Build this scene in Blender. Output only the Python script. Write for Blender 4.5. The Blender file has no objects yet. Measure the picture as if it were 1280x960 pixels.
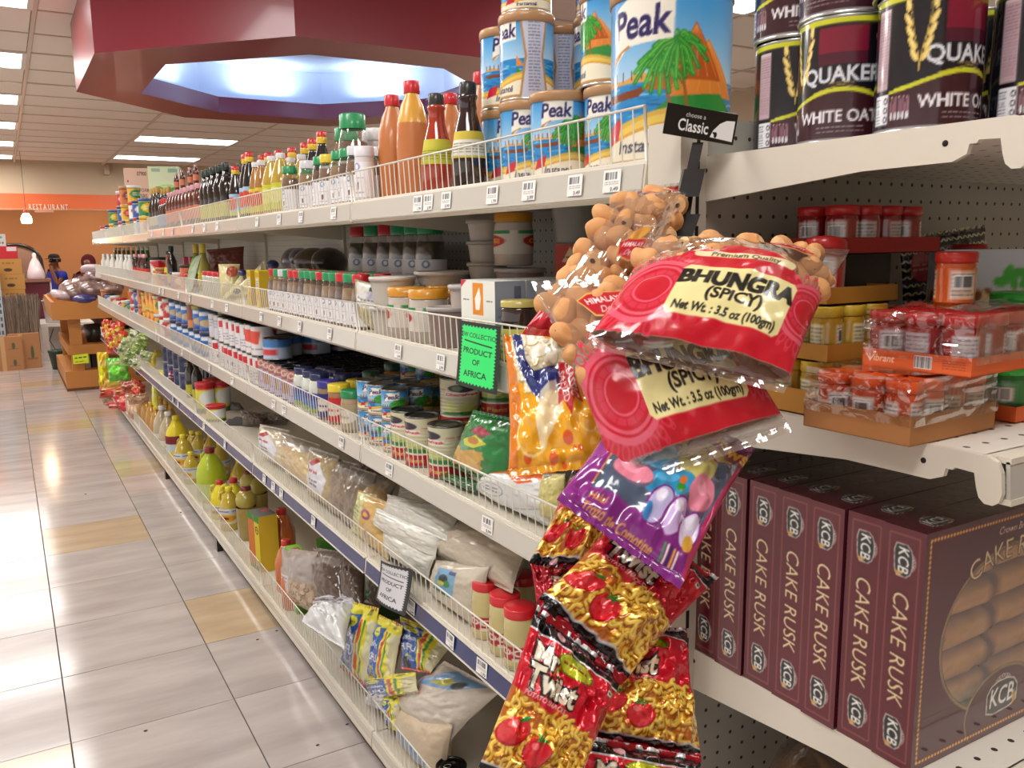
import bpy, math, random
import numpy as np
from mathutils import Matrix, Vector
random.seed(7); rng = np.random.default_rng(7)
SC = bpy.context.scene
COL = SC.collection
# ---------------------------------------------------------------- camera
FPX = 1060.0
CAMR = np.array([[0.85979674, 0.09195257, -0.50228905], [-0.51051157, 0.13303755, -0.84951689], [-0.01129196, 0.98683623, 0.1613281]])
EYE = np.array([0.0, 0.0, 1.40])
cd = bpy.data.cameras.new('camera'); cam = bpy.data.objects.new('camera', cd); COL.objects.link(cam)
cam.matrix_world = Matrix([list(CAMR[i]) + [EYE[i]] for i in range(3)] + [[0, 0, 0, 1]])
cd.sensor_width = 36; cd.lens = 36 * FPX / 1280; cd.clip_start = 0.02; cd.clip_end = 80
SC.camera = cam
SC.view_settings.view_transform = 'Standard'; SC.view_settings.look = 'None'
SC.view_settings.exposure = -0.08; SC.view_settings.gamma = 1.0; SC.view_settings.use_curve_mapping = False
w = bpy.data.worlds.new('world'); SC.world = w; w.use_nodes = True
w.node_tree.nodes['Background'].inputs[0].default_value = (1.0, 0.95, 0.9, 1); w.node_tree.nodes['Background'].inputs[1].default_value = 1.0
def area(name, loc, sx, sy, power, col=(1, 0.95, 0.9), rot=(0, 0, 0), spread=180):
    l = bpy.data.lights.new(name, 'AREA'); l.shape = 'RECTANGLE'; l.size = sx; l.size_y = sy; l.energy = power; l.color = col; l.spread = math.radians(spread)
    o = bpy.data.objects.new(name, l); COL.objects.link(o); o.location = loc; o.rotation_euler = rot; return o
ZC = 2.74
TROFFERS = [(-0.33, y) for y in (-0.38, 1.45, 3.28, 5.11, 6.94, 8.77, 10.60, 12.43, 14.2)] + [(2.11, y) for y in (11.2, 13.56, 1.45, -0.38)] + [(3.33, y) for y in (3.28, 5.11, 7.5)] + [(4.55, 9.4)]  # right side: far pair seen; the rest are unseen, added for illumination
LP = 13.5
for k, (x, y) in enumerate(TROFFERS):
    area('troffer_light', (x, y + 0.305, ZC - 0.035), 1.1, 0.5, LP * (0.35 if (x > 1 and y < 2) else 1))
# raycasting helpers: a picture point met with a real plane of the shop
def ray(x, y): return CAMR @ np.array([x - 640, 480 - y, -FPX])
def onX(x, y, X): d = ray(x, y); return EYE + d * (X / d[0])
def onY(x, y, Y): d = ray(x, y); return EYE + d * (Y / d[1])
def onZ(x, y, Z): d = ray(x, y); return EYE + d * ((Z - EYE[2]) / d[2])
def dep(x, y, D): return EYE + ray(x, y) * (D / FPX)
# ---------------------------------------------------------------- materials (all read the painted vertex colour, finish by nodes)
MATS = {}
def fin(kind):
    if kind in MATS: return MATS[kind]
    m = bpy.data.materials.new(kind); m.use_nodes = True; nt = m.node_tree; N = nt.nodes; L = nt.links
    b = N['Principled BSDF']; at = N.new('ShaderNodeAttribute'); at.attribute_name = 'Col'
    L.new(at.outputs['Color'], b.inputs['Base Color'])
    rough, metal, coat, trans, bump, bs = {
        'plastic': (.35, 0, .3, 0, 0, 0), 'paper': (.65, 0, 0, 0, .02, 200), 'gloss': (.22, 0, .5, 0, 0, 0), 'metal': (.28, 1, 0, 0, 0, 0),
        'paint': (.42, 0, .15, 0, .01, 90), 'wood': (.5, 0, .1, 0, .05, 60), 'cloth': (.9, 0, 0, 0, .2, 300), 'foil': (.24, .35, .3, 0, .35, 55),
        'filmprint': (.22, 0, .8, 0, .22, 26), 'poly': (.28, 0, .7, 0, .22, 24), 'skin': (.55, 0, 0, 0, 0, 0), 'food': (.75, 0, 0, 0, .3, 220),
        'liquid': (.12, 0, 1, 0, 0, 0), 'shrink': (.18, 0, .9, 0, .12, 30), 'matte': (.85, 0, 0, 0, .05, 120)}.get(kind, (.5, 0, 0, 0, 0, 0))
    b.inputs['Roughness'].default_value = rough; b.inputs['Metallic'].default_value = metal; b.inputs['Coat Weight'].default_value = coat; b.inputs['Coat Roughness'].default_value = .06
    if bump:
        tc = N.new('ShaderNodeTexCoord'); nz = N.new('ShaderNodeTexNoise'); nz.inputs['Scale'].default_value = bs; nz.inputs['Detail'].default_value = 3
        bp = N.new('ShaderNodeBump'); bp.inputs['Strength'].default_value = min(1, bump * 2); bp.inputs['Distance'].default_value = .004 if bs < 100 else .001
        L.new(tc.outputs['Object'], nz.inputs['Vector']); L.new(nz.outputs['Fac'], bp.inputs['Height']); L.new(bp.outputs['Normal'], b.inputs['Normal'])
        L.new(bp.outputs['Normal'], b.inputs['Coat Normal'])
    MATS[kind] = m; return m
def film(name, alpha=.12, rough=.08, bump=.6, scale=28, tint=(.95, .95, .95)):
    """clear plastic: mostly see-through, with a glossy crinkled surface; painted alpha adds opaque print"""
    if name in MATS: return MATS[name]
    m = bpy.data.materials.new(name); m.use_nodes = True; nt = m.node_tree; N = nt.nodes; L = nt.links
    b = N['Principled BSDF']; at = N.new('ShaderNodeAttribute'); at.attribute_name = 'Col'
    L.new(at.outputs['Color'], b.inputs['Base Color']); b.inputs['Roughness'].default_value = rough + .12; b.inputs['Coat Weight'].default_value = .8; b.inputs['Coat Roughness'].default_value = .05
    tr = N.new('ShaderNodeBsdfTransparent'); tr.inputs[0].default_value = tint + (1,)
    gl = N.new('ShaderNodeBsdfGlossy'); gl.inputs['Roughness'].default_value = rough; gl.inputs[0].default_value = (1, 1, 1, 1)
    lw = N.new('ShaderNodeLayerWeight'); lw.inputs['Blend'].default_value = .25
    ma = N.new('ShaderNodeMath'); ma.operation = 'MULTIPLY_ADD'; ma.inputs[1].default_value = .55; ma.inputs[2].default_value = alpha
    mx = N.new('ShaderNodeMixShader'); mx2 = N.new('ShaderNodeMixShader'); out = N['Material Output']
    L.new(lw.outputs['Facing'], ma.inputs[0]); L.new(ma.outputs[0], mx.inputs[0]); L.new(tr.outputs[0], mx.inputs[1]); L.new(gl.outputs[0], mx.inputs[2])
    L.new(at.outputs['Alpha'], mx2.inputs[0]); L.new(mx.outputs[0], mx2.inputs[1]); L.new(b.outputs[0], mx2.inputs[2]); L.new(mx2.outputs[0], out.inputs[0])
    if bump:
        tc = N.new('ShaderNodeTexCoord'); nz = N.new('ShaderNodeTexNoise'); nz.inputs['Scale'].default_value = scale; nz.inputs['Detail'].default_value = 3; nz.inputs['Distortion'].default_value = .6
        bp = N.new('ShaderNodeBump'); bp.inputs['Strength'].default_value = bump; bp.inputs['Distance'].default_value = .01
        L.new(tc.outputs['Object'], nz.inputs['Vector']); L.new(nz.outputs['Fac'], bp.inputs['Height'])
        for n in (gl, lw): L.new(bp.outputs['Normal'], n.inputs['Normal'])
        b2 = N.new('ShaderNodeBump'); b2.inputs['Strength'].default_value = bump * .35; b2.inputs['Distance'].default_value = .005; L.new(nz.outputs['Fac'], b2.inputs['Height'])
        L.new(b2.outputs['Normal'], b.inputs['Normal']); L.new(b2.outputs['Normal'], b.inputs['Coat Normal']); b.inputs['Coat Weight'].default_value = .4
    MATS[name] = m; return m
film('clear_film', .16, .1, .4, 24); film('clear_rigid', .08, .05, 0); film('clear_haze', .2, .3, .3, 40)
def emis(name, col, s):
    if name in MATS: return MATS[name]
    m = bpy.data.materials.new(name); m.use_nodes = True; b = m.node_tree.nodes['Principled BSDF']
    b.inputs['Base Color'].default_value = (.8, .8, .8, 1); b.inputs['Emission Color'].default_value = col + (1,); b.inputs['Emission Strength'].default_value = s
    MATS[name] = m; return m
def lin(c):
    c = np.asarray(c, dtype=float); return np.where(c <= .04045, c / 12.92, ((c + .055) / 1.055) ** 2.4)
def hx(s):
    if not isinstance(s, str): return tuple(s)
    s = s.lstrip('#'); return tuple(int(s[i:i + 2], 16) / 255 for i in (0, 2, 4))
# ---------------------------------------------------------------- canvas: drawn print, sampled onto mesh points
_TX = {}
def text_tris(s, bold):
    k = (s, bold)
    if k not in _TX:
        c = bpy.data.curves.new('t', 'FONT'); c.body = s; c.size = 1; c.offset = bold; c.resolution_u = 3
        o = bpy.data.objects.new('t', c); me = o.to_mesh(); me.calc_loop_triangles()
        v = np.empty(len(me.vertices) * 3); me.vertices.foreach_get('co', v); v = v.reshape(-1, 3)[:, :2]
        t = np.empty(len(me.loop_triangles) * 3, dtype=np.int32); me.loop_triangles.foreach_get('vertices', t); t = t.reshape(-1, 3)
        o.to_mesh_clear(); bpy.data.objects.remove(o); bpy.data.curves.remove(c); _TX[k] = (v.copy(), t.copy())
    return _TX[k]
class Cv:
    def __init__(s, w, h, bg='#ffffff', a=1, S=2):
        s.w, s.h, s.S = w, h, S; s.a = np.empty((h * S, w * S, 4), np.float32); s.a[..., :3] = hx(bg); s.a[..., 3] = a
    def _put(s, x0, y0, mask, col, al=1, pa=1):
        if not mask.any(): return
        sub = s.a[y0:y0 + mask.shape[0], x0:x0 + mask.shape[1]]
        c = np.array(list(hx(col)) + [pa], np.float32)
        sub[mask] = sub[mask] * (1 - al) + c * al
    def _win(s, P):
        S = s.S; x0 = max(0, int(P[:, 0].min() * S) - 1); x1 = min(s.w * S, int(P[:, 0].max() * S) + 2)
        y0 = max(0, int(P[:, 1].min() * S) - 1); y1 = min(s.h * S, int(P[:, 1].max() * S) + 2)
        if x1 <= x0 or y1 <= y0: return None
        X, Y = np.meshgrid((np.arange(x0, x1) + .5) / S, (np.arange(y0, y1) + .5) / S); return x0, y0, X, Y
    def poly(s, pts, col, al=1, pa=1):
        P = np.array(pts, float); wn = s._win(P)
        if wn is None: return s
        x0, y0, X, Y = wn; m = np.zeros(X.shape, bool); n = len(P)
        for i in range(n):
            (ax, ay), (bx, by) = P[i], P[(i + 1) % n]
            if ay == by: continue
            m ^= ((ay > Y) != (by > Y)) & (X < (bx - ax) * (Y - ay) / (by - ay) + ax)
        s._put(x0, y0, m, col, al, pa); return s
    def rect(s, x0, y0, x1, y1, col, al=1, pa=1): return s.poly([(x0, y0), (x1, y0), (x1, y1), (x0, y1)], col, al, pa)
    def ell(s, cx, cy, rx, ry, col, rot=0, al=1, pa=1, ring=0):
        r = max(rx, ry); wn = s._win(np.array([[cx - r, cy - r], [cx + r, cy + r]]))
        if wn is None: return s
        x0, y0, X, Y = wn; c, q = math.cos(rot), math.sin(rot); u = (X - cx) * c + (Y - cy) * q; v = -(X - cx) * q + (Y - cy) * c
        d = np.sqrt((u / rx) ** 2 + (v / ry) ** 2); m = d <= 1
        if ring: m &= d >= 1 - ring
        s._put(x0, y0, m, col, al, pa); return s
    def line(s, pts, wd, col, al=1):
        for (ax, ay), (bx, by) in zip(pts[:-1], pts[1:]):
            L = math.hypot(bx - ax, by - ay) or 1e-6; nx, ny = -(by - ay) / L * wd / 2, (bx - ax) / L * wd / 2
            s.poly([(ax + nx, ay + ny), (bx + nx, by + ny), (bx - nx, by - ny), (ax - nx, ay - ny)], col, al)
        if wd > 1.5:
            for p in pts: s.ell(p[0], p[1], wd / 2, wd / 2, col, al=al)
        return s
    def text(s, t, x, y, size, col, rot=0, shear=0, bold=.012, sx=1, al='c', out=None, ow=.05, arc=0):
        if out is not None: s.text(t, x, y, size, out, rot, shear, bold + ow, sx, al, arc=arc)
        v, tr = text_tris(t, bold)
        if len(v) == 0: return s
        v = v.copy(); W = v[:, 0].max(); H0 = .35
        v[:, 1] -= H0; v[:, 0] -= W / 2 if al == 'c' else (W if al == 'r' else 0)
        v[:, 0] = v[:, 0] * sx + v[:, 1] * shear
        if arc: th = v[:, 0] * arc; r = 1 / arc; v = np.stack([np.sin(th) * (r + v[:, 1]), np.cos(th) * (r + v[:, 1]) - r], 1)
        v *= size; c, q = math.cos(rot), math.sin(rot)
        P = np.stack([v[:, 0] * c - v[:, 1] * q + x, v[:, 0] * q + v[:, 1] * c + y], 1)
        wn = s._win(P)
        if wn is None: return s
        x0, y0, X, Y = wn; m = np.zeros(X.shape, bool); S = s.S
        for i in tr:
            T = P[i]; ax = max(0, int(T[:, 0].min() * S) - x0 - 1); bx = int(T[:, 0].max() * S) - x0 + 2; ay = max(0, int(T[:, 1].min() * S) - y0 - 1); by = int(T[:, 1].max() * S) - y0 + 2
            if bx <= 0 or by <= 0: continue
            XX = X[ay:by, ax:bx]; YY = Y[ay:by, ax:bx]
            if XX.size == 0: continue
            e = [(T[(k + 1) % 3, 0] - T[k, 0]) * (YY - T[k, 1]) - (T[(k + 1) % 3, 1] - T[k, 1]) * (XX - T[k, 0]) for k in range(3)]
            m[ay:by, ax:bx] |= ((e[0] >= 0) & (e[1] >= 0) & (e[2] >= 0)) | ((e[0] <= 0) & (e[1] <= 0) & (e[2] <= 0))
        s._put(x0, y0, m, col); return s
    def scrib(s, x0, y0, x1, y1, col, lh=2, al=.8):
        """lines of small print too small to read"""
        y = y1 - lh
        while y > y0:
            x = x0
            while x < x1 - 1:
                wd = random.uniform(1.5, 5) * lh * .6; s.rect(x, y, min(x1, x + wd), y + lh * .55, col, al); x += wd + lh * .4
            y -= lh * 1.35
        return s
    def barcode(s, x0, y0, x1, y1):
        s.rect(x0, y0, x1, y1, '#f4f4f4'); x = x0 + 1
        while x < x1 - 1: wd = random.choice((.5, 1, 1.4)); s.rect(x, y0 + 1, min(x + wd, x1 - 1), y1 - 1, '#222222'); x += wd + random.choice((.6, 1, 1.6))
        return s
    def sample(s, u, v):
        S = s.S; A = s.a.reshape(s.h, S, s.w, S, 4).mean((1, 3)) if not hasattr(s, '_A') else s._A; s._A = A
        x = np.clip(u * s.w - .5, 0, s.w - 1); y = np.clip(v * s.h - .5, 0, s.h - 1); x0 = np.floor(x).astype(int); y0 = np.floor(y).astype(int); x1 = np.minimum(x0 + 1, s.w - 1); y1 = np.minimum(y0 + 1, s.h - 1)
        fx = (x - x0)[..., None]; fy = (y - y0)[..., None]
        return (A[y0, x0] * (1 - fx) + A[y0, x1] * fx) * (1 - fy) + (A[y1, x0] * (1 - fx) + A[y1, x1] * fx) * fy
# ---------------------------------------------------------------- mesh builder
class B:
    def __init__(s): s.V = []; s.F4 = []; s.F3 = []; s.n = 0; s.C = []; s.mats = []; s.pf = []
    def _mi(s, m):
        m = m if m in MATS else (fin(m).name and m)
        if m not in s.mats: s.mats.append(m)
        return s.mats.index(m)
    def add(s, V, F, m='plastic', col='#ffffff', sm=False):
        V = np.asarray(V, float).reshape(-1, 3); mi = s._mi(m); F = [tuple(int(i) + s.n for i in f) for f in F]
        s.V.append(V); s.n += len(V)
        if isinstance(col, np.ndarray) and col.ndim == 2:
            c = col if col.shape[1] == 4 else np.concatenate([col, np.ones((len(col), 1))], 1)
        else:
            h = tuple(hx(col)); c = np.tile(np.array((h if len(h) == 4 else h + (1,))), (len(V), 1))
        s.C.append(c); s.pf += [(f, mi, sm) for f in F]; return s
    def box(s, x0, y0, z0, x1, y1, z1, m='plastic', col='#ffffff'):
        V = [(x, y, z) for z in (z0, z1) for y in (y0, y1) for x in (x0, x1)]
        return s.add(V, [(0, 2, 3, 1), (4, 5, 7, 6), (0, 1, 5, 4), (2, 6, 7, 3), (0, 4, 6, 2), (1, 3, 7, 5)], m, col)
    def grid(s, P, m='plastic', col='#ffffff', sm=True, cu=False, flip=False):
        """P: n x m x 3"""
        n, k = P.shape[:2]; i = np.arange(n * k).reshape(n, k); F = []
        a, b, c, d = i[:-1, :-1].ravel(), i[1:, :-1].ravel(), i[1:, 1:].ravel(), i[:-1, 1:].ravel()
        if cu: a, b, c, d = (np.concatenate([q, r]) for q, r in ((a, i[-1, :-1]), (b, i[0, :-1]), (c, i[0, 1:]), (d, i[-1, 1:])))
        F = np.stack([a, d, c, b] if flip else [a, b, c, d], 1)
        if isinstance(col, np.ndarray): col = col.reshape(n * k, -1)
        return s.add(P, F.tolist(), m, col, sm)
    def lathe(s, prof, seg=24, m='plastic', col='#ffffff', sm=True, sq=(1, 1), at=(0, 0, 0), pw=2):
        """prof: (r,z) from bottom to top; sq squashes x/y; pw>2 squares the section"""
        a = np.arange(seg) / seg * 2 * math.pi; ca, sa = np.cos(a), np.sin(a)
        if pw > 2: k = (np.abs(ca) ** pw + np.abs(sa) ** pw) ** (-1 / pw); ca, sa = ca * k, sa * k
        p = np.array([q[:2] for q in prof], float)
        P = np.stack([np.outer(ca, p[:, 0]) * sq[0] + at[0], np.outer(sa, p[:, 0]) * sq[1] + at[1], np.tile(p[:, 1], (seg, 1)) + at[2]], 2)
        if isinstance(col, list): c = np.array([list(hx(q)) + [1] for q in col]); col = np.tile(c[None], (seg, 1, 1))
        return s.grid(P, m, col, sm, cu=True)
    def wrap(s, r, z0, z1, cv, seg=48, rows=20, m='gloss', a0=0, a1=360, sq=(1, 1), pw=2, at=(0, 0)):
        a = np.radians(np.linspace(a0, a1, seg + 1)); z = np.linspace(z0, z1, rows + 1); ca, sa = np.cos(a), np.sin(a)
        if pw > 2: k = (np.abs(ca) ** pw + np.abs(sa) ** pw) ** (-1 / pw); ca, sa = ca * k, sa * k
        rr = r if np.ndim(r) else np.full(rows + 1, r)
        if np.ndim(r): rr = np.interp(np.linspace(0, 1, rows + 1), np.linspace(0, 1, len(r)), r)
        P = np.stack([np.outer(ca, rr) * sq[0] + at[0], np.outer(sa, rr) * sq[1] + at[1], np.tile(z, (seg + 1, 1))], 2)
        U, Vv = np.meshgrid(np.linspace(0, 1, seg + 1), np.linspace(0, 1, rows + 1), indexing='ij')
        return s.grid(P, m, cv.sample(U, Vv) if isinstance(cv, Cv) else cv)
    def panel(s, o, ux, uy, cv, nu, nv, m='paper', sm=False):
        """flat printed panel: origin o, edge vectors ux, uy (u to the right, v up, seen from outside)"""
        o, ux, uy = (np.array(q, float) for q in (o, ux, uy)); U, V = np.meshgrid(np.linspace(0, 1, nu + 1), np.linspace(0, 1, nv + 1), indexing='ij')
        return s.grid(o + U[..., None] * ux + V[..., None] * uy, m, cv.sample(U, V) if isinstance(cv, Cv) else cv, sm)
    def tube(s, pts, r, seg=6, m='plastic', col='#ffffff', caps=True):
        P = np.array(pts, float); n = len(P); rr = np.full(n, r) if np.ndim(r) == 0 else np.array(r); T = np.gradient(P, axis=0); G = []
        for i in range(n):
            t = T[i] / (np.linalg.norm(T[i]) + 1e-9); h = np.array([0, 0, 1.]) if abs(t[2]) < .9 else np.array([1., 0, 0]); x = np.cross(t, h); x /= np.linalg.norm(x); y = np.cross(t, x)
            a = np.arange(seg) / seg * 2 * math.pi; G.append(P[i] + rr[i] * (np.outer(np.cos(a), x) + np.outer(np.sin(a), y)))
        G = np.array(G).transpose(1, 0, 2); base = s.n; s.grid(G, m, col, seg > 4, cu=True, flip=True)
        if caps:
            mi = s._mi(m)
            for j in (0, n - 1): s.pf.append((tuple(base + k * n + j for k in (range(seg) if j else range(seg - 1, -1, -1))), mi, False))
        return s
    def prism(s, poly, fn, t0, t1, m='paint', col='#ffffff'):
        """extrude a 2-D outline: fn(a,b,t) -> 3-D"""
        n = len(poly); V = [fn(a, b, t0) for a, b in poly] + [fn(a, b, t1) for a, b in poly]
        return s.add(V, [tuple(range(n)), tuple(range(2 * n - 1, n - 1, -1))] + [(i, i + n, (i + 1) % n + n, (i + 1) % n) for i in range(n)], m, col)
    def ball(s, c, r, m='plastic', col='#ffffff', seg=12, rings=8, rot=None):
        th = np.linspace(0, math.pi, rings + 1); prof = [(max(1e-5, math.sin(t)), -math.cos(t)) for t in th]; b = B(); b.lathe(prof, seg, m, col)
        V = b.V[0] * np.array(r if np.ndim(r) else (r, r, r))
        if rot is not None: V = V @ np.array(rot).T
        return s.add(V + np.array(c), [f for f, _, _ in b.pf], m, col, True)
    def mesh(s, name):
        me = bpy.data.meshes.new(name); V = np.concatenate(s.V); F = [f for f, _, _ in s.pf]
        nl = np.array([len(f) for f in F], np.int32); me.vertices.add(len(V)); me.vertices.foreach_set('co', V.astype(np.float32).ravel())
        me.loops.add(int(nl.sum())); me.loops.foreach_set('vertex_index', np.fromiter((i for f in F for i in f), np.int32, int(nl.sum())))
        me.polygons.add(len(F)); me.polygons.foreach_set('loop_start', np.concatenate([[0], np.cumsum(nl)[:-1]]).astype(np.int32)); me.polygons.foreach_set('loop_total', nl)
        me.polygons.foreach_set('material_index', np.array([q for _, q, _ in s.pf], np.int32)); me.update(calc_edges=True)
        me.polygons.foreach_set('use_smooth', np.array([q for _, _, q in s.pf], bool))
        C = np.concatenate([np.concatenate([lin(c[:, :3]), c[:, 3:4]], 1) for c in s.C]); ca = me.color_attributes.new('Col', 'FLOAT_COLOR', 'POINT'); ca.data.foreach_set('color', C.astype(np.float32).ravel())
        for k in s.mats: me.materials.append(MATS[k])
        return me
def obj(name, b, parent=None, loc=None, rot=None, **props):
    o = bpy.data.objects.new(name, b if not isinstance(b, B) else b.mesh(name)); COL.objects.link(o)
    if parent: o.parent = parent
    if loc is not None: o.location = tuple(map(float, loc))
    if rot is not None: o.rotation_euler = rot
    for k, v in props.items(): o[k] = v
    return o
def thing(name, label, cat, loc=(0, 0, 0), rot=(0, 0, 0), group=None):
    o = bpy.data.objects.new(name, None); COL.objects.link(o); o.location = tuple(map(float, loc)); o.rotation_euler = rot; o.empty_display_size = .05
    o['label'] = label; o['category'] = cat
    if group: o['group'] = group
    return o
LOOSE = []
def relax():
    """goods on the long run that touch are slid apart along their shelf"""
    it = []
    for t, d in LOOSE:
        if not (.74 < t.location.x < 1.15 and t.location.y > .9): continue
        R_, H_ = 0, 0
        for pn, me, pi in d:
            if pn == 'handle': continue
            co = np.empty(len(me.vertices) * 3, np.float32); me.vertices.foreach_get('co', co); co = co.reshape(-1, 3); R_ = max(R_, float(np.abs(co[:, 0]).max())); H_ = max(H_, float(co[:, 2].max()))
        it.append([t, R_ * t.scale[0] + .0006, t.location.z, t.location.z + H_ * t.scale[2]])
    n = len(it); P = np.array([[t.location.x, t.location.y] for t, *_ in it]); R_ = np.array([q[1] for q in it]); Z0 = np.array([q[2] for q in it]); Z1 = np.array([q[3] for q in it])
    ov = (np.minimum(Z1[:, None], Z1[None]) - np.maximum(Z0[:, None], Z0[None])) > .003; np.fill_diagonal(ov, False); P0 = P.copy()
    for k in range(220):
        D = P[:, None] - P[None]; L = np.sqrt((D ** 2).sum(2)) + 1e-6; pen = np.where(ov, np.maximum(0, R_[:, None] + R_[None] - L), 0)
        if pen.max() < .0004: break
        P += (D / L[..., None] * pen[..., None] * .42).sum(1).clip(-.02, .02); P[:, 0] = np.clip(P[:, 0], XF + .014 + R_, XB - .002 - R_); P[:, 1] = np.clip(P[:, 1], .9 + R_, 9.04 - R_)
    for (t, *_), p in zip(it, P): t.location.x, t.location.y = float(p[0]), float(p[1])
    print('relax', n, k, float(pen.max()), float(np.abs(P - P0).max()))
def place(design, name, label, cat, loc, rot=0, group=None, scale=1):
    """design: list of (part name, mesh, index of parent part or -1); one part = the thing itself is that mesh"""
    loc = tuple(map(float, loc)); r = (0, 0, rot) if np.ndim(rot) == 0 else rot; sc = (scale,) * 3 if np.ndim(scale) == 0 else scale
    if len(design) == 1:
        o = bpy.data.objects.new(name, design[0][1]); COL.objects.link(o); o.location = loc; o.rotation_euler = r; o.scale = sc; o['label'] = label; o['category'] = cat
        if group: o['group'] = group
        return o
    t = thing(name, label, cat, loc, r, group); t.scale = sc; made = []
    if cat in ('tin', 'can', 'jar', 'bottle', 'jug', 'canister'): LOOSE.append((t, design))
    for pn, me, pi in design:
        o = bpy.data.objects.new(pn, me); COL.objects.link(o); o.parent = t if pi < 0 else made[pi]; made.append(o)
    return t
ORD = 'first second third fourth fifth sixth seventh eighth ninth tenth eleventh twelfth thirteenth fourteenth fifteenth sixteenth seventeenth eighteenth nineteenth twentieth twenty-first twenty-second twenty-third twenty-fourth twenty-fifth twenty-sixth twenty-seventh twenty-eighth twenty-ninth thirtieth'.split()
ZS = dict(A=1.507, B=1.190, C=.900, D=.597, E=.10)
# ---------------------------------------------------------------- the shop: floor, ceiling, walls
def struct(name, b, **k): return obj(name, b, kind='structure', **k)
b = B(); b.box(-8, -6, -.06, 6, 20, -.006, 'matte', '#d3cac4'); FL = struct('floor', b); b = B(); b.box(-1.83, 1.2, -.0065, 4.2, 19.4, -.0042, 'matte', '#4a443f'); obj('grout', b, FL)
def tile_mat(name, c1, c2):
    m = bpy.data.materials.new(name); m.use_nodes = True; nt = m.node_tree; N = nt.nodes; L = nt.links; b = N['Principled BSDF']
    tc = N.new('ShaderNodeTexCoord'); oi = N.new('ShaderNodeObjectInfo'); mp = N.new('ShaderNodeMapping'); mp.inputs['Rotation'].default_value = (0, 0, .75); mp.inputs['Scale'].default_value = (2.2, 9, 1)
    ad = N.new('ShaderNodeVectorMath'); ad.operation = 'ADD'; nz = N.new('ShaderNodeTexNoise'); nz.inputs['Scale'].default_value = 1.1; nz.inputs['Detail'].default_value = 5; nz.inputs['Roughness'].default_value = .55
    cr = N.new('ShaderNodeValToRGB'); cr.color_ramp.elements[0].position = .3; cr.color_ramp.elements[1].position = .72
    cr.color_ramp.elements[0].color = tuple(lin(hx(c1))) + (1,); cr.color_ramp.elements[1].color = tuple(lin(hx(c2))) + (1,)
    L.new(tc.outputs['Object'], mp.inputs[0]); L.new(mp.outputs[0], ad.inputs[0]); sc = N.new('ShaderNodeMath'); sc.operation = 'MULTIPLY'; sc.inputs[1].default_value = 37
    L.new(oi.outputs['Random'], sc.inputs[0]); L.new(sc.outputs[0], ad.inputs[1]); L.new(ad.outputs[0], nz.inputs['Vector']); L.new(nz.outputs['Fac'], cr.inputs[0])
    L.new(cr.outputs[0], b.inputs['Base Color']); b.inputs['Roughness'].default_value = .13; b.inputs['IOR'].default_value = 1.5
    n2 = N.new('ShaderNodeTexNoise'); n2.inputs['Scale'].default_value = 3; bp = N.new('ShaderNodeBump'); bp.inputs['Strength'].default_value = .03; bp.inputs['Distance'].default_value = .01
    L.new(tc.outputs['Object'], n2.inputs['Vector']); L.new(n2.outputs['Fac'], bp.inputs['Height']); L.new(bp.outputs[0], b.inputs['Normal'])
    MATS[name] = m; return m
tile_mat('tile_grey', '#a9a09c', '#c2bab5'); tile_mat('tile_tan', '#b39c7e', '#c9b496'); tile_mat('tile_rose', '#b7a69f', '#cbbcb4')
TM = {}
for k in ('grey', 'tan', 'rose'):
    b = B(); T = .4585 / 2 - .0016; q = .4395 / 2 - .0016
    V = [(-T, -q, -.006), (T, -q, -.006), (T, q, -.006), (-T, q, -.006), (-T, -q, -.0008), (T, -q, -.0008), (T, q, -.0008), (-T, q, -.0008), (-T + .001, -q + .001, 0), (T - .001, -q + .001, 0), (T - .001, q - .001, 0), (-T + .001, q - .001, 0)]
    b.add(V, [(8, 9, 10, 11)] + [(i, (i + 1) % 4, (i + 1) % 4 + 4, i + 4) for i in range(4)] + [(i + 4, (i + 1) % 4 + 4, (i + 1) % 4 + 8, i + 8) for i in range(4)], 'tile_' + k); TM[k] = b.mesh('tile')
TX0 = .040; TY0 = 2.585
tan = {(0, 1), (0, 2), (1, 0), (1, 4), (1, 9), (0, 12), (2, 4), (-1, 0), (2, 0), (2, 5), (1, 14)}
for i in range(-4, 9):
    for j in range(-3, 38):
        if i > 1 and (j > 3 or i > 5): continue
        k = 'grey'
        if (i, j) in ((0, 4), (1, 1), (1, 7), (-1, -1), (0, 11), (1, 12), (0, 17)): k = 'tan'
        elif (i, j) in ((1, 6), (1, 8)) or (j > 11 and (i * 7 + j * 5) % 3 == 0): k = 'rose'
        obj('tile', TM[k], FL, (TX0 + .4585 * (i + .5), TY0 + .4395 * (j + .5), 0))
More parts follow.
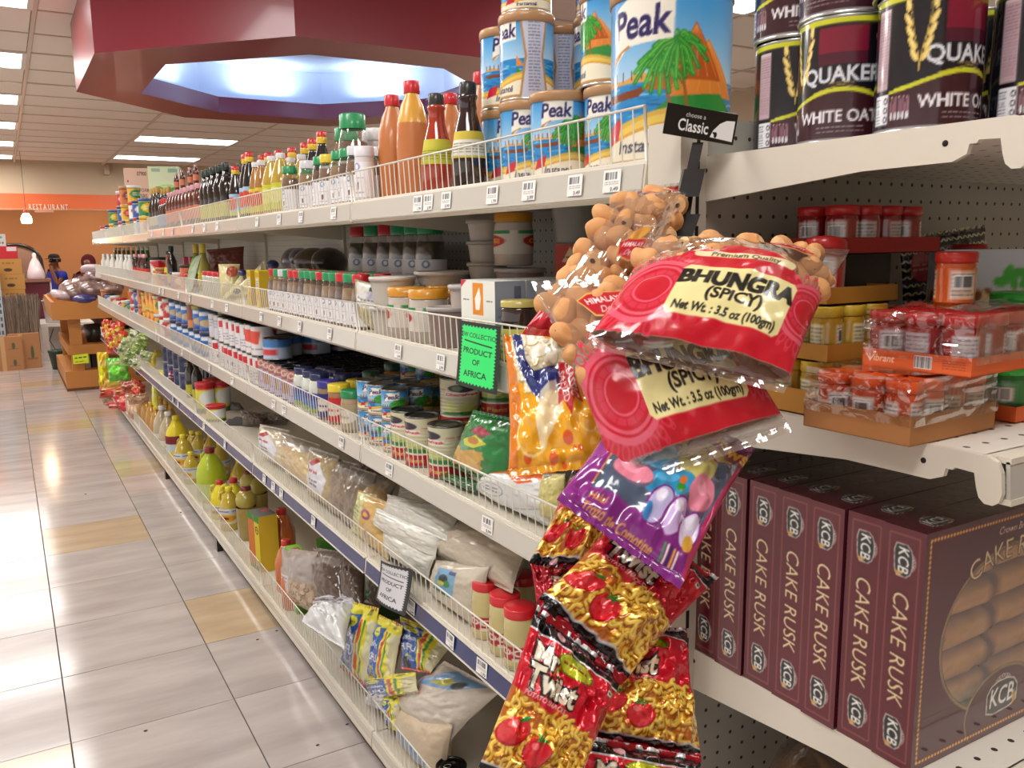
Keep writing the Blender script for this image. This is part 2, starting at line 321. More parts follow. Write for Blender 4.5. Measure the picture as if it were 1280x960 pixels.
# small grit on the floor
for n, (px, py) in enumerate([(346, 789), (322, 800), (434, 906), (397, 932), (182, 914), (226, 641), (275, 688), (107, 618)]):
    p = onZ(px, py, 0); b = B(); b.ball((0, 0, .002), (.006, .003, .002), 'matte', '#4a3c2e', 6, 4); obj('crumb', b, None, (p[0], p[1], 0), label='dark crumb on the aisle floor, ' + ('between the shelf base and the beige tile', 'on the beige tile nearest the shelf', 'near the base, lower one', 'left of the lower one by the base', 'alone on the grey tile at the picture foot', 'small one beside the shelf far along', 'on the fourth tile row', 'left in the aisle by the far beige tile')[n], category='crumb', group='crumbs scattered on the aisle floor')
b = B(); b.box(-8, -6, 2.80, 6, 20, 2.9, 'matte', '#efe4d8'); CE = struct('ceiling', b)
def ceil_mat():
    m = fin('ceil_tile'); m.node_tree.nodes['Principled BSDF'].inputs['Roughness'].default_value = .9; nt = m.node_tree
    nz = nt.nodes.new('ShaderNodeTexNoise'); nz.inputs['Scale'].default_value = 160; bp = nt.nodes.new('ShaderNodeBump'); bp.inputs['Strength'].default_value = .3; bp.inputs['Distance'].default_value = .002
    tc = nt.nodes.new('ShaderNodeTexCoord'); nt.links.new(tc.outputs['Object'], nz.inputs['Vector']); nt.links.new(nz.outputs[0], bp.inputs['Height']); nt.links.new(bp.outputs[0], nt.nodes['Principled BSDF'].inputs['Normal'])
ceil_mat()
CX = [-3.38, -2.16, -.94, .28, 1.5, 2.72, 3.94, 5.16]; CY = [-2.82 + .61 * k for k in range(30)]
tb = B(); tb.box(-.594, -.289, 0, .594, .289, .012, 'ceil_tile', '#f3e8dc'); tb = tb.mesh('panel')
trof = {(round(x - .61, 2), round(y, 2)) for x, y in TROFFERS}
def in_oct(x, y, m=0): return .475 - m < x < 3.08 + m and 3.987 - m < y < 6.75 + m and (abs(x - 1.78) / (1.3 + m) + abs(y - 5.37) / (1.38 + m)) < 1.42
b = B()
for x in CX: b.box(x - .012, -3, ZC - .004, x + .012, 15.34, ZC + .02, 'paint', '#dccbbb')
for y in CY:
    if y < 15.3: b.box(-4, y - .009, ZC - .003, 6, y + .009, ZC + .018, 'paint', '#dccbbb')
obj('grid_frame', b, CE)
for x in CX[:-1]:
    for y in CY:
        if y > 14.8 or any(abs(x + .61 - tx) < .3 and abs(y + .305 - (ty + .305)) < .31 + 0 for tx, ty in TROFFERS): continue
        if in_oct(x + .61, y + .3, -.5): continue
        if y < 2 and not -1 < x < 1: continue
        dz = random.choice((0, 0, 0, .003)); obj('panel', tb, CE, (x + .61, y + .305, ZC + .002 + dz))
# recessed light fittings, with the unseen ones added on the right
emis('diffuser_glow', (1, .97, .95), 9)
for k, (x, y) in enumerate(TROFFERS):
    t = thing('ceiling_light', 'long white recessed ceiling light, %s' % ('%s above the aisle counting away from the entrance end' % ORD[k] if x < 0 else '%s of those right of the aisle' % ORD[k - 9]), 'light', (x, y + .305, ZC))
    b = B()
    for a in ((-.6, -.295, .6, -.27), (-.6, .27, .6, .295), (-.6, -.27, -.57, .27), (.57, -.27, .6, .27)): b.box(a[0], a[1], -.006, a[2], a[3], .03, 'paint', '#e8e4df')
    b.box(-.6, -.295, .03, .6, .295, .04, 'paint', '#e8e4df'); obj('frame', b, t)
    b = B(); b.box(-.57, -.27, -.001, .57, .27, .006, 'diffuser_glow'); obj('diffuser', b, t)
# walls
WM = 'matte'
b = B(); b.box(-4, 15.34, 2.26, 6, 15.5, 2.80, WM, '#cdbba0'); struct('wall_far', b)
b = B(); b.box(-4, 18.4, -.0, 6, 18.5, 2.8, WM, '#c48f68'); struct('wall_restaurant', b)
b = B(); b.box(-4, 15.36, 2.60, 6, 18.4, 2.66, WM, '#b08060'); struct('ceiling_restaurant', b)
b = B(); b.box(6, -3, 0, 6.1, 20, 2.9, WM, '#cdbba0'); struct('wall_right', b)
b = B(); b.box(-1.2, -3.1, 0, 6.1, -3, 2.9, WM, '#b9a78c'); struct('wall_back_blocker', b)  # unseen wall, put in to block world light from the end unit
# orange fascia with raised letters
b = B(); b.box(-4, 15.28, 2.05, 6, 15.38, 2.27, 'paint', '#e8703c'); b.box(-4, 15.26, 2.02, 6, 15.40, 2.05, 'paint', '#c98a60'); FA = struct('trim_1', b)
def letters(txt, size, depth, m, col, bold=.01, sx=1, track=1.0):
    """solid letters, each its own mesh, starting at x=0; returns list (mesh, x)"""
    out = []; x = 0
    for ch in txt:
        if ch == ' ': x += .35 * size * track; continue
        v, t = text_tris(ch, bold); v = v * size; v = v * np.array([sx, 1]); w = v[:, 0].max() - v[:, 0].min(); b = B(); n = len(v)
        from collections import Counter
        cnt = {}
        for tri in t:
            for a, c in ((tri[0], tri[1]), (tri[1], tri[2]), (tri[2], tri[0])): cnt[(a, c)] = 1
        side = [(a, c) for (a, c) in cnt if (c, a) not in cnt]
        V = [(p[0], 0, p[1]) for p in v] + [(p[0], -depth, p[1]) for p in v]
        b.add(V, [tuple(i + n for i in tri) for tri in t] + [(c, a, a + n, c + n) for a, c in side], m, col); out.append((b.mesh('letter'), x)); x += w + .16 * size * track
    return out, x
a0 = onY(36, 262, 15.27); a1 = onY(87, 266, 15.27)
ls, W = letters('RESTAURANT', .115, .02, 'paint', '#f3d9c4', .02, .9, 1.5)
k = (a1[0] - a0[0]) / W
t = thing('restaurant_sign', 'raised cream letters reading RESTAURANT on the orange fascia', 'sign', (a0[0], 15.278, a0[2] + .003))
for me, x in ls: o = obj('letter', me, t, (x * k, 0, 0)); o.scale = (k, 1, 1)
b = B(); p = onY(55, 265.5, 15.3); b.box(p[0] - .13, 15.2, 1.985, p[0] + .13, 15.3, 2.02, 'paint', '#c98d78'); obj('ceiling_fixture', b, label='small pale box fixed under the orange fascia below the letters', category='fixture')
# pendant lamp
P = onY(33, 273, 13.6)
t = thing('pendant_lamp', 'glowing cream glass pendant lamp with a red cap near the restaurant sign', 'lamp', (P[0], P[1], P[2] - .07))
emis('lamp_glass', (1, .72, .45), 5)
b = B(); b.lathe([(.055, 0), (.068, .02), (.07, .06), (.06, .1), (.035, .14), (.02, .15)], 20, 'lamp_glass'); obj('lamp_shade', b, t)
b = B(); b.lathe([(.036, .135), (.03, .17), (.01, .18)], 16, 'paint', '#b02a1c'); obj('cap', b, t)
b = B(); b.tube([(0, 0, .18), (0, 0, ZC - P[2] + .07)], .003, 6, 'plastic', '#3a2a20'); obj('cord', b, t)
l = bpy.data.lights.new('pendant_bulb', 'POINT'); l.energy = 6; l.color = (1, .7, .4); l.shadow_soft_size = .08; o = bpy.data.objects.new('pendant_bulb', l); COL.objects.link(o); o.location = (P[0], P[1], P[2] - .15)
# warm light in the restaurant
for x in (-1, 1.6): area('restaurant_light', (x, 17, 2.55), 1, 1, 40, (1, .72, .45))
# beam bracket on far wall
b = B(); p = onY(133, 212, 15.25); b.box(p[0] - .04, 15.2, p[2] - .08, p[0] + .04, 15.34, p[2] + .07, 'paint', '#b9a48c'); obj('wall_speaker', b, label='small beige box mounted high on the far wall below the ceiling', category='speaker')
# ---------------------------------------------------------------- octagonal maroon light cove
def octo(x0, x1, y0, y1, cx, cy): return [(x0 + cx, y0), (x1 - cx, y0), (x1, y0 + cy), (x1, y1 - cy), (x1 - cx, y1), (x0 + cx, y1), (x0, y1 - cy), (x0, y0 + cy)]
OO = octo(.475, 3.08, 3.987, 6.75, .76, .79); OI = octo(.82, 2.74, 4.325, 6.41, .59, .57); OT = octo(.62, 2.93, 4.13, 6.6, .7, .7)
t = thing('light_cove', 'maroon octagonal dropped ceiling ring with bluish glowing recess', 'ceiling feature', (0, 0, 0))
ZB = 2.35
emis('cove_tube', (.72, .82, 1), 6)
for i in range(8):
    j = (i + 1) % 8; a, c = OO[i], OO[j]; p, q = OI[i], OI[j]
    b = B(); V = [(a[0], a[1], ZB), (c[0], c[1], ZB), (c[0], c[1], 2.76), (a[0], a[1], 2.76)]; d = .01
    b.add(V, [(0, 1, 2, 3)], 'cove_paint', '#8c2234'); obj('outer_fascia', b, t)
    b = B(); b.add([(a[0], a[1], ZB), (c[0], c[1], ZB), (q[0], q[1], ZB), (p[0], p[1], ZB)], [(0, 3, 2, 1)], 'cove_paint', '#96343c'); obj('soffit_panel', b, t)
    b = B(); b.add([(p[0], p[1], ZB), (q[0], q[1], ZB), (q[0], q[1], ZB + .11), (p[0], p[1], ZB + .11)], [(0, 3, 2, 1)], 'cove_paint', '#7c2440')
    e, f = ((p[0] * .85 + a[0] * .15, p[1] * .85 + a[1] * .15), (q[0] * .85 + c[0] * .15, q[1] * .85 + c[1] * .15))
    b.add([(p[0], p[1], ZB + .11), (q[0], q[1], ZB + .11), (f[0], f[1], ZB + .11), (e[0], e[1], ZB + .11)], [(0, 3, 2, 1)], 'cove_paint', '#dddddd'); obj('inner_fascia', b, t)
    e, f = OT[i], OT[j]; b = B(); b.add([(e[0], e[1], ZB + .05), (f[0], f[1], ZB + .05), (f[0], f[1], 2.76), (e[0], e[1], 2.76)], [(0, 3, 2, 1)], 'matte', '#d0d8e6'); obj('cove_wall', b, t)
    m = [((p[k] + q[k]) / 2 * .55 + (e[k] + f[k]) / 2 * .45) for k in (0, 1)]; L = math.hypot(q[0] - p[0], q[1] - p[1]); an = math.atan2(q[1] - p[1], q[0] - p[0])
    area('cove_light', (m[0], m[1], ZB + .14), L * .5, .05, 3.5, (.66, .8, 1), (math.pi, 0, -an) if 0 else (math.pi, 0, an), 150)
b = B(); b.add([(x, y, ZB + .02) for x, y in OT] + [(x, y, ZB + .02) for x, y in OI], [(i, (i + 1) % 8, (i + 1) % 8 + 8, i + 8) for i in range(8)], 'matte', '#d0d8e6'); obj('cove_ledge', b, t)
b = B(); b.add([(x, y, 2.72) for x, y in OT], [tuple(range(7, -1, -1))], 'matte', '#c3ccdc'); obj('cove_ceiling', b, t)
m = fin('cove_paint'); m.node_tree.nodes['Principled BSDF'].inputs['Roughness'].default_value = .32; m.node_tree.nodes['Principled BSDF'].inputs['Coat Weight'].default_value = .3
# ---------------------------------------------------------------- the long run of shelving
def peg_mat(name, col, pitch, r, ax):
    """painted steel with punched holes on a 25 mm grid; ax = the two object axes of the sheet"""
    m = bpy.data.materials.new(name); m.use_nodes = True; nt = m.node_tree; N = nt.nodes; L = nt.links; b = N['Principled BSDF']
    tc = N.new('ShaderNodeTexCoord'); sp = N.new('ShaderNodeSeparateXYZ'); L.new(tc.outputs['Object'], sp.inputs[0]); sq = []
    for a in ax:
        d = N.new('ShaderNodeMath'); d.operation = 'DIVIDE'; d.inputs[1].default_value = pitch; L.new(sp.outputs[a], d.inputs[0])
        f = N.new('ShaderNodeMath'); f.operation = 'FRACT'; L.new(d.outputs[0], f.inputs[0]); s = N.new('ShaderNodeMath'); s.operation = 'SUBTRACT'; s.inputs[1].default_value = .5; L.new(f.outputs[0], s.inputs[0])
        q = N.new('ShaderNodeMath'); q.operation = 'POWER'; q.inputs[1].default_value = 2; ab = N.new('ShaderNodeMath'); ab.operation = 'ABSOLUTE'; L.new(s.outputs[0], ab.inputs[0]); L.new(ab.outputs[0], q.inputs[0]); sq.append(q)
    ad = N.new('ShaderNodeMath'); L.new(sq[0].outputs[0], ad.inputs[0]); L.new(sq[1].outputs[0], ad.inputs[1])
    lt = N.new('ShaderNodeMath'); lt.operation = 'LESS_THAN'; lt.inputs[1].default_value = (r / pitch) ** 2; L.new(ad.outputs[0], lt.inputs[0])
    mx = N.new('ShaderNodeMix'); mx.data_type = 'RGBA'; mx.inputs[6].default_value = tuple(lin(hx(col))) + (1,); mx.inputs[7].default_value = (.02, .018, .016, 1)
    L.new(lt.outputs[0], mx.inputs[0]); L.new(mx.outputs[2], b.inputs['Base Color']); b.inputs['Roughness'].default_value = .5
    MATS[name] = m
peg_mat('pegboard', '#b5b1a8', .0254, .0027, (1, 2)); peg_mat('pegboard_end', '#a8a59c', .0254, .0028, (0, 2)); peg_mat('deck_holes', '#d9d4c8', .033, .0036, (0, 1))
WH = '#d6cfbf'; CH = '#cfc8ba'
XF, XB = .742, 1.145
BAY = [.90, 2.02, 3.20, 4.35, 5.45, 6.65, 7.85, 9.05]
tagcv = []
for k in range(4):
    c = Cv(40, 44, '#eceae6'); c.barcode(4, 24, 34, 40); c.scrib(4, 14, 36, 22, '#555555', 3); c.text(random.choice(('3.49', '2.99', '1.79', '5.99')), 26, 6, 11, '#222222'); tagcv.append(c)
def tag_mesh(k):
    b = B(); b.panel((0, .024, -.017), (0, -.048, 0), (0, 0, .036), tagcv[k], 22, 24, 'paper'); b.add([(0.0006, .024, -.017), (0.0006, -.024, -.017), (.0006, -.024, .019), (.0006, .024, .019)], [(0, 3, 2, 1)], 'paper', '#e0ddd6'); return b.mesh('price_tag')
TAGM = [tag_mesh(k) for k in range(4)]
GON = thing('gondola_shelving', 'long run of beige steel shelving with five tiers along the aisle', 'shelving', (0, 0, 0))
def sub(name, b, parent, **k): return obj(name, b, parent, **k)
def fence(parent, x, y0, y1, z, h):
    b = B(); n = int((y1 - y0) / .0254); r = .0013; xt = x - .004
    for i in range(n + 1):
        y = y0 + (y1 - y0) * i / n; b.tube([(x, y, z), (xt, y, z + h)], r, 4, 'plastic', '#dedacf', False)
    rr = .0021
    b.tube([(x, y0, z + .003), (x, y1, z + .003)], rr, 5, 'plastic', '#dedacf'); b.tube([(xt, y0, z + h), (xt, y1, z + h)], rr, 5, 'plastic', '#dedacf')
    for y in (y0, y1): b.tube([(x, y, z), (xt, y, z + h)], .0024, 5, 'plastic', '#dedacf')
    sub('wire_fence', b, parent)
for s, z in ZS.items():
    for k in range(len(BAY) - 1):
        y0, y1 = BAY[k] + .003, BAY[k + 1] - .003; dz = -.012 if (s == 'A' and k > 3) else 0; z_ = z + dz
        b = B()
        if s == 'E':
            b.box(XF + .012, y0, z_ - .03, XB, y1, z_, 'paint', WH)
            b.prism([(XF, z_ + .004), (XF + .014, z_ + .004), (XF + .014, .058), (XF - .004, .058), (XF - .004, .064)], lambda a, c, t: (a, t, c), y0, y1, 'paint', WH)
            b.box(XF + .024, y0, 0, XB, y1, .06, 'paint', '#2a2622')
        else:
            b.box(XF + .012, y0, z_ - .024, XB, y1, z_, 'paint', WH)
            b.prism([(XF + .004, z_ + .002), (XF + .014, z_ + .002), (XF + .02, z_ - .046), (XF + .006, z_ - .05), (XF - .002, z_ - .044)], lambda a, c, t: (a, t, c), y0, y1, 'paint', WH)
            b.box(XF + .02, y0, z_ - .036, XF + .05, y1, z_ - .024, 'paint', '#bdb6a8')
        sh = sub('base_deck' if s == 'E' else 'shelf', b, GON)
        b = B()
        if s == 'E':
            b.prism([(XF - .0035, .066), (XF - .001, .066), (XF + .0008, z_ - .003), (XF - .0015, z_ - .003)], lambda a, c, t: (a, t, c), y0 + .004, y1 - .004, 'gloss', '#c9c4b6')
        else:
            blue = s == 'D'
            b.prism([(XF - .0035, z_ - .042), (XF - .001, z_ - .042), (XF + .0035, z_ - .002), (XF + .0015, z_ - .002)], lambda a, c, t: (a, t, c), y0 + .004, y1 - .004, 'gloss', '#2b3a6e' if blue else '#c6c2b8')
            if blue: b.box(XF - .005, y0 + .004, z_ - .044, XF - .001, y1 - .004, z_ - .0405, 'paint', '#dedad0'); b.box(XF - .0005, y0 + .004, z_ - .003, XF + .003, y1 - .004, z_, 'paint', '#dedad0')
        sub('price_channel', b, sh)
        fh = .10 if s == 'E' else .073
        fence(sh, XF + .008, y0 + .006, y1 - .006, z_, fh)
        if k < 4 and s not in 'E':
            n = {0: 3, 1: 3, 2: 2, 3: 2}[k] + (1 if s in 'AB' else 0); ys = [y0 + .08 + (y1 - y0 - .16) * (i + random.uniform(.1, .9)) / n for i in range(n)]
            if s == 'A' and k == 0: ys = [.97, 1.06, 1.19, 1.31, 1.49, 1.57, 1.62]
            if s == 'D' and k == 1: ys = [3.02, 2.9, 2.8, 2.45]
            if s == 'D' and k == 0: ys = [1.38, 1.52, 1.72, 1.84]
            for y in ys:
                o = obj('price_tag', TAGM[random.randrange(4)], sh, (XF - .0045 + .001, y, z_ - .021)); o.scale = (1, .82, .86); o.rotation_euler = (0, .1, random.uniform(-.05, .05))
for k in range(len(BAY) - 1):
    b = B(); b.box(XB, BAY[k] + .02, .06, XB + .018, BAY[k + 1] - .02, 1.53, 'pegboard'); sub('back_panel', b, GON)
for y in BAY[1:]:
    b = B(); b.box(XB - .012, y - .02, 0, XB + .04, y + .02, 1.56, 'paint', '#b7b1a4'); sub('upright', b, GON)
    for s, z in list(ZS.items())[:4]: b = B(); b.prism([(XF + .002, z - .045), (XF + .002, z - .002), (XB, z - .002), (XB, z - .08)], lambda a, c, t: (a, t, c), y - .0028, y + .0028, 'paint', '#c9c2b3'); sub('bracket', b, GON)
b = B(); b.box(XF + .02, .835, 0, XB, .9, .06, 'paint', '#2a2622'); b.box(XF + .012, .87, .06, XB, .9, .1, 'paint', WH); sub('kick_plate', b, GON)
b = B(); b.box(XB + .018, .9, .0, XB + .42, 9.05, 1.2, 'paint', '#b7b1a4'); sub('rear_side', b, GON)
for y in (3.97, 5.45): # little black feet under the base lip
    b = B(); b.box(XF - .006, y, .0, XF + .02, y + .05, .062, 'plastic', '#1d1a18'); sub('foot', b, GON)
# ---------------------------------------------------------------- the end unit facing the camera
END = thing('end_shelving', 'beige end-of-run shelf unit with pegboard back and three shelves', 'shelving', (0, 0, 0))
PX0, PX1 = .742, .79
b = B(); b.box(PX0, .833, 0, PX0 + .026, .896, 1.552, 'paint', '#cdc6b8'); sub('side_panel', b, END)
b = B(); b.box(PX0 + .029, .836, 0, PX1, .868, 1.552, 'paint', '#c3bdb0')
up = sub('upright', b, END)
b = B()
for i in range(36):
    z = .1 + i * .0405
    b.box(.7715, .8352, z, .7765, .8362, z + .026, 'matte', '#141210')
obj('slot', b, up, kind='stuff')
b = B(); b.box(PX1, .848, .06, 1.70, .86, 1.56, 'pegboard_end'); b.box(PX1 + .03, .862, 1.5, PX1 + .075, .88, 1.572, 'paint', '#b9b5ab'); sub('back_panel', b, END)
b = B(); b.box(1.70, .836, 0, 1.75, .88, 1.60, 'paint', '#c3bdb0'); sub('upright', b, END)
b = B(); b.box(.80, .44, 0, 1.70, .848, .10, 'paint', WH); sub('base_deck', b, END)
def brk(z, front, lowz):
    # side bracket outline in y-z
    return [(.85, z - lowz), (.85, z), (front + .004, z), (front - .006, z - .004), (front - .011, z - .014), (front - .013, z - .034), (front - .011, z - .042), (front - .005, z - .047), (front + .003, z - .047), (front + .009, z - .042), (front + .012, z - .033), (front + .015, z - .019), (front + .035, z - .018), (front + .037, z - .021), (front + .044, z - .021), (front + .046, z - .030), (front + .06, z - .036), (front + .16, z - .037)]
EZ = dict(up=1.51, mid=1.197, low=.835, foot=.47)
for nm, z in EZ.items():
    b = B(); b.box(PX1 + .004, .45, z - .016, 1.70, .848, z - .0005, 'deck_holes'); b.box(PX1 + .004, .44, z - .03, 1.70, .452, z - .0005, 'paint', WH); sh = sub('shelf', b, END)
    b = B(); b.prism(brk(z, .442, .062 if nm != 'up' else .058), lambda a, c, t: (t, a, c), PX1 - .002, PX1 + .004, 'paint', '#d3ccbe'); sub('bracket', b, sh)
    b = B(); b.prism(brk(z, .442, .06), lambda a, c, t: (t, a, c), 1.70, 1.705, 'paint', '#d3ccbe'); sub('bracket', b, sh)
    b = B()
    for yy, zz in ((.51, z - .018), (.836, z - .018)):
        b.lathe([(.0001, 0), (.003, 0), (.003, .0006), (.0001, .0006)], 12, 'matte', '#1a1715'); q = b.V[-1].copy(); b.V[-1] = np.stack([PX1 - .0021 - q[:, 2], yy + q[:, 0], zz + q[:, 1]], 1)
    obj('hole', b, sh, kind='stuff')
    b = B(); b.prism([(.425, z - .04), (.428, z - .004), (.432, z - .004), (.429, z - .04)], lambda a, c, t: (t, a, c), PX1 + .006, 1.70, 'gloss', '#b9b6ae'); b.box(PX1 + .006, .424, z - .046, 1.70, .436, z - .04, 'paint', WH); b.box(PX1 + .006, .427, z - .006, 1.70, .44, z, 'paint', WH); sub('price_channel', b, sh)
# hanging clip strip with its sign board
ps = ray(876, 155); sg = thing('sign_board', 'small black tilted sign reading choose a Classic on the shelf post', 'sign', tuple(onY(876, 155, .795)))
c = Cv(230, 92, '#0e0e10'); c.text('Classic', 92, 36, 50, '#e9e9ea', bold=.02, sx=.72); c.text('choose a', 96, 68, 20, '#cfcfd0', sx=.9)
c.poly([(150, 12), (158, 34), (176, 56), (196, 68), (224, 71), (224, 8)], '#e6e6e8'); c.ell(167, 21, 5, 9, '#0e0e10'); c.ell(161, 26, 4, 3, '#0e0e10')
b = B(); wv, hv = .089, .036; b.panel((-wv / 2, 0, -hv / 2), (wv, 0, 0), (0, 0, hv), c, 230, 92, 'gloss'); b.box(-wv / 2, .0004, -hv / 2, wv / 2, .003, hv / 2, 'plastic', '#0e0e10')
o = obj('sign_face', b, sg); o.rotation_euler = (0, math.radians(9), math.radians(-24))
ST = thing('clip_strip', 'black plastic hanging strip with clips holding snack bags', 'display strip', (0, 0, 0))
pts = [onY(873, 178, .80), onY(862, 230, .79), onY(852, 300, .77), onY(840, 420, .75), onY(830, 560, .73), onY(800, 720, .71), onY(770, 930, .70)]
b = B(); P = np.array(pts); W_ = np.array([.0055, -.003, 0])
b.grid(np.stack([P - W_, P + W_]), 'plastic', '#121113'); b.grid(np.stack([P - W_ + [0, .0015, 0], P + W_ + [0, .0015, 0]]), 'plastic', '#121113', flip=True); sub('strip', b, ST)
for q, r in (((866, 212), (858, 246)), ((860, 268), (846, 306))):
    a, c_ = onY(*q, .785), onY(*r, .775); b = B(); d = np.array([.011, -.006, 0]); n = np.array([-.004, -.008, 0])
    b.add([a - d, a + d, c_ + d, c_ - d, a - d + n, a + d + n, c_ + d + n, c_ - d + n], [(0, 1, 2, 3), (4, 7, 6, 5), (0, 4, 5, 1), (1, 5, 6, 2), (2, 6, 7, 3), (3, 7, 4, 0)], 'plastic', '#101012'); sub('clip', b, ST)
# ---------------------------------------------------------------- product designs (meshes shared between copies)
DES = {}
def des(key, fn):
    if key not in DES: DES[key] = fn()
    return DES[key]
def rim_can(r, h, cv, seg=64, rows=30, rim='#b9b9b4', lid=None, top='#a9aaa6', ribs=False, m='gloss'):
    def f():
        b = B(); n = 40; rr = np.full(n, r)
        if ribs: t = np.linspace(0, 1, n); rr = r - .0008 * (np.sin(t * 2 * math.pi * 14) > 0) * ((t > .3) & (t < .75))
        b.wrap(rr, .004, h - .004, cv, seg, rows, m)
        parts = [('body', b.mesh('body'), -1)]
        b = B(); s2 = min(seg, 40)
        b.lathe([(r - .004, .002), (r, 0), (r + .0012, .002), (r, .0045)], s2, 'metal', rim)
        parts.append(('base_rim', b.mesh('base_rim'), -1)); b = B()
        b.lathe([(r, h - .0045), (r + .0012, h - .002), (r - .0005, h), (r - .003, h - .001), (r - .004, h - .005), (r * .8, h - .0045), (r * .78, h - .0035), (r * .5, h - .0035), (r * .48, h - .0045), (.0004, h - .0045)], s2, 'metal', top)
        parts.append(('top', b.mesh('top'), -1))
        if lid:
            b = B(); b.lathe([(r + .0002, h - .016), (r + .0022, h - .016), (r + .0024, h - .002), (r + .001, h + .001), (r - .003, h + .0012), (r - .005, h - .001), (.0004, h - .001)], s2, 'plastic', lid); parts.append(('lid', b.mesh('lid'), -1))
        return parts
    return f
def milk_art(W=420, H=190, s=1.0, back=False):
    c = Cv(W, H, '#2a8ad2'); cx = W / 2
    for i in range(40):
        t = i / 39; y = H * (1 - .0) - (H * .55) * t; col = np.array(hx('#2489d3')) * (1 - t) + np.array(hx('#b5d6ef')) * t; c.rect(0, y - H * .016, W, y + H * .02, tuple(col))
    c.rect(0, 0, W, H * .47, '#1f86c9')
    for i in range(90): x = random.uniform(0, W); y = random.uniform(H * .2, H * .46); c.ell(x, y, random.uniform(4, 16), 1.2, random.choice(('#4aa7dc', '#166fae', '#79c3e6', '#0f5f9c')), random.uniform(-.1, .1))
    for k in (-1, 0, 1):
        ox = cx + k * W * .5
        if k: ox = cx + k * W * .72
        # far dunes, boat
        c.poly([(ox - .2 * W, .47 * H), (ox - .14 * W, .51 * H), (ox - .08 * W, .49 * H), (ox - .02 * W, .53 * H), (ox + .05 * W, .47 * H)], '#d8a45a')
        for i in range(7): c.line([(ox - .17 * W + i * .03 * W, .49 * H), (ox - .17 * W + i * .03 * W, .54 * H)], 1.6, '#7a3f1e')
        c.poly([(ox - .19 * W, .415 * H), (ox - .15 * W, .375 * H), (ox - .03 * W, .39 * H), (ox + .01 * W, .46 * H), (ox - .04 * W, .435 * H), (ox - .14 * W, .42 * H)], '#7c3c1c')
        # huts
        for dx, dy, sz, q in ((.09, .5, .1, '#c8641f'), (.155, .46, .11, '#e08636'), (.12, .55, .08, '#b9551b')):
            c.poly([(ox + (dx - sz) * W, (dy - .08) * H), (ox + dx * W, (dy + .24) * H), (ox + (dx + sz) * W, (dy - .08) * H)], q)
            for i in range(6): c.line([(ox + dx * W, (dy + .22) * H), (ox + (dx - sz + sz * .36 * i) * W, (dy - .06) * H)], 1.2, '#f0a552', .6)
        c.poly([(ox + .0 * W, .28 * H), (ox + .06 * W, .38 * H), (ox + .2 * W, .4 * H), (ox + .26 * W, .3 * H), (ox + .2 * W, .22 * H)], '#2f8a3a')
        # palms
        for px, top in ((.035, .62), (.075, .7)):
            c.line([(ox + (px + .03) * W, .22 * H), (ox + (px + .012) * W, (top - .2) * H), (ox + px * W, top * H)], 3.2, '#9a5f2a')
            for i in range(15):
                a = i / 15 * 2 * math.pi; L = .17 * H * (1 if math.sin(a) > -.3 else .75); p = [(ox + px * W, top * H)]
                for t in (.5, 1): p.append((ox + px * W + math.cos(a) * L * t, top * H + math.sin(a) * L * t * .8 - .12 * H * t * t))
                c.line(p, 5, '#2e9a35' if i % 2 else '#1c7d2c'); c.line(p, 1.5, '#8ccf4a', .7)
    # sand sweep and cream foot
    def sweep(y0, amp, col):
        P = [(x, (y0 + amp * math.sin((x / W) * 2 * math.pi * 2 + .6)) * H) for x in np.linspace(0, W, 60)]; c.poly(P + [(W, 0), (0, 0)], col)
    sweep(.27, .05, '#d7b04a'); sweep(.24, .05, '#e9c95c'); sweep(.2, .045, '#d9a03c'); sweep(.18, .045, '#efe6cd'); sweep(.035, 0, '#b98a55')
    for k in (0, 1): c.text('Instant\u00e9', cx + (-.02 + k * .42) * W, .115 * H, 20 * H / 190, '#3b3a55', shear=.2, bold=.02)
    c.poly([(cx - .17 * W, .12 * H), (cx - .1 * W, .16 * H), (cx - .085 * W, .29 * H), (cx - .15 * W, .24 * H)], '#c32437')
    for k in (0, 1):
        ox = cx - .03 * W + k * .44 * W
        if k: ox = (cx + .41 * W)
        P = [(ox - .092 * W, .58 * H), (ox - .080 * W, .9 * H), (ox - .032 * W, .95 * H), (ox + .040 * W, .93 * H), (ox + .096 * W, .97 * H), (ox + .092 * W, .7 * H), (ox + .032 * W, .69 * H), (ox - .032 * W, .68 * H)]
        c.poly([(x + 2, y + 2) for x, y in P], '#7fb5dd'); c.poly(P, '#f1ede1'); c.poly([(ox - .092 * W, .58 * H), (ox - .056 * W, .655 * H), (ox - .024 * W, .675 * H), (ox - .032 * W, .69 * H), (ox - .088 * W, .64 * H)], '#c08447')
        c.text('Peak', ox + .002 * W, .81 * H, 44 * H / 190, '#2b2560', rot=.03, shear=.12, bold=.025, sx=.85)
    # nutrition panel on the back
    for x0, x1 in ((.03 * W, .17 * W),):
        c.poly([(x0 - 4, 0), (x0 + 6, H * .5), (x0 - 4, H), (x1 + 8, H), (x1 - 2, H * .5), (x1 + 8, 0)], '#b98a55'); c.poly([(x0, 0), (x0 + 10, H * .5), (x0, H), (x1 + 4, H), (x1 - 6, H * .5), (x1 + 4, 0)], '#c9cde0'); c.scrib(x0 + 12, H * .08, x1 - 8, H * .92, '#6f7290', 4, .8)
    return c
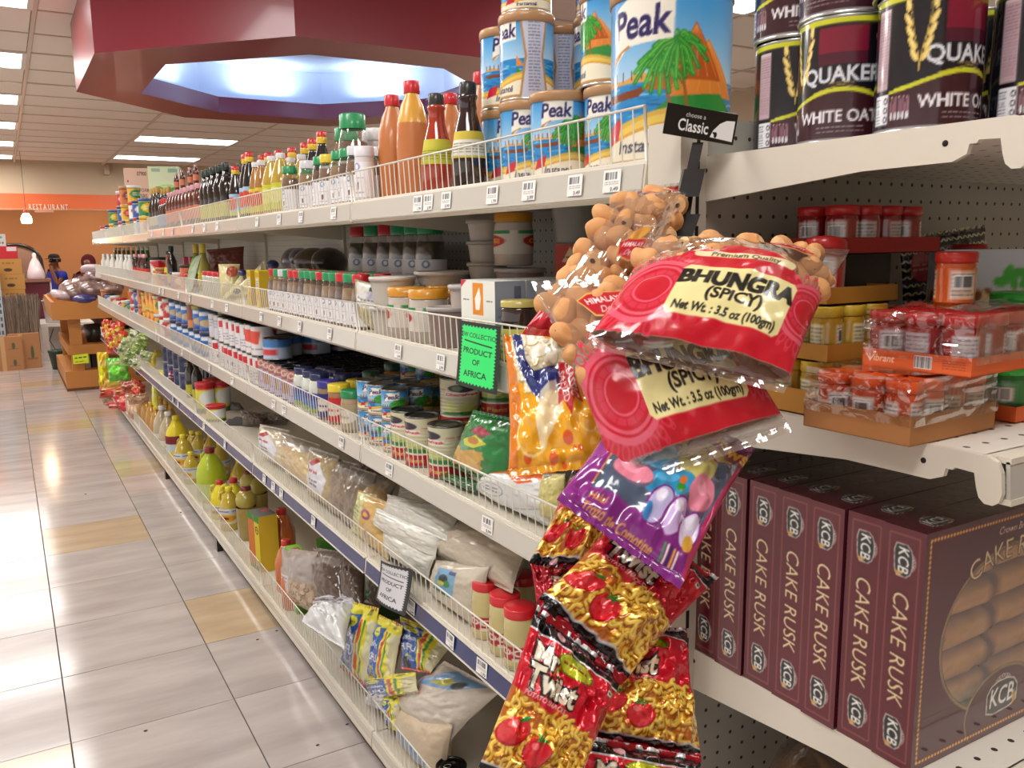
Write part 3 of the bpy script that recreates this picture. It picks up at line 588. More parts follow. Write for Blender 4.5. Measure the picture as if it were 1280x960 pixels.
def oats_art(W=360, H=150):
    c = Cv(W, H, '#14131c'); cx = W / 2
    # two fronts
    for k in (0, 1):
        ox = cx + k * W * .5 if k else cx
        def P(a): return (ox + a[0] * W, a[1] * H)
        xs = np.linspace(-.25, .25, 40); arc = [(x, .34 + .06 * math.cos(x * 12.5)) for x in xs]
        c.poly([P((x, y + .035)) for x, y in arc] + [P((.25, 0)), P((-.25, 0))], '#c9cc2e'); c.poly([P((x, y)) for x, y in arc] + [P((.25, 0)), P((-.25, 0))], '#3a1720')
        c.rect(ox - .085 * W, .62 * H, ox + .085 * W, .93 * H, '#7a1730'); c.rect(ox - .085 * W, .62 * H, ox + .085 * W, .72 * H, '#4b1428')
        c.text('QUAKER', ox, .545 * H, 27 * H / 150, '#d9dde4', bold=.03, sx=.92); c.scrib(ox - .045 * W, .455 * H, ox + .045 * W, .485 * H, '#b89a56', 3)
        c.line([P((-.1, .4)), P((0, .455)), P((.1, .4))], 1.3, '#b9a23a')
        c.text('WHITE OATS', ox, .2 * H, 21 * H / 150, '#e6e6ea', bold=.025, sx=.88); c.scrib(ox - .08 * W, .05 * H, ox + .08 * W, .12 * H, '#b9b1b6', 3.2)
        for sg, x0 in ((-1, -.155), (1, .165)):
            for q in (-1, 1):
                pts = [P((x0 + q * t * .035 * math.sin(t * 2.2), .42 + .5 * t)) for t in np.linspace(0, 1, 8)]; c.line(pts, 1.4, '#c8a94e')
                for j, t in enumerate((.25, .42, .6, .78, 1.0)):
                    x, y = P((x0 + q * (t * .035 * math.sin(t * 2.2) + .012), .42 + .5 * t)); c.ell(x, y, 3.1, 8.5 * H / 150, '#e3c56a', -q * .45 if t < 1 else 0); c.ell(x + .6, y, 1.3, 6 * H / 150, '#f4dd96', -q * .45)
    # side panels with facts
    for x0 in (.215 * W, .715 * W):
        c.rect(x0 - .035 * W, .3 * H, x0 + .055 * W, .93 * H, '#0f0e15'); c.rect(x0 - .03 * W, .32 * H, x0 + .03 * W, .92 * H, '#cdb9c0'); c.rect(x0 - .027 * W, .33 * H, x0 + .027 * W, .9 * H, '#b79ba5'); c.scrib(x0 - .025 * W, .36 * H, x0 + .025 * W, .88 * H, '#8b6f7b', 2.6)
        c.rect(x0 - .03 * W, .05 * H, x0 + .035 * W, .28 * H, '#e8e9f0'); c.scrib(x0 - .028 * W, .07 * H, x0 + .0 * W, .26 * H, '#555a66', 2.4)
        for j in range(3): c.ell(x0 + .024 * W, (.09 + .07 * j) * H, 3, 4, '#2a2a33', ring=.4)
        for j in range(5): c.ell(x0 + (.05 + .013 * j) * W, .17 * H, .0055 * W, .085 * H, '#cfa9b4'); c.ell(x0 + (.05 + .013 * j) * W, .17 * H, .004 * W, .075 * H, '#6d4450'); c.ell(x0 + (.05 + .013 * j) * W, .105 * H, .005 * W, .03 * H, '#d9d9e0')
    c.rect(0, .955 * H, W, H, '#c9cc2e'); c.rect(0, .015 * H, W, 0, '#a9a9ad')
    return c
def spice_art(cap, W=100, H=60):
    c = Cv(W, H, '#e9e7ec'); cx = W / 2
    for k in (0, .5):
        ox = cx + W * k if k == 0 else W * .05
        c.ell(ox, H * .86, 6, 7, '#6d7fae'); c.ell(ox, H * .86, 3.5, 4.5, '#f2f2f6'); c.scrib(ox - 16, H * .62, ox + 16, H * .72, '#555566', 6); c.scrib(ox - 14, H * .48, ox + 14, H * .58, '#8a8793', 3)
        c.poly([(ox - 3, H * .4), (ox + 3, H * .43), (ox + 2, H * .22), (ox - 2, H * .2)], '#6a3a20'); c.scrib(ox - 12, H * .05, ox + 12, H * .17, '#7e7a88', 3.4)
    return c
def plain_label(bg, words=(), W=90, H=60, extra=None):
    c = Cv(W, H, bg)
    for w_, x, y, sz, col in words: c.text(w_, x * W, y * H, sz, col, bold=.03)
    if extra: extra(c, W, H)
    return c
def jar(key, r, h, body, cap, capc, lab=None, lz=(.1, .7), labm='paper', shoulder=.8, neck=.75, caph=.16, seg=28, bm='liquid', pw=2, fill=None, glass=None, labdeg=360, ridge=0):
    """bottle or jar: body with shoulder, printed band, screw cap"""
    def f():
        parts = []; b = B(); zc = h * (1 - caph); P = [(r * .92, 0), (r, h * .02), (r, h * shoulder * .9), (r * .97, h * shoulder), (r * (.5 + neck / 2), h * (shoulder + (1 - caph - shoulder) * .6)), (r * neck, zc)]
        if fill:
            zf = h * fill
            Q = [(a, z) for a, z in P if z < zf]; rz = np.interp(zf, [z for _, z in P], [a for a, _ in P]); Q += [(rz, zf)]
            b.lathe([(a * .97, z) for a, z in Q] + [(.0005, zf)], seg, 'food', body, pw=pw); parts.append(('contents', b.mesh('contents'), -1)); b = B()
            b.lathe(P, seg, 'clear_rigid', (.95, .95, .95, 0), pw=pw); parts.append(('body', b.mesh('body'), -1))
        else:
            b.lathe([(.0005, 0)] + P + [(.0005, zc)], seg, bm, body, pw=pw); parts.append(('body', b.mesh('body'), -1))
        if lab is not None:
            b = B(); b.wrap(r * 1.012, h * lz[0], h * lz[1], lab, seg * (2 if isinstance(lab, Cv) else 1), 40 if isinstance(lab, Cv) else 2, labm, 180 - labdeg / 2, 180 + labdeg / 2, pw=pw); parts.append(('label', b.mesh('label'), -1))
        b = B(); rc = r * cap; b.lathe([(rc, zc - h * .01), (rc * 1.0, h * .985), (rc * .93, h), (.0005, h)], seg, 'plastic', capc, pw=pw if cap > .9 else 2)
        parts.append(('cap', b.mesh('cap'), -1)); return parts
    return des(key, f)
def bottle(key, prof, col, m='liquid', lab=None, lz=None, lr=None, cap=None, seg=28, sq=(1, 1), labm='paper', extra=None, pw=2, labdeg=360, clear=None):
    """free profile bottle; cap = (r, z0, z1, colour)"""
    def f():
        parts = []; b = B()
        if clear:
            zf = clear; Q = [(a, z) for a, z in prof if z < zf]; rz = np.interp(zf, [z for _, z in prof], [a for a, _ in prof])
            b.lathe([(.0005, .001)] + [(a * .96, z + .001) for a, z in Q] + [(rz * .96, zf), (.0005, zf)], seg, m, col, sq=sq, pw=pw); parts.append(('contents', b.mesh('contents'), -1)); b = B()
            b.lathe(prof, seg, 'clear_rigid', (.95, .95, .95, 0), sq=sq, pw=pw)
        else: b.lathe([(.0005, 0)] + prof + [(.0005, prof[-1][1])], seg, m, col, sq=sq, pw=pw)
        parts.append(('body', b.mesh('body'), -1))
        if lab is not None:
            b = B(); r = [np.interp(z, [q[1] for q in prof], [q[0] for q in prof]) + .0008 for z in np.linspace(lz[0], lz[1], 9)]
            b.wrap(r, lz[0], lz[1], lab, seg * 2, 40 if isinstance(lab, Cv) else 8, labm, 180 - labdeg / 2, 180 + labdeg / 2, sq=sq, pw=pw); parts.append(('label', b.mesh('label'), -1))
        if cap:
            r, z0, z1, cc = cap; b = B(); b.lathe([(r * .98, z0), (r, z0 + .002), (r, z1 - .003), (r * .9, z1), (.0005, z1)], 20, 'plastic', cc); parts.append(('cap', b.mesh('cap'), -1))
        if extra: parts += extra()
        return parts
    return des(key, f)
def tub(key, r0, r1, h, body, lid, m='plastic', lab=None):
    def f():
        b = B(); b.lathe([(.0005, 0), (r0, 0), (r0 + (r1 - r0) * .1, .004), (r1, h - .008)], 32, m, body); parts = [('body', b.mesh('body'), -1)]
        b = B(); b.lathe([(r1, h - .01), (r1 + .004, h - .01), (r1 + .0045, h - .002), (r1 + .002, h), (r1 - .004, h - .001), (r1 - .006, h - .004), (.0005, h - .004)], 32, m, lid); parts.append(('lid', b.mesh('lid'), -1))
        if lab is not None: b = B(); b.wrap([r0 + (r1 - r0) * .25 + .0006, r0 + (r1 - r0) * .8 + .0006], h * .25, h * .8, lab, 48, 24, 'paper', 120, 240); parts.append(('label', b.mesh('label'), -1))
        return parts
    return des(key, f)
def carton(key, sx, sy, sz, front, side=None, top=None, nf=(40, 50), m='paper'):
    """box centred on its base; front faces -x, side faces -y"""
    def f():
        b = B(); x, y = sx / 2, sy / 2; base = front if not isinstance(front, Cv) else None
        sc = side if side is not None else front; tc = top if top is not None else sc
        b.panel((-x, y, 0), (0, -sy, 0), (0, 0, sz), front if isinstance(front, Cv) else np.array(np.tile(list(hx(front)) + [1], (4, 1))), *(nf if isinstance(front, Cv) else (1, 1)), m)
        b.panel((-x, -y, 0), (sx, 0, 0), (0, 0, sz), sc if isinstance(sc, Cv) else np.array(np.tile(list(hx(sc)) + [1], (4, 1))), *(nf if isinstance(sc, Cv) else (1, 1)), m)
        b.panel((-x, -y, sz), (sx, 0, 0), (0, sy, 0), tc if isinstance(tc, Cv) else np.array(np.tile(list(hx(tc)) + [1], (4, 1))), *(nf if isinstance(tc, Cv) else (1, 1)), m)
        cc = sc if not isinstance(sc, Cv) else tuple(float(q) for q in sc.a[2, 2, :3])
        V = [(-x, -y, 0), (x, -y, 0), (x, y, 0), (-x, y, 0), (x, -y, sz), (x, y, sz), (-x, y, sz)]
        b.add(V, [(0, 3, 2, 1), (1, 2, 5, 4), (2, 3, 6, 5)], m, cc); return [('body', b.mesh('body'), -1)]
    return des(key, f)
def noise2(n, m, k, seed):
    """smooth random field"""
    r = np.random.default_rng(seed); g = r.normal(size=(k + 3, k + 3)); u = np.linspace(0, k, n); v = np.linspace(0, k, m)
    def it(g, t, ax):
        i = np.floor(t).astype(int).clip(0, k - 1) + 0; f = t - i; f = f * f * (3 - 2 * f)
        return np.take(g, i, ax), np.take(g, i + 1, ax), f
    a, b_, f = it(g, u, 0); G = a * (1 - f)[:, None] + b_ * f[:, None]; a, b_, f = it(G, v, 1); return a * (1 - f)[None] + b_ * f[None]
def pillow(b, w, h, t, cv, nu, nv, m='foil', seed=1, wr=.003, back=None, seal=.05, pinch=.06, sag=0, bend=0, bm=None, power=.5, center=(0, 0)):
    """puffed pouch in the x-z plane (x right, z up), thickness along y (front = -y), crimped seals top and bottom"""
    U, V = np.meshgrid(np.linspace(0, 1, nu + 1), np.linspace(0, 1, nv + 1), indexing='ij'); a = U * 2 - 1; c = np.clip((V - seal) / (1 - 2 * seal), 0, 1); c2 = c * 2 - 1
    prof = np.clip((1 - a ** 2), 0, 1) ** power * np.clip((1 - np.abs(c2) ** 2.2), 0, 1) ** .55
    if sag: prof = prof * (1 + sag * (1 - V) - sag * .5)
    X = a * w / 2 * (1 - pinch * np.clip(1 - c2 ** 2, 0, 1)); Z = (V - .5) * h * (1 - .03 * (1 - a ** 2) * 0)
    N = noise2(nu + 1, nv + 1, 7, seed) * .6 + noise2(nu + 1, nv + 1, 15, seed + 9) * .35
    edge = np.minimum(1, np.minimum(1 - np.abs(a), np.minimum(V, 1 - V) * 2) * 6)
    rip = np.sin(a * 34) * (.0004 if m == 'clear_film' else .001) * ((V < seal) | (V > 1 - seal))
    for sgn in (-1, 1):
        sl = slice(None) if sgn < 0 else slice(None, None, 5 if nu % 5 == 0 and nv % 5 == 0 and m != 'x' else 1)
        Y = sgn * prof * t / 2 + N * wr * edge * (1 if sgn < 0 else -1) + rip + bend * (V - .5) ** 2 + .35 * N * wr
        P = np.stack([X + center[0], Y, Z + center[1]], 2)[sl, sl]; col = (cv if sgn < 0 else (back or cv)).sample((U if sgn < 0 else 1 - U)[sl, sl], V[sl, sl])
        b.grid(P, m if sgn < 0 else (bm or m), col, True, flip=sgn > 0)
    return b
def frame4(tl, tr, br, bl):
    """matrix (as object loc/rot/scale-free affine) that maps the unit pouch x,z onto four corner points; returns fn"""
    tl, tr, br, bl = (np.array(q, float) for q in (tl, tr, br, bl))
    def fn(P, w, h):
        u = P[..., 0] / w + .5; v = P[..., 2] / h + .5; u_, v_ = u[..., None], v[..., None]
        S = (bl * (1 - u_) + br * u_) * (1 - v_) + (tl * (1 - u_) + tr * u_) * v_
        ex = (br - bl) * .5 + (tr - tl) * .5; ez = (tl - bl) * .5 + (tr - br) * .5; n = np.cross(ex, ez); n /= np.linalg.norm(n)
        return S - n * P[..., 1:2] * -1 * -1
    return fn
PLACED = []
def warp(b, tl, tr, br, bl, w, h):
    c = (np.array(tl) + np.array(tr) + np.array(br) + np.array(bl)) / 4; f = frame4(tl, tr, br, bl); b.V = [f(v, w, h) - c for v in b.V]; return c
# ---------------------------------------------------------------- end unit: tins of oats
oa = oats_art(); OATS = des('oats', rim_can(.052, .14, oa, 200, 84, rim='#c4c6c2', lid=None, top='#b5b7b4'))
def face(px, py, X, turn=0):
    """turn a thing so that its printed front looks back to the eye, then by a further angle"""
    d = ray(px, py); return math.atan2(d[1], d[0]) + math.radians(turn)
for (x, y, z, t, lb) in [(.908, .800, 1.51, 55, 'dark oats tin in the lower row, farthest back, its white recycling panel showing'), (.868, .693, 1.51, -4, 'dark oats tin, lower row, name panel facing out, second from the back'),
                         (.862, .583, 1.51, 46, 'dark oats tin in the lower row with gold oat ears to the front'), (.936, .500, 1.51, 62, 'frontmost dark oats tin, rightmost in the photo, white panel and grey bars'),
                         (.905, .802, 1.6505, 20, 'upper dark oats tin standing on the rearmost lower tin'), (.872, .700, 1.6505, -26, 'upper dark oats tin standing on the second tin from the back'), (.862, .590, 1.6505, 70, 'upper oats tin above the tin with gold oat ears'), (.985, .60, 1.51, 60, 'dark oats tin tucked behind the front tins')]:
    place(OATS, 'oats_tin', lb, 'tin', (x, y, z), math.atan2(y, x) + math.radians(t), 'oats tins on the end shelf')
# ---------------------------------------------------------------- cake rusk boxes
MAR = '#5e1b28'; GLD = '#c9a15a'; CRM = '#e8d3a4'
def emblem(c, x, y, s, rot=0):
    q = math.cos(rot); w_ = math.sin(rot)
    def R2(a, b_): return (x + a * q - b_ * w_, y + a * w_ + b_ * q)
    for i in range(7): a = math.pi * (.15 + .7 * i / 6); p = R2(math.cos(a) * s * .5, .55 * s + math.sin(a) * s * .28); c.ell(p[0], p[1], s * .1, s * .1, '#b9b4ab', ring=.5)
    P = [(-1, -.55), (-1.02, .2), (-.75, .5), (-.3, .62), (.3, .62), (.75, .5), (1.02, .2), (1, -.45), (.55, -.62), (-.55, -.68)]
    c.poly([R2(a * s * 1.08, b_ * s * 1.12) for a, b_ in P], '#c9c6bd'); c.poly([R2(a * s, b_ * s) for a, b_ in P], '#24262a')
    c.text('KCB', x, y, s * 1.12, '#f2f1ec', rot=rot, bold=.02, sx=.8, shear=.1)
    for i in range(5): p = R2(.82 * s + i % 2 * .12 * s, -.55 * s + i * .1 * s); c.ell(p[0], p[1], s * .07, s * .13, GLD, rot - .5)
def spine():
    W, H = 52, 270; c = Cv(W, H, MAR)
    for x in (7, 45): c.line([(x, 8), (x, H - 8)], .8, '#a9705e')
    for y in (8, H - 8): c.line([(7, y), (45, y)], .8, '#a9705e')
    emblem(c, 26, H - 36, 17, -math.pi / 2); emblem(c, 26, 36, 17, -math.pi / 2)
    c.text('CAKE RUSK', 26, 133, 29, CRM, rot=-math.pi / 2, shear=.12, bold=.0, sx=.86, out='#3c0f16', ow=.03); return c
def rusk_front():
    W, H = 300, 245; c = Cv(W, H, '#52192a'); c.ell(150, 118, 117, 92, '#8a7450'); c.ell(150, 118, 113, 88, '#5a3818', pa=0)
    c.ell(150, 28, 66, 46, '#8a7450'); c.ell(150, 26, 63, 44, '#52192a'); emblem(c, 150, 40, 26)
    for i in range(58): x = 9 + i * (W - 18) / 57; [c.poly([(x - 2.6, y), (x, y + 2.4), (x + 2.6, y), (x, y - 2.4)], '#d9a44a') for y in (8, H - 8)]
    for i in range(46): y = 9 + i * (H - 18) / 45; [c.poly([(x - 2.2, y), (x, y + 2.8), (x + 2.2, y), (x, y - 2.8)], '#d9a44a') for x in (8, W - 8)]
    c.text('Crown Brand', 150, 234 - 8, 11, '#e8dcc8', shear=.3); 
    c.text('CAKE RUSK', 150, 207 - 2, 30, CRM, arc=.16, bold=.0, out='#3c0f16', ow=.02); return c
def rusk_top():
    W, H = 230, 36; c = Cv(W, H, '#4b1722'); emblem(c, 34, 17, 13, math.pi * 0); c.text('CAKE RUSK', 140, 18, 26, '#8d7060', rot=0, shear=.1); return c
RW, RT, RH = .33, .0482, .268
def rusk_box():
    x, y = RW / 2, RT / 2; b = B(); b.panel((-x, y, 0), (0, -RT, 0), (0, 0, RH), spine(), 52, 270, 'shrink'); parts = [('spine', b.mesh('spine'), -1)]
    b = B(); b.panel((-x, -y, 0), (RW, 0, 0), (0, 0, RH), rusk_front(), 270, 220, 'clear_rigid'); parts.append(('front_panel', b.mesh('front_panel'), -1))
    b = B(); b.panel((-x, -y, RH), (RW, 0, 0), (0, RT, 0), rusk_top(), 170, 30, 'shrink'); m4 = [(-x, y, 0), (x, y, 0), (x, y, RH), (-x, y, RH), (x, -y, 0), (x, -y, RH), (-x, -y, 0)]
    b.add(m4, [(0, 3, 2, 1), (4, 1, 2, 5), (6, 0, 1, 4)], 'shrink', MAR); parts.append(('carton', b.mesh('carton'), -1))
    # shrink-wrap tails at the corners
    b = B()
    for zz in (RH - .012, .012):
        for k in range(5): a = random.uniform(-.02, .02); b.add([(-x - .0006, a, zz), (-x - .003, a + .006, zz + random.uniform(-.008, .008)), (-x - .0006, a + .01, zz + .004)], [(0, 1, 2)], 'clear_haze', (.9, .85, .85, .25))
    return parts
RB = des('rusk', rusk_box)
b = B()
def rusk_slice(seed):
    b = B(); n = 16; m_ = 8; U, V = np.meshgrid(np.linspace(0, 1, n), np.linspace(0, 1, m_), indexing='ij'); N = noise2(n, m_, 5, seed) * .0012
    col = np.zeros((n, m_, 3)); base = np.array(hx('#d99c50')); edge = np.array(hx('#8a5224')); e = np.clip(np.minimum(np.minimum(U, 1 - U) * 9, np.minimum(V, 1 - V) * 5), 0, 1)[..., None]
    col = base * e + edge * (1 - e) + noise2(n, m_, 9, seed + 3)[..., None] * .025
    P = np.stack([(U - .5) * .098, -.012 * np.clip(1 - (abs(V - .5) * 2) ** 4, 0, 1) + N, (V - .5) * .036], 2); b.grid(P, 'food', np.clip(col, 0, 1)); 
    b.box(-.049, 0, -.018, .049, .008, .018, 'food', '#8a5a2c'); return b.mesh('rusk')
RS = [rusk_slice(i) for i in range(4)]
for k in range(7):
    y = .4985 + RT / 2 + k * .0494; dx = (0, .002, -.001, .001, .003, .0, .004)[k]
    o = place(RB, 'cake_rusk_box', ('maroon cake rusk box with a round window, frontmost of the row' if k == 0 else 'maroon cake rusk box, ' + ORD[k] + ' counting back from the front of the row'), 'box', (.7865 + RW / 2 + dx, y, .8352), (0, 0, random.uniform(-.008, .008)), 'cake rusk boxes on the end shelf')
    if k == 0:
        for c_ in range(2):
            for r_ in range(5):
                q = obj('rusk', RS[(c_ + r_) % 4], o, (-.052 + c_ * .103, .006, .048 + r_ * .0385 + (.006 if c_ else 0))); q.rotation_euler = (0, random.uniform(-.03, .03) - .02, 0)
# ---------------------------------------------------------------- little colour jars in trays
def mini(key, lidc, bodyc, labc, r=.0175, h=.062):
    def f():
        b = B(); b.lathe([(.0005, 0), (r, .001), (r, h * .76), (r * .93, h * .8), (r * .93, h * .84)], 24, 'shrink', bodyc); parts = [('body', b.mesh('body'), -1)]
        c = Cv(72, 30, bodyc); 
        for x0 in (3, 28, 52): c.rect(x0, 3, x0 + 16, 28, labc); c.scrib(x0 + 1, 5, x0 + 15, 26, '#5a5a60', 2.6)
        c.barcode(30, 12, 42, 24)
        b = B(); b.wrap(r + .0005, h * .08, h * .7, c, 72, 28, 'shrink'); parts.append(('label', b.mesh('label'), -1))
        b = B(); b.lathe([(r * .98, h * .79), (r * 1.06, h * .8), (r * 1.06, h * .97), (r * .98, h), (r * .9, h * .985), (.0005, h * .985)], 24, 'plastic', lidc); parts.append(('lid', b.mesh('lid'), -1)); return parts
    return des(key, f)
JO = mini('jo', '#e0561e', '#c0451c', '#d9c8c0'); JR = mini('jr', '#b51a1c', '#8c1a1c', '#c9bcc0', .0192, .058); JY = mini('jy', '#c9a82a', '#b08a22', '#d9cf9c'); JG = mini('jg', '#2fc23a', '#2f8a4a', '#5fa06a', .026, .062); JRo = mini('jro', '#c42a1e', '#c4541e', '#d9b8a0', .0205, .06)
def tray(label, loc, rot, sx, sy, hh, col, txt=True, brown=False):
    t = thing('jar_tray', label, 'tray', loc, (0, 0, rot)); th = .0012; b = B(); b.box(0, 0, 0, sx, sy, .001, 'paper', col); obj('base', b, t)
    c = Cv(200, 30, col)
    if txt:
        c.text('Vibrant', 38, 16, 17, '#f2d0b8', bold=.015, shear=.2); c.poly([(6, 24), (16, 8), (28, 26), (17, 13)], '#e9e4e0'); c.barcode(100, 5, 132, 26); c.scrib(150, 6, 190, 24, '#8a3a1c', 3)
    for nm, o, ux in (('left', (0, sy, 0), (0, -sy, 0)), ('front', (0, 0, 0), (sx, 0, 0))):
        b = B(); b.panel(o, ux, (0, 0, hh), c if (txt and nm == 'left') else col_arr(col), *((200, 26) if (txt and nm == 'left') else (1, 1)), 'paper')
        b.add([(o[0], o[1], 0), (o[0] + ux[0], o[1] + ux[1], 0), (o[0] + ux[0], o[1] + ux[1], hh), (o[0], o[1], hh)] if 0 else [(q[0] + (th if nm == 'left' else 0), q[1] + (th if nm == 'front' else 0), q[2]) for q in ((o[0], o[1], 0), (o[0] + ux[0], o[1] + ux[1], 0), (o[0] + ux[0], o[1] + ux[1], hh), (o[0], o[1], hh))], [(0, 3, 2, 1)], 'paper', '#9a7a58'); obj('side_wall', b, t)
    b = B(); b.box(sx - th, 0, 0, sx, sy, hh, 'paper', col); obj('side_wall', b, t); b = B(); b.box(0, sy - th, 0, sx, sy, hh, 'paper', col); obj('side_wall', b, t); return t
def col_arr(col): return np.tile(np.array(list(hx(col)) + [1]), (4, 1))
def shrink(t, x0, y0, z0, x1, y1, z1, seed=3, nm='shrink_film'):
    b = B(); n = 22
    for ax in range(2):
        U, V = np.meshgrid(np.linspace(0, 1, n), np.linspace(0, 1, n), indexing='ij'); N = noise2(n, n, 6, seed + ax) * .0025
        P = np.stack([x0 - .001 - np.abs(N), y1 + (y0 - y1) * U, z0 + (z1 - z0) * V], 2) if ax == 0 else np.stack([x0 + (x1 - x0) * U, y0 - .001 - np.abs(N), z0 + (z1 - z0) * V], 2)
        b.grid(P, 'clear_film', (.9, .9, .9, 0))
    U, V = np.meshgrid(np.linspace(0, 1, n), np.linspace(0, 1, n), indexing='ij'); P = np.stack([x0 + (x1 - x0) * U, y0 + (y1 - y0) * V, z1 + .001 + np.abs(noise2(n, n, 6, seed + 5)) * .003], 2); b.grid(P, 'clear_film', (.9, .9, .9, 0)); obj(nm, b, t)
def fill_tray(D, loc, rot, nx, ny, dx, dy, x0, y0, z, name, lab, group, skip=()):
    c, s_ = math.cos(rot), math.sin(rot)
    for i in range(ny):
        for j in range(nx):
            if (i, j) in skip: continue
            x = x0 + dx * j; y = y0 + dy * i
            place(D, name, lab % (ORD[i] + ' row', ORD[j]), 'jar', (loc[0] + x * c - y * s_, loc[1] + x * s_ + y * c, loc[2] + z), random.uniform(0, 6.2), group)
L1 = (.757, .506, 1.1975); t = tray('open brown cardboard tray of orange-lidded jars at the front of the end shelf', L1, .03, .155, .128, .03, '#a9713f', False)
fill_tray(JO, L1, .03, 4, 3, .0375, .041, .021, .022, .0015, 'colour_jar', 'orange-lidded jar in brown tray, %s from front, %s from left', 'orange-lidded jars in the brown tray')
shrink(t, .0, .0, .02, .15, .126, .068, 5)
L2 = (.806, .478, 1.2665); t = tray('orange printed tray of red-lidded jars on top of the brown tray', L2, .05, .2, .12, .019, '#d9602a')
fill_tray(JR, L2, .05, 4, 3, .041, .041, .022, .022, .0015, 'colour_jar', 'red-lidded jar in orange tray, %s from front, %s from left', 'red-lidded jars in the orange tray', skip=((2, 2), (2, 3), (1, 2), (1, 3)))
shrink(t, -.001, -.001, .012, .165, .118, .062, 9)
place(JRo, 'colour_jar', 'single orange jar with a red lid standing on the jars in the orange tray', 'jar', (.905, .563, 1.328), 1.0)
place(JRo, 'colour_jar', 'orange and red jar at the front right end of the orange tray', 'jar', (.985, .505, 1.2685), 2.0)
L3 = (.80, .655, 1.1975); tray('amber tray of yellow-lidded jars behind the orange-lidded jars, lower of two', L3, 0, .13, .12, .03, '#b9812c', False)
fill_tray(JY, L3, 0, 3, 3, .04, .039, .021, .02, .0015, 'colour_jar', 'yellow-lidded jar in lower amber tray, %s from front, %s from left', 'yellow-lidded jars, lower tray')
L4 = (.805, .648, 1.2625); tray('amber tray of yellow-lidded jars, upper of two behind the snack bags', L4, 0, .13, .12, .02, '#b9812c', False)
fill_tray(JY, L4, 0, 3, 3, .04, .039, .021, .02, .0015, 'colour_jar', 'yellow-lidded jar in upper amber tray, %s from front, %s from left', 'yellow-lidded jars, upper tray')
L5 = (.815, .66, 1.3275); tray('shallow amber tray lying on the upper yellow-lidded jars', L5, 0, .13, .12, .02, '#a97424', False)
place(JR, 'colour_jar', 'tilted jar with a red lid leaning in the shallow amber tray', 'jar', (.842, .69, 1.331), (0, .28, .6), scale=1.25)
L6 = (.88, .69, 1.385); tray('red printed tray of red-lidded jars at the back of the end shelf', L6, .0, .19, .12, .02, '#a32620')
for q in range(2): place(carton('support', .12, .1, .045, '#3a2a22'), 'carton', 'dark carton under the red tray, %s' % ('left' if q == 0 else 'right'), 'box', (.93 + .1 * q, .75, 1.3405), 0, scale=(.6, .7, 1)) if 0 else None
fill_tray(JR, L6, .0, 4, 2, .042, .044, .022, .024, .0015, 'colour_jar', 'red-lidded jar in red tray, %s from front, %s from left', 'red-lidded jars in the red tray')
shrink(t, .08, .14, .12, .26, .3, .18, 14) if 0 else None
place(carton('darkbox', .10, .11, .187, '#2b211d'), 'carton', 'dark closed carton under the red tray at the back of the end shelf', 'box', (.94, .76, 1.1975))
# black and white patterned pouch
c = Cv(150, 120, '#15130f')
for i in range(17):
    for j in range(14):
        x, y = i * 9.4 + (j % 2) * 4.7, j * 9; c.ell(x + 2.4, y + 2, 3.1, 1.3, random.choice(('#dcd8b8', '#e6e2d6', '#c9c06a')), .7); c.ell(x - 2.4, y + 2, 3.1, 1.3, '#e6e2d6', -.7)
c.ell(96, 84, 17, 15, '#15130f'); c.scrib(84, 76, 108, 92, '#cfcab6', 4); c.ell(30, 84, 20, 16, '#b22a34'); c.scrib(14, 78, 46, 90, '#e6b8b8', 4)
b = B(); pillow(b, .16, .16, .03, c, 150, 120, 'filmprint', 21, .002); o = obj('patterned_pouch', b, None, tuple(onY(1180, 355, .78)), (.0, -.12, -.25), label='black pouch with a white lattice pattern behind the red jars', category='pouch')
c = Cv(60, 80, '#cfd6e6'); 
for i in range(70): c.ell(random.uniform(2, 58), random.uniform(12, 55), random.uniform(4, 8), random.uniform(3, 5), random.choice(('#c98a4a', '#8a4a2a', '#d9b06a', '#3a3450', '#a9402c', '#e6d0a0')), random.uniform(0, 3))
for i in range(6): c.ell(38 + i * 4, 62 + (i % 2) * 5, 5, 3, '#4fb84a', i)
place(carton('nutbox', .12, .05, .19, c, c), 'dried_fruit_box', 'pale box with a picture of nuts and dried fruit behind the green lid', 'box', (1.15, .68, 1.1975), -.6)
place(JG, 'colour_jar', 'larger jar with a bright green lid in front of the nut box, upper one', 'jar', (1.02, .55, 1.262), 1.1, scale=1.25)
L7 = (.955, .512, 1.1975); tray('orange tray of green-lidded jars right of the brown tray', L7, .02, .2, .12, .018, '#d9602a', False)
fill_tray(JG, L7, .02, 3, 2, .056, .058, .03, .032, .0015, 'colour_jar', 'green-lidded jar in orange tray, %s from front, %s from left', 'green-lidded jars in the orange tray')
place(JR, 'colour_jar', 'dark red lidded bottle standing behind the nut box', 'jar', (1.22, .74, 1.1975), 1, scale=(1.2, 1.2, 3.4))
# brown pouch low down
c = Cv(80, 60, '#4a3018'); 
for i in range(120): c.ell(random.uniform(0, 80), random.uniform(0, 60), random.uniform(3, 7), random.uniform(2, 4), random.choice(('#6a4824', '#59401f', '#80602e', '#3a2410')), random.uniform(0, 3))
b = B(); pillow(b, .3, .25, .14, c, 80, 60, 'filmprint', 31, .006); obj('snack_pouch', b, None, tuple(onY(1040, 985, .70)), (.1, 0, .25), label='brown clear pouch of dark snacks under the cake rusk shelf', category='bag')
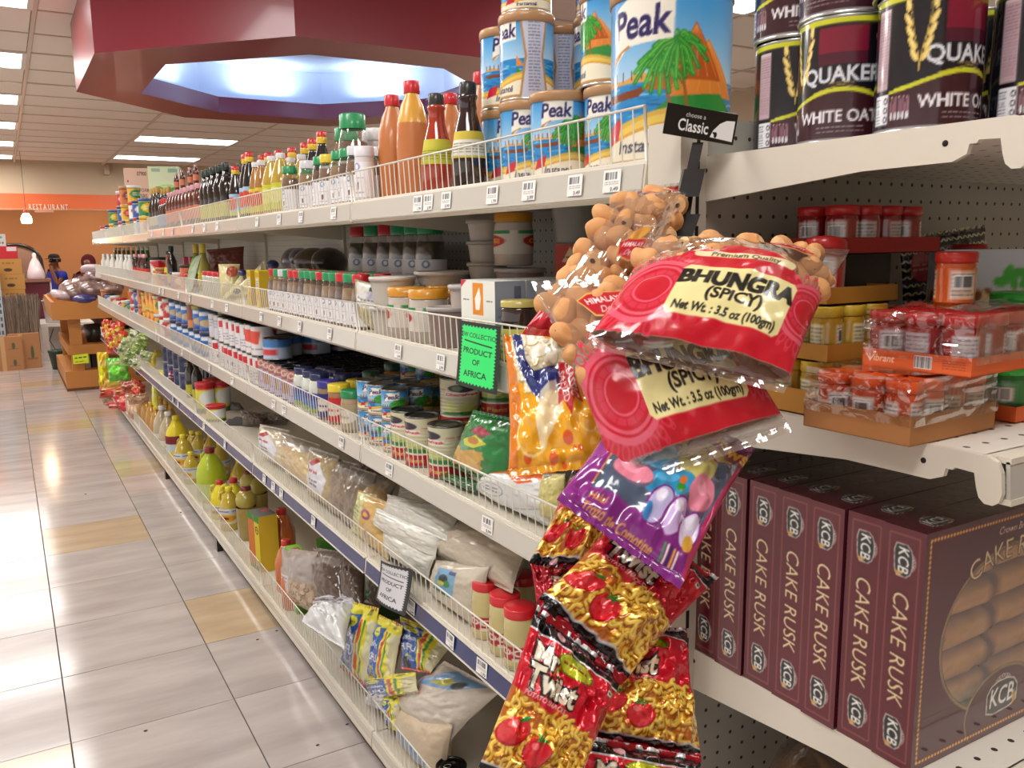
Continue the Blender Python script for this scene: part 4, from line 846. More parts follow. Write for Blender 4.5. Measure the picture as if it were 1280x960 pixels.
# ---------------------------------------------------------------- bags hanging on the strip
RED = '#c3142a'
def bhungra(W=270, H=250):
    c = Cv(W, H, '#d8b9a0', 0); cx = W / 2
    P = [(0, .10 * H)] + [(x * W, (.40 + .36 * max(0., math.sin(math.pi * min(1, max(0, (x - .01) / .98)))) ** .75) * H) for x in np.linspace(0, 1, 30)] + [(W, .10 * H)]
    c.poly(P, RED)
    for (mx, my, s) in ((.17 * W, .36 * H, 1.0), (.95 * W, .42 * H, .8)):
        for i in range(26):
            a = i / 26 * 2 * math.pi; r = 62 * s; x, y = mx + math.cos(a) * r, my + math.sin(a) * r
            c.ell(x, y, 11 * s, 6 * s, '#d4324c', a, ring=.45); c.ell(mx + math.cos(a) * r * 1.17, my + math.sin(a) * r * 1.17, 4 * s, 4 * s, '#d4324c', ring=.5)
        c.ell(mx, my, 54 * s, 54 * s, '#dd5a72'); c.ell(mx, my, 46 * s, 46 * s, RED); c.ell(mx, my, 43 * s, 43 * s, '#dd5a72', ring=.1); c.ell(mx, my, 34 * s, 34 * s, '#cf2f49'); c.ell(mx, my, 26 * s, 26 * s, RED); c.ell(mx, my, 24 * s, 24 * s, '#dd5a72', ring=.12)
        for i in range(14): a = i / 14 * 6.283; c.line([(mx + math.cos(a) * 24 * s, my + math.sin(a) * 24 * s), (mx + math.cos(a) * 34 * s, my + math.sin(a) * 34 * s)], 1.3, RED)
    c.poly([(0, 0), (W, 0), (W, .095 * H), (0, .095 * H)], '#e8c8c0', 1, 0)
    x0, x1, y0, y1 = .27 * W, .86 * W, .21 * H, .54 * H; q = 7
    c.poly([(x0 + q, y0), (x1 - q, y0), (x1, y0 + q), (x1, y1 - q), (x1 - q, y1), (x0 + q, y1), (x0, y1 - q), (x0, y0 + q)], '#e9dfa0')
    [c.text('BHUNGRA', (x0 + x1) / 2 + dx, y1 - 21 + dy, 35, '#141210', bold=.02, sx=.95) for dx in (-1.2, 0, 1.2) for dy in (-.8, .8)]; c.text('(SPICY)', (x0 + x1) / 2 + 3, y1 - 46, 25, '#141210', bold=.03); c.text('Net Wt. : 3.5 oz (100gm)', (x0 + x1) / 2, y0 + 12, 16, '#141210', bold=.03, sx=.86)
    c.rect(.30 * W, .63 * H, .78 * W, .68 * H, '#eadfaf'); c.ell(.30 * W, .655 * H, 5, 6, '#eadfaf'); c.ell(.78 * W, .655 * H, 5, 6, '#eadfaf'); c.text('Premium Quality', .54 * W, .655 * H, 13, '#3a2a1a', sx=1.05, bold=.015)
    return c
def logo(c, x, y, s=1.0):
    c.poly([(x - 52 * s, y + 12 * s), (x - 30 * s, y + 22 * s), (x + 34 * s, y + 22 * s), (x + 54 * s, y + 12 * s), (x + 36 * s, y - 18 * s), (x, y - 26 * s), (x - 36 * s, y - 18 * s)], '#e6b04a')
    c.poly([(x - 49 * s, y + 11 * s), (x - 29 * s, y + 19.5 * s), (x + 33 * s, y + 19.5 * s), (x + 51 * s, y + 11 * s), (x + 34 * s, y - 16 * s), (x, y - 23 * s), (x - 34 * s, y - 16 * s)], '#b8182a')
    c.text('HIMALAYAN', x, y + 7 * s, 15 * s, '#f1e3dc', bold=.03, sx=.92); c.text('Delight', x, y - 9 * s, 15 * s, '#f1e3dc', shear=.3); return c
def puff_mesh(seed):
    if seed > 1:
        b = B(); n, k = 16, 12; U, V = np.meshgrid(np.linspace(0, 2 * math.pi, n, endpoint=False), np.linspace(.01, math.pi - .01, k), indexing='ij'); N = noise2(n, k, 4, seed); N = N - N[0:1] * 0
        r = .0165 * np.sin(V) ** .6 + N * .0012 * np.sin(V); P = np.stack([r * np.cos(U), r * np.sin(U) * .85, -.0185 * np.cos(V) + .004 * np.cos(U) * np.sin(V)], 2); g = np.clip(.5 + N * .25, 0, 1)[..., None]
        b.grid(P, 'food', np.array(hx('#e2ae76')) * g + np.array(hx('#c98a52')) * (1 - g), cu=True); return b.mesh('puff')
    b = B(); n, k = 16, 8; U, V = np.meshgrid(np.linspace(0, 2 * math.pi, n, endpoint=False), np.linspace(-1, 1, k), indexing='ij'); N = noise2(n, k, 4, seed)
    R = .0165 * (1 - .3 * np.abs(V) ** 2) + N * .0013; P = np.stack([R * np.cos(U), R * np.sin(U) * .8, V * .0165 + .003 * np.cos(U)], 2)
    g = np.clip(.5 + N * .22, 0, 1)[..., None]; col = np.array(hx('#e2ae76')) * g + np.array(hx('#c98a52')) * (1 - g); b.grid(P, 'food', col, cu=True)
    P2 = P * np.array([.3, .3, 1]); b.grid(P2, 'food', col * .8, cu=True, flip=True)
    for e in (0, -1): Q = np.stack([P[:, e], P2[:, e]], 1); b.grid(Q, 'food', np.tile(np.array(hx('#e6bd8c')), (n, 2, 1)), cu=True, flip=(e == 0))
    return b.mesh('puff')
PUFF = [puff_mesh(s) for s in range(5)]
def rotm(a, b_, c_): return (a, b_, c_)
def snap(q, th, zd):
    xm = .768 + .32 * th
    if q[0] < xm: q = EYE + (q - EYE) * (xm / q[0])
    if q[0] > 1.13: q = EYE + (q - EYE) * (1.13 / q[0])
    if q[2] < zd + .004: q = q.copy(); q[2] = zd + .004
    return q
def hang(name, label, cat, px, D, w, h, th, cv, nu, nv, m, group=None, seed=1, wr=.003, back=None, puffs=None, seal=.05, bm=None, power=.5, pinch=.05, part='pouch', clamp=None):
    """a pouch hung with its four corners met by the given sight lines at real depths"""
    if np.ndim(D) == 0: D = [D] * 4
    cor = [dep(p[0], p[1], d) for p, d in zip(px, D)]
    if clamp is not None: cor = [snap(q, th, clamp) for q in cor]
    b = B(); pillow(b, w, h, th, cv, nu, nv, m, seed, wr, back, seal, pinch, power=power, bm=bm); c = warp(b, *cor, w, h)
    if clamp is not None:
        for v in b.V:
            X = v[:, 0] + c[0]; Xc = np.where(X < .775, .775 - .018 * (1 - np.exp(-(.775 - X) / .018)), X); v[:, 0] = np.minimum(Xc, XB - .004) - c[0]; v[:, 2] = np.maximum(v[:, 2] + c[2], clamp + .0015) - c[2]; v[:, 1] = np.maximum(v[:, 1] + c[1], .905) - c[1]
    t = thing(name, label, cat, c, group=group); obj(part, b, t)
    if puffs:
        f = frame4(*cor)
        n, (u0, u1), (v0, v1) = puffs; k = 0; tries = 0; pts = []
        while k < n and tries < 4000:
            tries += 1; u, v = random.uniform(u0, u1), random.uniform(v0, v1); y = random.choice((-.2, -.2, .15)) * th
            if any((u - a) ** 2 * w * w + (v - b_) ** 2 * h * h + (y - y2) ** 2 < .021 ** 2 for a, b_, y2 in pts): continue
            pr = max(0, 1 - (2 * u - 1) ** 2) ** .5 * max(0, 1 - abs(2 * v - 1) ** 2.2) ** .55
            if abs(y) + .015 > pr * th / 2: y *= .2
            if pr * th / 2 < .0155: continue
            pts.append((u, v, y)); k += 1
            p = f(np.array([[(u - .5) * w, y, (v - .5) * h]]), w, h)[0] - c
            o = obj('puff', PUFF[k % 5], t, p); o.scale = (.88,) * 3; o.rotation_euler = (random.uniform(0, 3), random.uniform(0, 3), random.uniform(0, 3))
    return t
bh = bhungra(); logo(bh, .72 * 270, .9 * 250, .95); bh2 = bhungra(); logo(bh2, .34 * 270, .80 * 250, .9); bk = Cv(60, 60, '#d8b9a0', 0); bk.rect(0, 6, 60, 36, '#a81524')
hang('puff_snack_bag', 'red and clear bag of spicy puffs, front upper one with a level yellow name panel', 'bag', [(812, 292), (1062, 312), (980, 492), (728, 432)], [.93, .93, .79, .79], .195, .2, .075, bh, 270, 250, 'clear_film', 'puff snack bags', 41, .0016, bk, (46, (.05, .95), (.6, .95)))
hang('puff_snack_bag', 'red and clear bag of spicy puffs hanging below, yellow name panel tilted upward', 'bag', [(664, 352), (880, 340), (990, 540), (776, 614)], [.90, .92, .83, .82], .19, .235, .07, bh2, 260, 250, 'clear_film', 'puff snack bags', 52, .0016, bk, (60, (.05, .93), (.5, .96)))
b3 = Cv(150, 200, '#d8b9a0', 0); b3.rect(0, 0, 150, 34, RED); b3.poly([(0, 34), (150, 34), (150, 60), (0, 38)], RED); b3.poly([(60, 176), (150, 180), (150, 196), (40, 196)], RED); logo(b3, 92, 92, .62); b3.scrib(70, 118, 110, 126, '#f1e3dc', 5)
b3.ell(88, 112, 16, 8, '#e0a040', .4)
hang('puff_snack_bag', 'clear bag of puffs seen side on, topmost on the hanging strip', 'bag', [(772, 240), (872, 224), (778, 428), (652, 418)], [1.0, 1.02, .93, .9], .12, .21, .075, b3, 150, 200, 'clear_film', 'puff snack bags', 63, .002, bk, (60, (.06, .94), (.15, .92)))
# chips
c = Cv(190, 190, '#e9a51c')
c.poly([(0, 0), (190, 0), (190, 110), (120, 100), (70, 108), (0, 120)], '#eaa818'); c.rect(0, 112, 190, 190, '#cfc6a0')
for i in range(60):
    x, y = random.uniform(24, 150), random.uniform(110, 184); a = random.uniform(0, 3); rx, ry = random.uniform(10, 20), random.uniform(7, 13); c.ell(x + 1, y - 2, rx, ry, '#a99c6a', a); c.ell(x, y, rx, ry, random.choice(('#e9e4c6', '#ded6ae', '#f1edd8', '#d6cda0')), a); c.ell(x - 3, y + 3, rx * .5, ry * .4, '#f7f4e6', a)
c.poly([(16, 190), (34, 190), (40, 140), (70, 100), (64, 84), (48, 92), (26, 130)], '#1e2f74'); c.poly([(40, 116), (70, 96), (110, 92), (120, 128), (96, 120), (70, 112)], '#1e2f74'); c.poly([(34, 120), (90, 130), (118, 112), (112, 96), (60, 92)], '#24357c'); c.poly([(0, 0), (14, 0), (24, 90), (14, 190), (0, 190)], '#d97a14')
c.poly([(52, 20), (96, 70), (90, 108), (60, 96), (48, 60)], '#f3ead0', .85)
for x, y, r, k in ((96, 34, 8, 0), (70, 14, 7, 0), (30, 18, 6, 0), (112, 20, 4, 0), (104, 22, 3, 0), (84, 6, 4, 0), (40, 44, 26, 1), (132, 50, 14, 1), (150, 24, 10, 1)): c.ell(x, y, r, r, '#d9581c' if not k else '#f4d98a', ring=0 if not k else .12)
P = [(98, 132), (128, 128), (124, 108), (130, 74), (118, 80), (108, 58), (98, 80), (88, 78), (96, 108)]; c.poly(P, '#c9202c'); c.text('CLASSIC', 117, 106, 17, '#f6f0ea', rot=-1.48, bold=.03, sx=.8); c.text('SALTED', 103, 97, 15, '#f6f0ea', rot=-1.48, bold=.02, sx=.85)
ch = c; cb = Cv(10, 10, '#d9901c')
hang('potato_chip_bag', 'yellow bag of potato chips with a red classic salted ribbon', 'bag', [(630, 420), (752, 408), (798, 580), (636, 596)], [1.0, .99, .9, .92], .17, .185, .05, ch, 190, 190, 'filmprint', None, 71, .005, cb)
# marshmallows
c = Cv(190, 200, '#4a5a72')
for x, y, w_, h_, a, q in ((36, 120, 26, 44, .1, '#e88aa4'), (78, 104, 30, 24, .2, '#5aa8d6'), (88, 148, 34, 22, -.2, '#e6809c'), (128, 128, 30, 40, .3, '#d8cf7a'), (150, 168, 26, 30, .2, '#e2d98c'), (110, 80, 34, 22, .5, '#2f96cc'), (156, 96, 20, 26, -.5, '#e88aa4'), (60, 70, 28, 16, 0, '#e4869f'), (140, 180, 20, 18, 0, '#6ab0d2'), (40, 172, 30, 20, .3, '#7a8aa0')):
    c.ell(x + 2, y - 3, w_, h_ * .8, '#6a5f78', a); c.ell(x, y, w_, h_ * .8, q, a); c.ell(x - w_ * .2, y + h_ * .2, w_ * .5, h_ * .3, tuple(min(1, v + .12) for v in hx(q)), a)
c.rect(0, 0, 190, 34, '#7a1c7c'); c.poly([(0, 0), (0, 200), (16, 200), (22, 120), (26, 34), (26, 0)], '#8a2488'); c.poly([(190, 0), (190, 200), (182, 200), (178, 34)], '#b02a5a'); c.line([(24, 40), (20, 130), (16, 196)], 2, '#d9a43a'); c.line([(30, 34), (110, 34)], 3, '#8a2488')
for x, q in ((112, '#b9b4e0'), (140, '#cdb2e6'), (166, '#dccff0')): c.ell(x, 52, 17, 24, '#7a1c7c'); c.ell(x, 53, 14, 21, q); c.ell(x - 3, 62, 7, 8, '#e6e2f6')
c.ell(104, 40, 6, 10, '#3a84c8', .4); c.ell(172, 40, 8, 10, '#e0a83a'); 
for i in range(5): c.line([(150 + i * 5, 10), (146 + i * 5, 26)], 3, ('#3a8a4a', '#e6e2da', '#2a2a5a', '#e0a83a', '#e6e2da')[i])
c.ell(126, 82, 6, 6, '#3a9a3a'); c.ell(124, 92, 5, 5, '#d9702a')
c.text('Halal', 30, 27, 12, '#d9a43a', al='l', bold=.02); c.text('Trozo de Comotine', 30, 13, 13, '#d9a43a', al='l', bold=.02); c.rect(90, 158, 190, 196, '#6a1c5c', .7); c.text('mallows', 142, 176, 30, '#e6c23a', bold=.03, out='#a8201c', ow=.05)
c.scrib(60, 126, 100, 132, '#3a3044', 4); mm = c
hang('marshmallow_bag', 'purple-edged bag of pink, blue and yellow marshmallows', 'bag', [(792, 482), (944, 560), (850, 736), (696, 624)], [.91, .91, .775, .80], .135, .17, .045, mm, 190, 200, 'filmprint', None, 81, .004, Cv(10, 10, '#7a1c7c'))
# twisted potato snacks
def twist(W=190, H=250, sd=3):
    rs = random.Random(sd); c = Cv(W, H, '#c8142a'); c.poly([(0, 0), (W, 0), (W, 112), (W * .7, 124), (W * .4, 118), (0, 132)], '#b8651c')
    for i in range(150):
        x, y = rs.uniform(0, W), rs.uniform(22, 120); a = rs.uniform(0, 6.28); L = rs.uniform(9, 15); pts = []
        for t in np.linspace(-1, 1, 7): u, v = t * L, math.sin(t * 3.1) * 4.5; pts.append((x + u * math.cos(a) - v * math.sin(a), y + u * math.sin(a) + v * math.cos(a)))
        c.line([(p[0] + 1.5, p[1] - 2.5) for p in pts], 7, '#8a4a14', .7); c.line(pts, 6, rs.choice(('#e6b82e', '#f0c840', '#d9a024', '#eebf3a'))); c.line([(p[0] - 1, p[1] + 1) for p in pts], 1.8, '#fbe68a')
    c.ell(30, 74, 30, 20, '#a8121e', .5); c.ell(30, 76, 28, 18, '#d42a34', .5); c.ell(24, 84, 10, 5, '#ea6a6a', .5)
    c.ell(82, 58, 24, 23, '#a8121e'); c.ell(82, 60, 22, 21, '#da2b38'); c.ell(75, 67, 7, 5, '#ee7a7a')
    for k in range(5): c.ell(82 + math.cos(k * 1.26) * 6, 80 + math.sin(k * 1.26) * 3, 7, 2, '#2f8a3a', k * 1.26)
    c.ell(42, 96, 10, 3.4, '#2f8a3a', .6)
    c.poly([(0, 0), (W, 0), (W, 20), (0, 20)], '#121014'); c.rect(0, 20, W, 23, '#c9c9cc'); c.rect(0, H - 8, W, H, '#c9c9cc'); c.rect(0, H - 30, W, H - 8, '#121014'); c.rect(0, H - 33, W, H - 30, '#d9d9dc')
    for y in (10, H - 19): c.ell(W * .3, y, 9, 7, '#e6b8c0'); c.text('@', W * .3, y, 7, '#c8142a') if 0 else None; c.scrib(W * .42, y - 4, W * .95, y + 4, '#a8505c', 6)
    c.text('Mr.', 44, 190, 44, '#e9e2cc', bold=.04, out='#15100e', ow=.07, sx=.85); c.text('Twist', 66, 157, 48, '#e9e2cc', bold=.04, out='#15100e', ow=.07, sx=.85); c.text('POTATO SNACKS', 62, 131, 10, '#f2d9d0', bold=.02)
    c.ell(98, 200, 38, 17, '#5a7a1c'); c.ell(98, 200, 35, 15, '#c3cc2e'); c.scrib(72, 196, 124, 204, '#8a1c1c', 6); c.rect(166, 196, 176, 206, '#f2f2f2'); c.ell(171, 201, 3, 3, '#2f8a3a')
    return c
tw = twist(); tw2 = twist(sd=8); tb_ = Cv(10, 10, '#9a1020')
G = 'twisted potato snack bags'
hang('twist_snack_bag', 'red foil bag of twisted potato snacks, lowest right, behind the others', 'bag', [(745, 776), (858, 786), (878, 952), (728, 925)], [.86, .87, .80, .79], .13, .17, .05, tw2, 140, 185, 'foil', G, 91, .006, tb_)
hang('twist_snack_bag', 'red foil snack bag with dark wrap, partly hidden under the marshmallow bag', 'bag', [(716, 588), (800, 604), (756, 716), (660, 706)], [.97, .98, .9, .9], .13, .15, .05, tw2, 100, 130, 'foil', G, 92, .007, tb_)
c = Cv(80, 80, '#a8142a'); c.text('\u09ae\u09bf\u0983', 50, 50, 26, '#e9dcc0', bold=.03, out='#1a0f0c'); c.scrib(20, 66, 70, 74, '#c98a3a', 5); c.text('Twist', 40, 24, 22, '#e9dcc0', bold=.03, out='#1a0f0c'); sm = c
hang('snack_sachet', 'small red snack packet at the left behind the twisted snack bags', 'bag', [(662, 700), (726, 712), (716, 775), (672, 772)], [.93, .93, .9, .9], .06, .08, .02, sm, 80, 80, 'foil', None, 93, .003, tb_)
hang('twist_snack_bag', 'red foil bag of twisted potato snacks, tilted, upper of the three large ones', 'bag', [(776, 640), (898, 722), (778, 856), (670, 752)], [.88, .88, .785, .79], .14, .19, .05, tw, 140, 185, 'foil', G, 94, .006, tb_)
hang('twist_snack_bag', 'red foil bag of twisted potato snacks with a green oval badge, lower left', 'bag', [(672, 756), (780, 846), (712, 1010), (594, 970)], [.74, .74, .69, .69], .13, .19, .05, tw, 140, 185, 'foil', G, 95, .006, tb_)
hang('twist_snack_bag', 'top edge of a red foil snack bag at the bottom of the picture', 'bag', [(728, 918), (876, 946), (880, 1120), (720, 1090)], [.78, .79, .74, .73], .13, .18, .04, tw2, 100, 130, 'foil', G, 96, .006, tb_)
b = B()
# ---------------------------------------------------------------- goods on the long run
def at(px, py, X, z): p = onX(px, py, X); return (X, float(p[1]), z)
def rowp(D, name, lab, cat, group, z, pxs, py, X, rot=None, sc=1, deep=0, ddx=.09, labs=None, jit=.004, ordw='%s from near end'):
    """a front row at the given sight lines on the line x = X, with further rows behind it"""
    out = []
    for i, px in enumerate(pxs):
        yy = py if np.ndim(py) == 0 else np.interp(px, [min(pxs), max(pxs)], py)
        q = at(px, yy, X, z); r = (rot if rot is not None else random.uniform(-.5, .5)); l = labs[i] if labs else (lab + (', ' + ordw % ORD[i] if len(pxs) > 1 else ''))
        if z == ZS['A'] and q[1] > 5.47: q = (q[0], q[1], z - .012)
        out.append(place(D, name, l, cat, (q[0] + random.uniform(-jit, jit), q[1], q[2]), r, group if len(pxs) > 1 else None, sc))
        for d in range(deep): place(D, name, lab + (', ' + ordw % ORD[i] if len(pxs) > 1 else '') + ', ' + ORD[d + 1] + ' row', cat, (q[0] + ddx * (d + 1), q[1] + random.uniform(-.003, .003), q[2]), r, group, sc)
    return out
A_, B_, C_, D_, E_ = (ZS[k] for k in 'ABCDE')
# ---- top shelf
ma = milk_art(); mb = milk_art(300, 140)
BIG = des('bigtin', rim_can(.088, .25, ma, 300, 140, '#c9c9c4', '#b98d62')); TIN = des('tin', rim_can(.0495, .15, mb, 190, 88, '#c9c9c4', '#b98d62')); STIN = des('stin', rim_can(.046, .082, milk_art(260, 100), 150, 48, '#c9c9c4', '#b98d62'))
fc = lambda x, y, t=0: math.atan2(y, x) + math.radians(t)
G = 'blue picture tins of milk powder'
place(BIG, 'milk_powder_tin', 'very large blue milk powder tin with a palm beach picture beside the end post', 'tin', (.878, 1.012, A_), fc(.878, 1.012, -20), G)
for x, y, lv, t, lb in ((.905, 1.195, 0, -22, 'blue milk powder tin beside the very large tin, lower'), (.905, 1.195, 1, -75, 'blue milk powder tin stacked upper beside the very large tin, huts showing'),
                        (.862, 1.275, 0, 6, 'blue milk powder tin standing alone in front with white price sticker'), (.858, 1.385, 0, 8, 'blue milk powder tin under the tin showing its grey facts panel'), (.858, 1.385, 1, 158, 'milk powder tin with its grey facts panel facing out, second in its stack'),
                        (.88, 1.492, 0, 20, 'blue milk powder tin next to the orange sauce bottle, lower'), (.88, 1.492, 1, 12, 'blue milk powder tin next to the orange sauce bottle, upper'), (.985, 1.33, 0, 140, 'milk powder tin in the back row, lower'), (.985, 1.33, 1, 150, 'milk powder tin in the back row with a black-lined facts panel'), (.96, 1.44, 1, 150, 'milk powder tin in the back row behind the facts-panel tin'), (.96, 1.44, 0, 150, 'lowest milk powder tin in the back row')):
    place(TIN, 'milk_powder_tin', lb, 'tin', (x, y, A_ + lv * .1505), fc(x, y, t), G)
place(STIN, 'milk_powder_tin', 'short blue milk powder tin on top of the stack of three', 'tin', (.858, 1.385, A_ + .301), fc(.858, 1.385, 8), G)
place(STIN, 'milk_powder_tin', 'short tin with grey panel on top in the back row', 'tin', (.985, 1.33, A_ + .301), fc(.9, 1.35, 150), G)
def sauce(key, c1, c2, lc, capc):
    lb = Cv(120, 50, lc); lb.rect(34, 4, 86, 34, '#d9d6cc' if c2 == '#1d0f10' else '#b9b92c'); lb.scrib(38, 8, 82, 30, '#6a6a3a', 4); lb.rect(18, 0, 34, 20, '#b03a2a')
    return bottle(key, [(.03, 0), (.0345, .006), (.034, .06), (.026, .11), (.0175, .142), (.0165, .166), (.019, .170), (.019, .176), (.014, .178)], c1, 'liquid', lb, (.058, .108), cap=(.0165, .176, .2, capc))
SR = sauce('tom', '#a8321a', '', '#c2bb3a', '#2a2422'); SD = sauce('dks', '#2a0d12', '#1d0f10', '#c9b53a', '#23201e')
rowp(SR, 'sauce_bottle', 'glass bottle of red chilli sauce with yellow label and black cap behind the wire front', 'bottle', None, A_, [543], 180, .785, 1.0)
rowp(SD, 'sauce_bottle', 'glass bottle of dark sauce with yellow and white label beside the red sauce', 'bottle', None, A_, [582], 175, .785, 1.0)
OBT = None
OB = bottle('orb', [(.034, 0), (.04, .008), (.0405, .12), (.037, .17), (.028, .205), (.0175, .225), (.0165, .24)], '#b9703c', 'plastic', None, cap=(.0185, .232, .258, '#c41c24'), sq=(1, .92))
OBT = bottle('orbt', [(.034, 0), (.04, .008), (.0405, .12), (.0375, .165), (.0372, .168), (.028, .205), (.0175, .225), (.0165, .24)], ['#b9703c'] * 5 + ['#d39a34'] * 5, 'plastic', None, cap=(.0185, .232, .258, '#c41c24'), sq=(1, .92))
for px, X, s_, lb in ((484, .85, 1, 'orange sauce bottle with red cap, left of the tallest one'), (516, .84, 1.03, 'tallest orange sauce bottle with red cap, yellow oil settled on top'), (603, .90, .98, 'orange sauce bottle with red cap behind the dark sauce bottle'), (563, .92, .93, 'orange sauce bottle mostly hidden between the two glass sauce bottles'), (500, .95, .95, 'orange sauce bottle in the back row behind the tall ones')):
    q = at(px, 170, X, A_); place(OBT if lb[0] == 't' else OB, 'orange_sauce_bottle', lb, 'bottle', q, random.uniform(0, 3), 'orange sauce bottles', s_)
    if lb[0] == 't': b = B(); b.lathe([(.0388, .164), (.0375, .172), (.0285, .205), (.0195, .222)], 28, 'liquid', '#d99a2c', sq=(1, .92)); o = obj('oil_layer', b, COL.objects[-1] if 0 else None, q, label='yellow oil layer', category='x') if 0 else None
sp_g = spice_art(0)
def spice(key, capc, cont, r=.026, h=.135, fill=.73): return jar(key, r, h, cont, .82, capc, sp_g, (.06, .5), 'paper', .6, .72, .15, 26, fill=fill, labdeg=250)
SPC = dict(g='#1c8a52', w='#c9c9cf', y='#d3bc2a', r='#c01e2c')
def rb(): return random.choice(('#7a5a42', '#8a6a4c', '#6a4a38', '#94765a', '#5a4234', '#a08a6a'))
def spset(s, pxs, py, X, z, where, h=1.0, deep=0):
    for i, (c, px) in enumerate(zip(s, pxs)):
        D = spice('sp' + c + str(i % 3), SPC[c], ('#7a5a42', '#93744e', '#5d4436')[i % 3])
        w_ = dict(g='green', w='white', y='yellow', r='red')[c]; y_ = np.interp(px, [pxs[0], pxs[-1]], py); q = at(px, y_, X, z)
        place(D, 'spice_jar', '%s-capped clear spice jar with white label, %s on %s' % (w_, ORD[i] + ' counting leftward', where) if pxs[0] > pxs[-1] else '%s-capped clear spice jar with white label, %s from the left on %s' % (w_, ORD[i], where), 'jar', q, random.uniform(-.3, .6), 'spice jars on ' + where, h)
        for d in range(deep): place(D, 'spice_jar', 'clear spice jar behind the %s jar of the front row on ' % ORD[i] + where, 'jar', (q[0] + .06 * (d + 1), q[1], z), random.uniform(-.3, .6), 'spice jars behind the front row on ' + where, h)
spset('gwgyggw', [364, 386, 403, 414, 426, 437, 446], [250, 225], .785, A_, 'the top shelf', 1.05, 1)
WJ = jar('wj', .024, .135, '#d9d3d6', 1.02, '#d6d6dc', spice_art(0), (.1, .72), 'plastic', .8, .95, .17, 26, bm='plastic'); rowp(WJ, 'spice_tub', 'white spice tub with printed label beside the orange sauce bottles', 'jar', None, A_, [455], 220, .78, .3)
BSJ = spice('bigsp', SPC['g'], '#6a4a34', .043, .245, .7); 
for i, (px, X) in enumerate(((440, .84), (425, .90))): place(BSJ, 'large_spice_jar', ('large green-capped spice jar rising above the small jars' if i == 0 else 'large green-capped spice jar behind the first large one'), 'jar', at(px, 180, X, A_), 0, 'large spice jars')
WC = jar('wcap', .036, .22, '#d6d0d2', 1.0, '#e0e0e4', None, bm='plastic', shoulder=.8, neck=.9, caph=.14); rowp(WC, 'white_canister', 'tall white canister behind the orange sauce bottles', 'canister', None, A_, [468], 180, .93, 0)
def rowsauce(key, body, labc, lab2, h=.2, r=.026, cap2=True, m='liquid'):
    lb = Cv(80, 40, labc); lb.ell(40, 22, 14, 12, lab2); lb.rect(0, 0, 80, 7, '#c9c43a')
    def ex():
        b = B(); z = h * .93; b.lathe([(.0145, z), (.0145, h - .002), (.012, h), (.0005, h)], 16, 'plastic', '#c8201c'); return [('cap_top', b.mesh('cap_top'), -1)]
    return bottle(key, [(r * .95, 0), (r, .006), (r, h * .5), (r * .8, h * .66), (r * .45, h * .82), (r * .42, h * .87)], body, m, lb, (h * .08, h * .48), cap=(.0148, h * .85, h * .935, '#d9b52a' if cap2 else '#d6d6da'), extra=ex if cap2 else None)
VO = rowsauce('vo', '#1a1210', '#9fc0d6', '#c8402c', .235, .028); VS = rowsauce('vs', '#1c1310', '#9fc0d6', '#c8402c', .2, .028); YO = rowsauce('yo', '#b99a3c', '#c6c63a', '#e0d87a', .205, .034, False); YP = rowsauce('yp', '#a8763a', '#d6c23a', '#c8402c', .2, .027, False)
rowp(YO, 'vinegar_bottle', 'yellow vinegar bottle with white cap behind wire front', 'bottle', 'yellow vinegar bottles', A_, [341, 352], 240, .79, .4, deep=1, ddx=.07)
rowp(YP, 'vinegar_bottle', 'slim amber vinegar bottle with a white cap', 'bottle', 'amber vinegar bottles', A_, [322, 329], 240, .785, .4, deep=1, ddx=.06)
rowp(VS, 'sauce_bottle', 'short dark soy sauce bottle with red and yellow cap', 'bottle', 'short soy sauce bottles', A_, [296], 250, .785, .4, deep=1, ddx=.07)
rowp(VO, 'sauce_bottle', 'dark soy bottle with red-yellow cap and blue label', 'bottle', 'tall soy sauce bottles', A_, [308, 315], 235, .80, .4, deep=2, ddx=.065)
for X, pxs in ((.87, [348, 358, 376, 384, 404, 412]), (.95, [352, 381, 409])): rowp(VO if X < .9 else YO, 'sauce_bottle', 'sauce bottle showing only its cap above the spice jars' if X < .9 else 'pale bottle far back behind the spice jars', 'bottle', 'sauce bottles behind the spice jars' + str(X), A_, pxs, 215, X, .4)
BB = bottle('blackb', [(.026, 0), (.028, .005), (.028, .14), (.02, .165), (.0125, .18), (.0125, .2)], '#1a100c', 'liquid', Cv(40, 30, '#b9b23a'), (.02, .075), cap=(.0145, .198, .228, '#16241f'))
rowp(BB, 'dark_bottle', 'tall black bottle with dark cap, top shelf', 'bottle', 'tall black bottles', A_, [284, 276, 269, 263, 258], [250, 262], .785, .4, deep=2, ddx=.062)
PB = bottle('pinkb', [(.026, 0), (.028, .004), (.026, .05), (.029, .1), (.024, .14), (.014, .16), (.014, .165)], '#5a2418', 'liquid', Cv(40, 30, '#c9765a'), (.03, .09), cap=(.0155, .162, .185, '#c9909a'))
rowp(PB, 'malt_bottle', 'brown drink bottle with pinkish cap, top shelf', 'bottle', 'brown drink bottles', A_, [251, 245, 240, 235, 230, 226, 222, 218, 214], [262, 275], .785, .4, deep=2, ddx=.062)
for px, X in ((246, .85), (238, .85), (230, .85), (222, .85)): rowp(PB, 'malt_bottle', 'brown drink bottle in the upper layer, ' + ORD[(246 - px) // 8] + ' from the near end', 'bottle', 'brown drink bottles, upper layer', A_ + .186, [px], 240, X - .065, .3, sc=.45)
SL = bottle('slim', [(.024, 0), (.026, .004), (.026, .13), (.015, .17), (.011, .19), (.011, .22)], '#241a14', 'liquid', Cv(40, 30, '#c9b88a'), (.03, .08), cap=(.0125, .21, .245, '#b08a3a'))
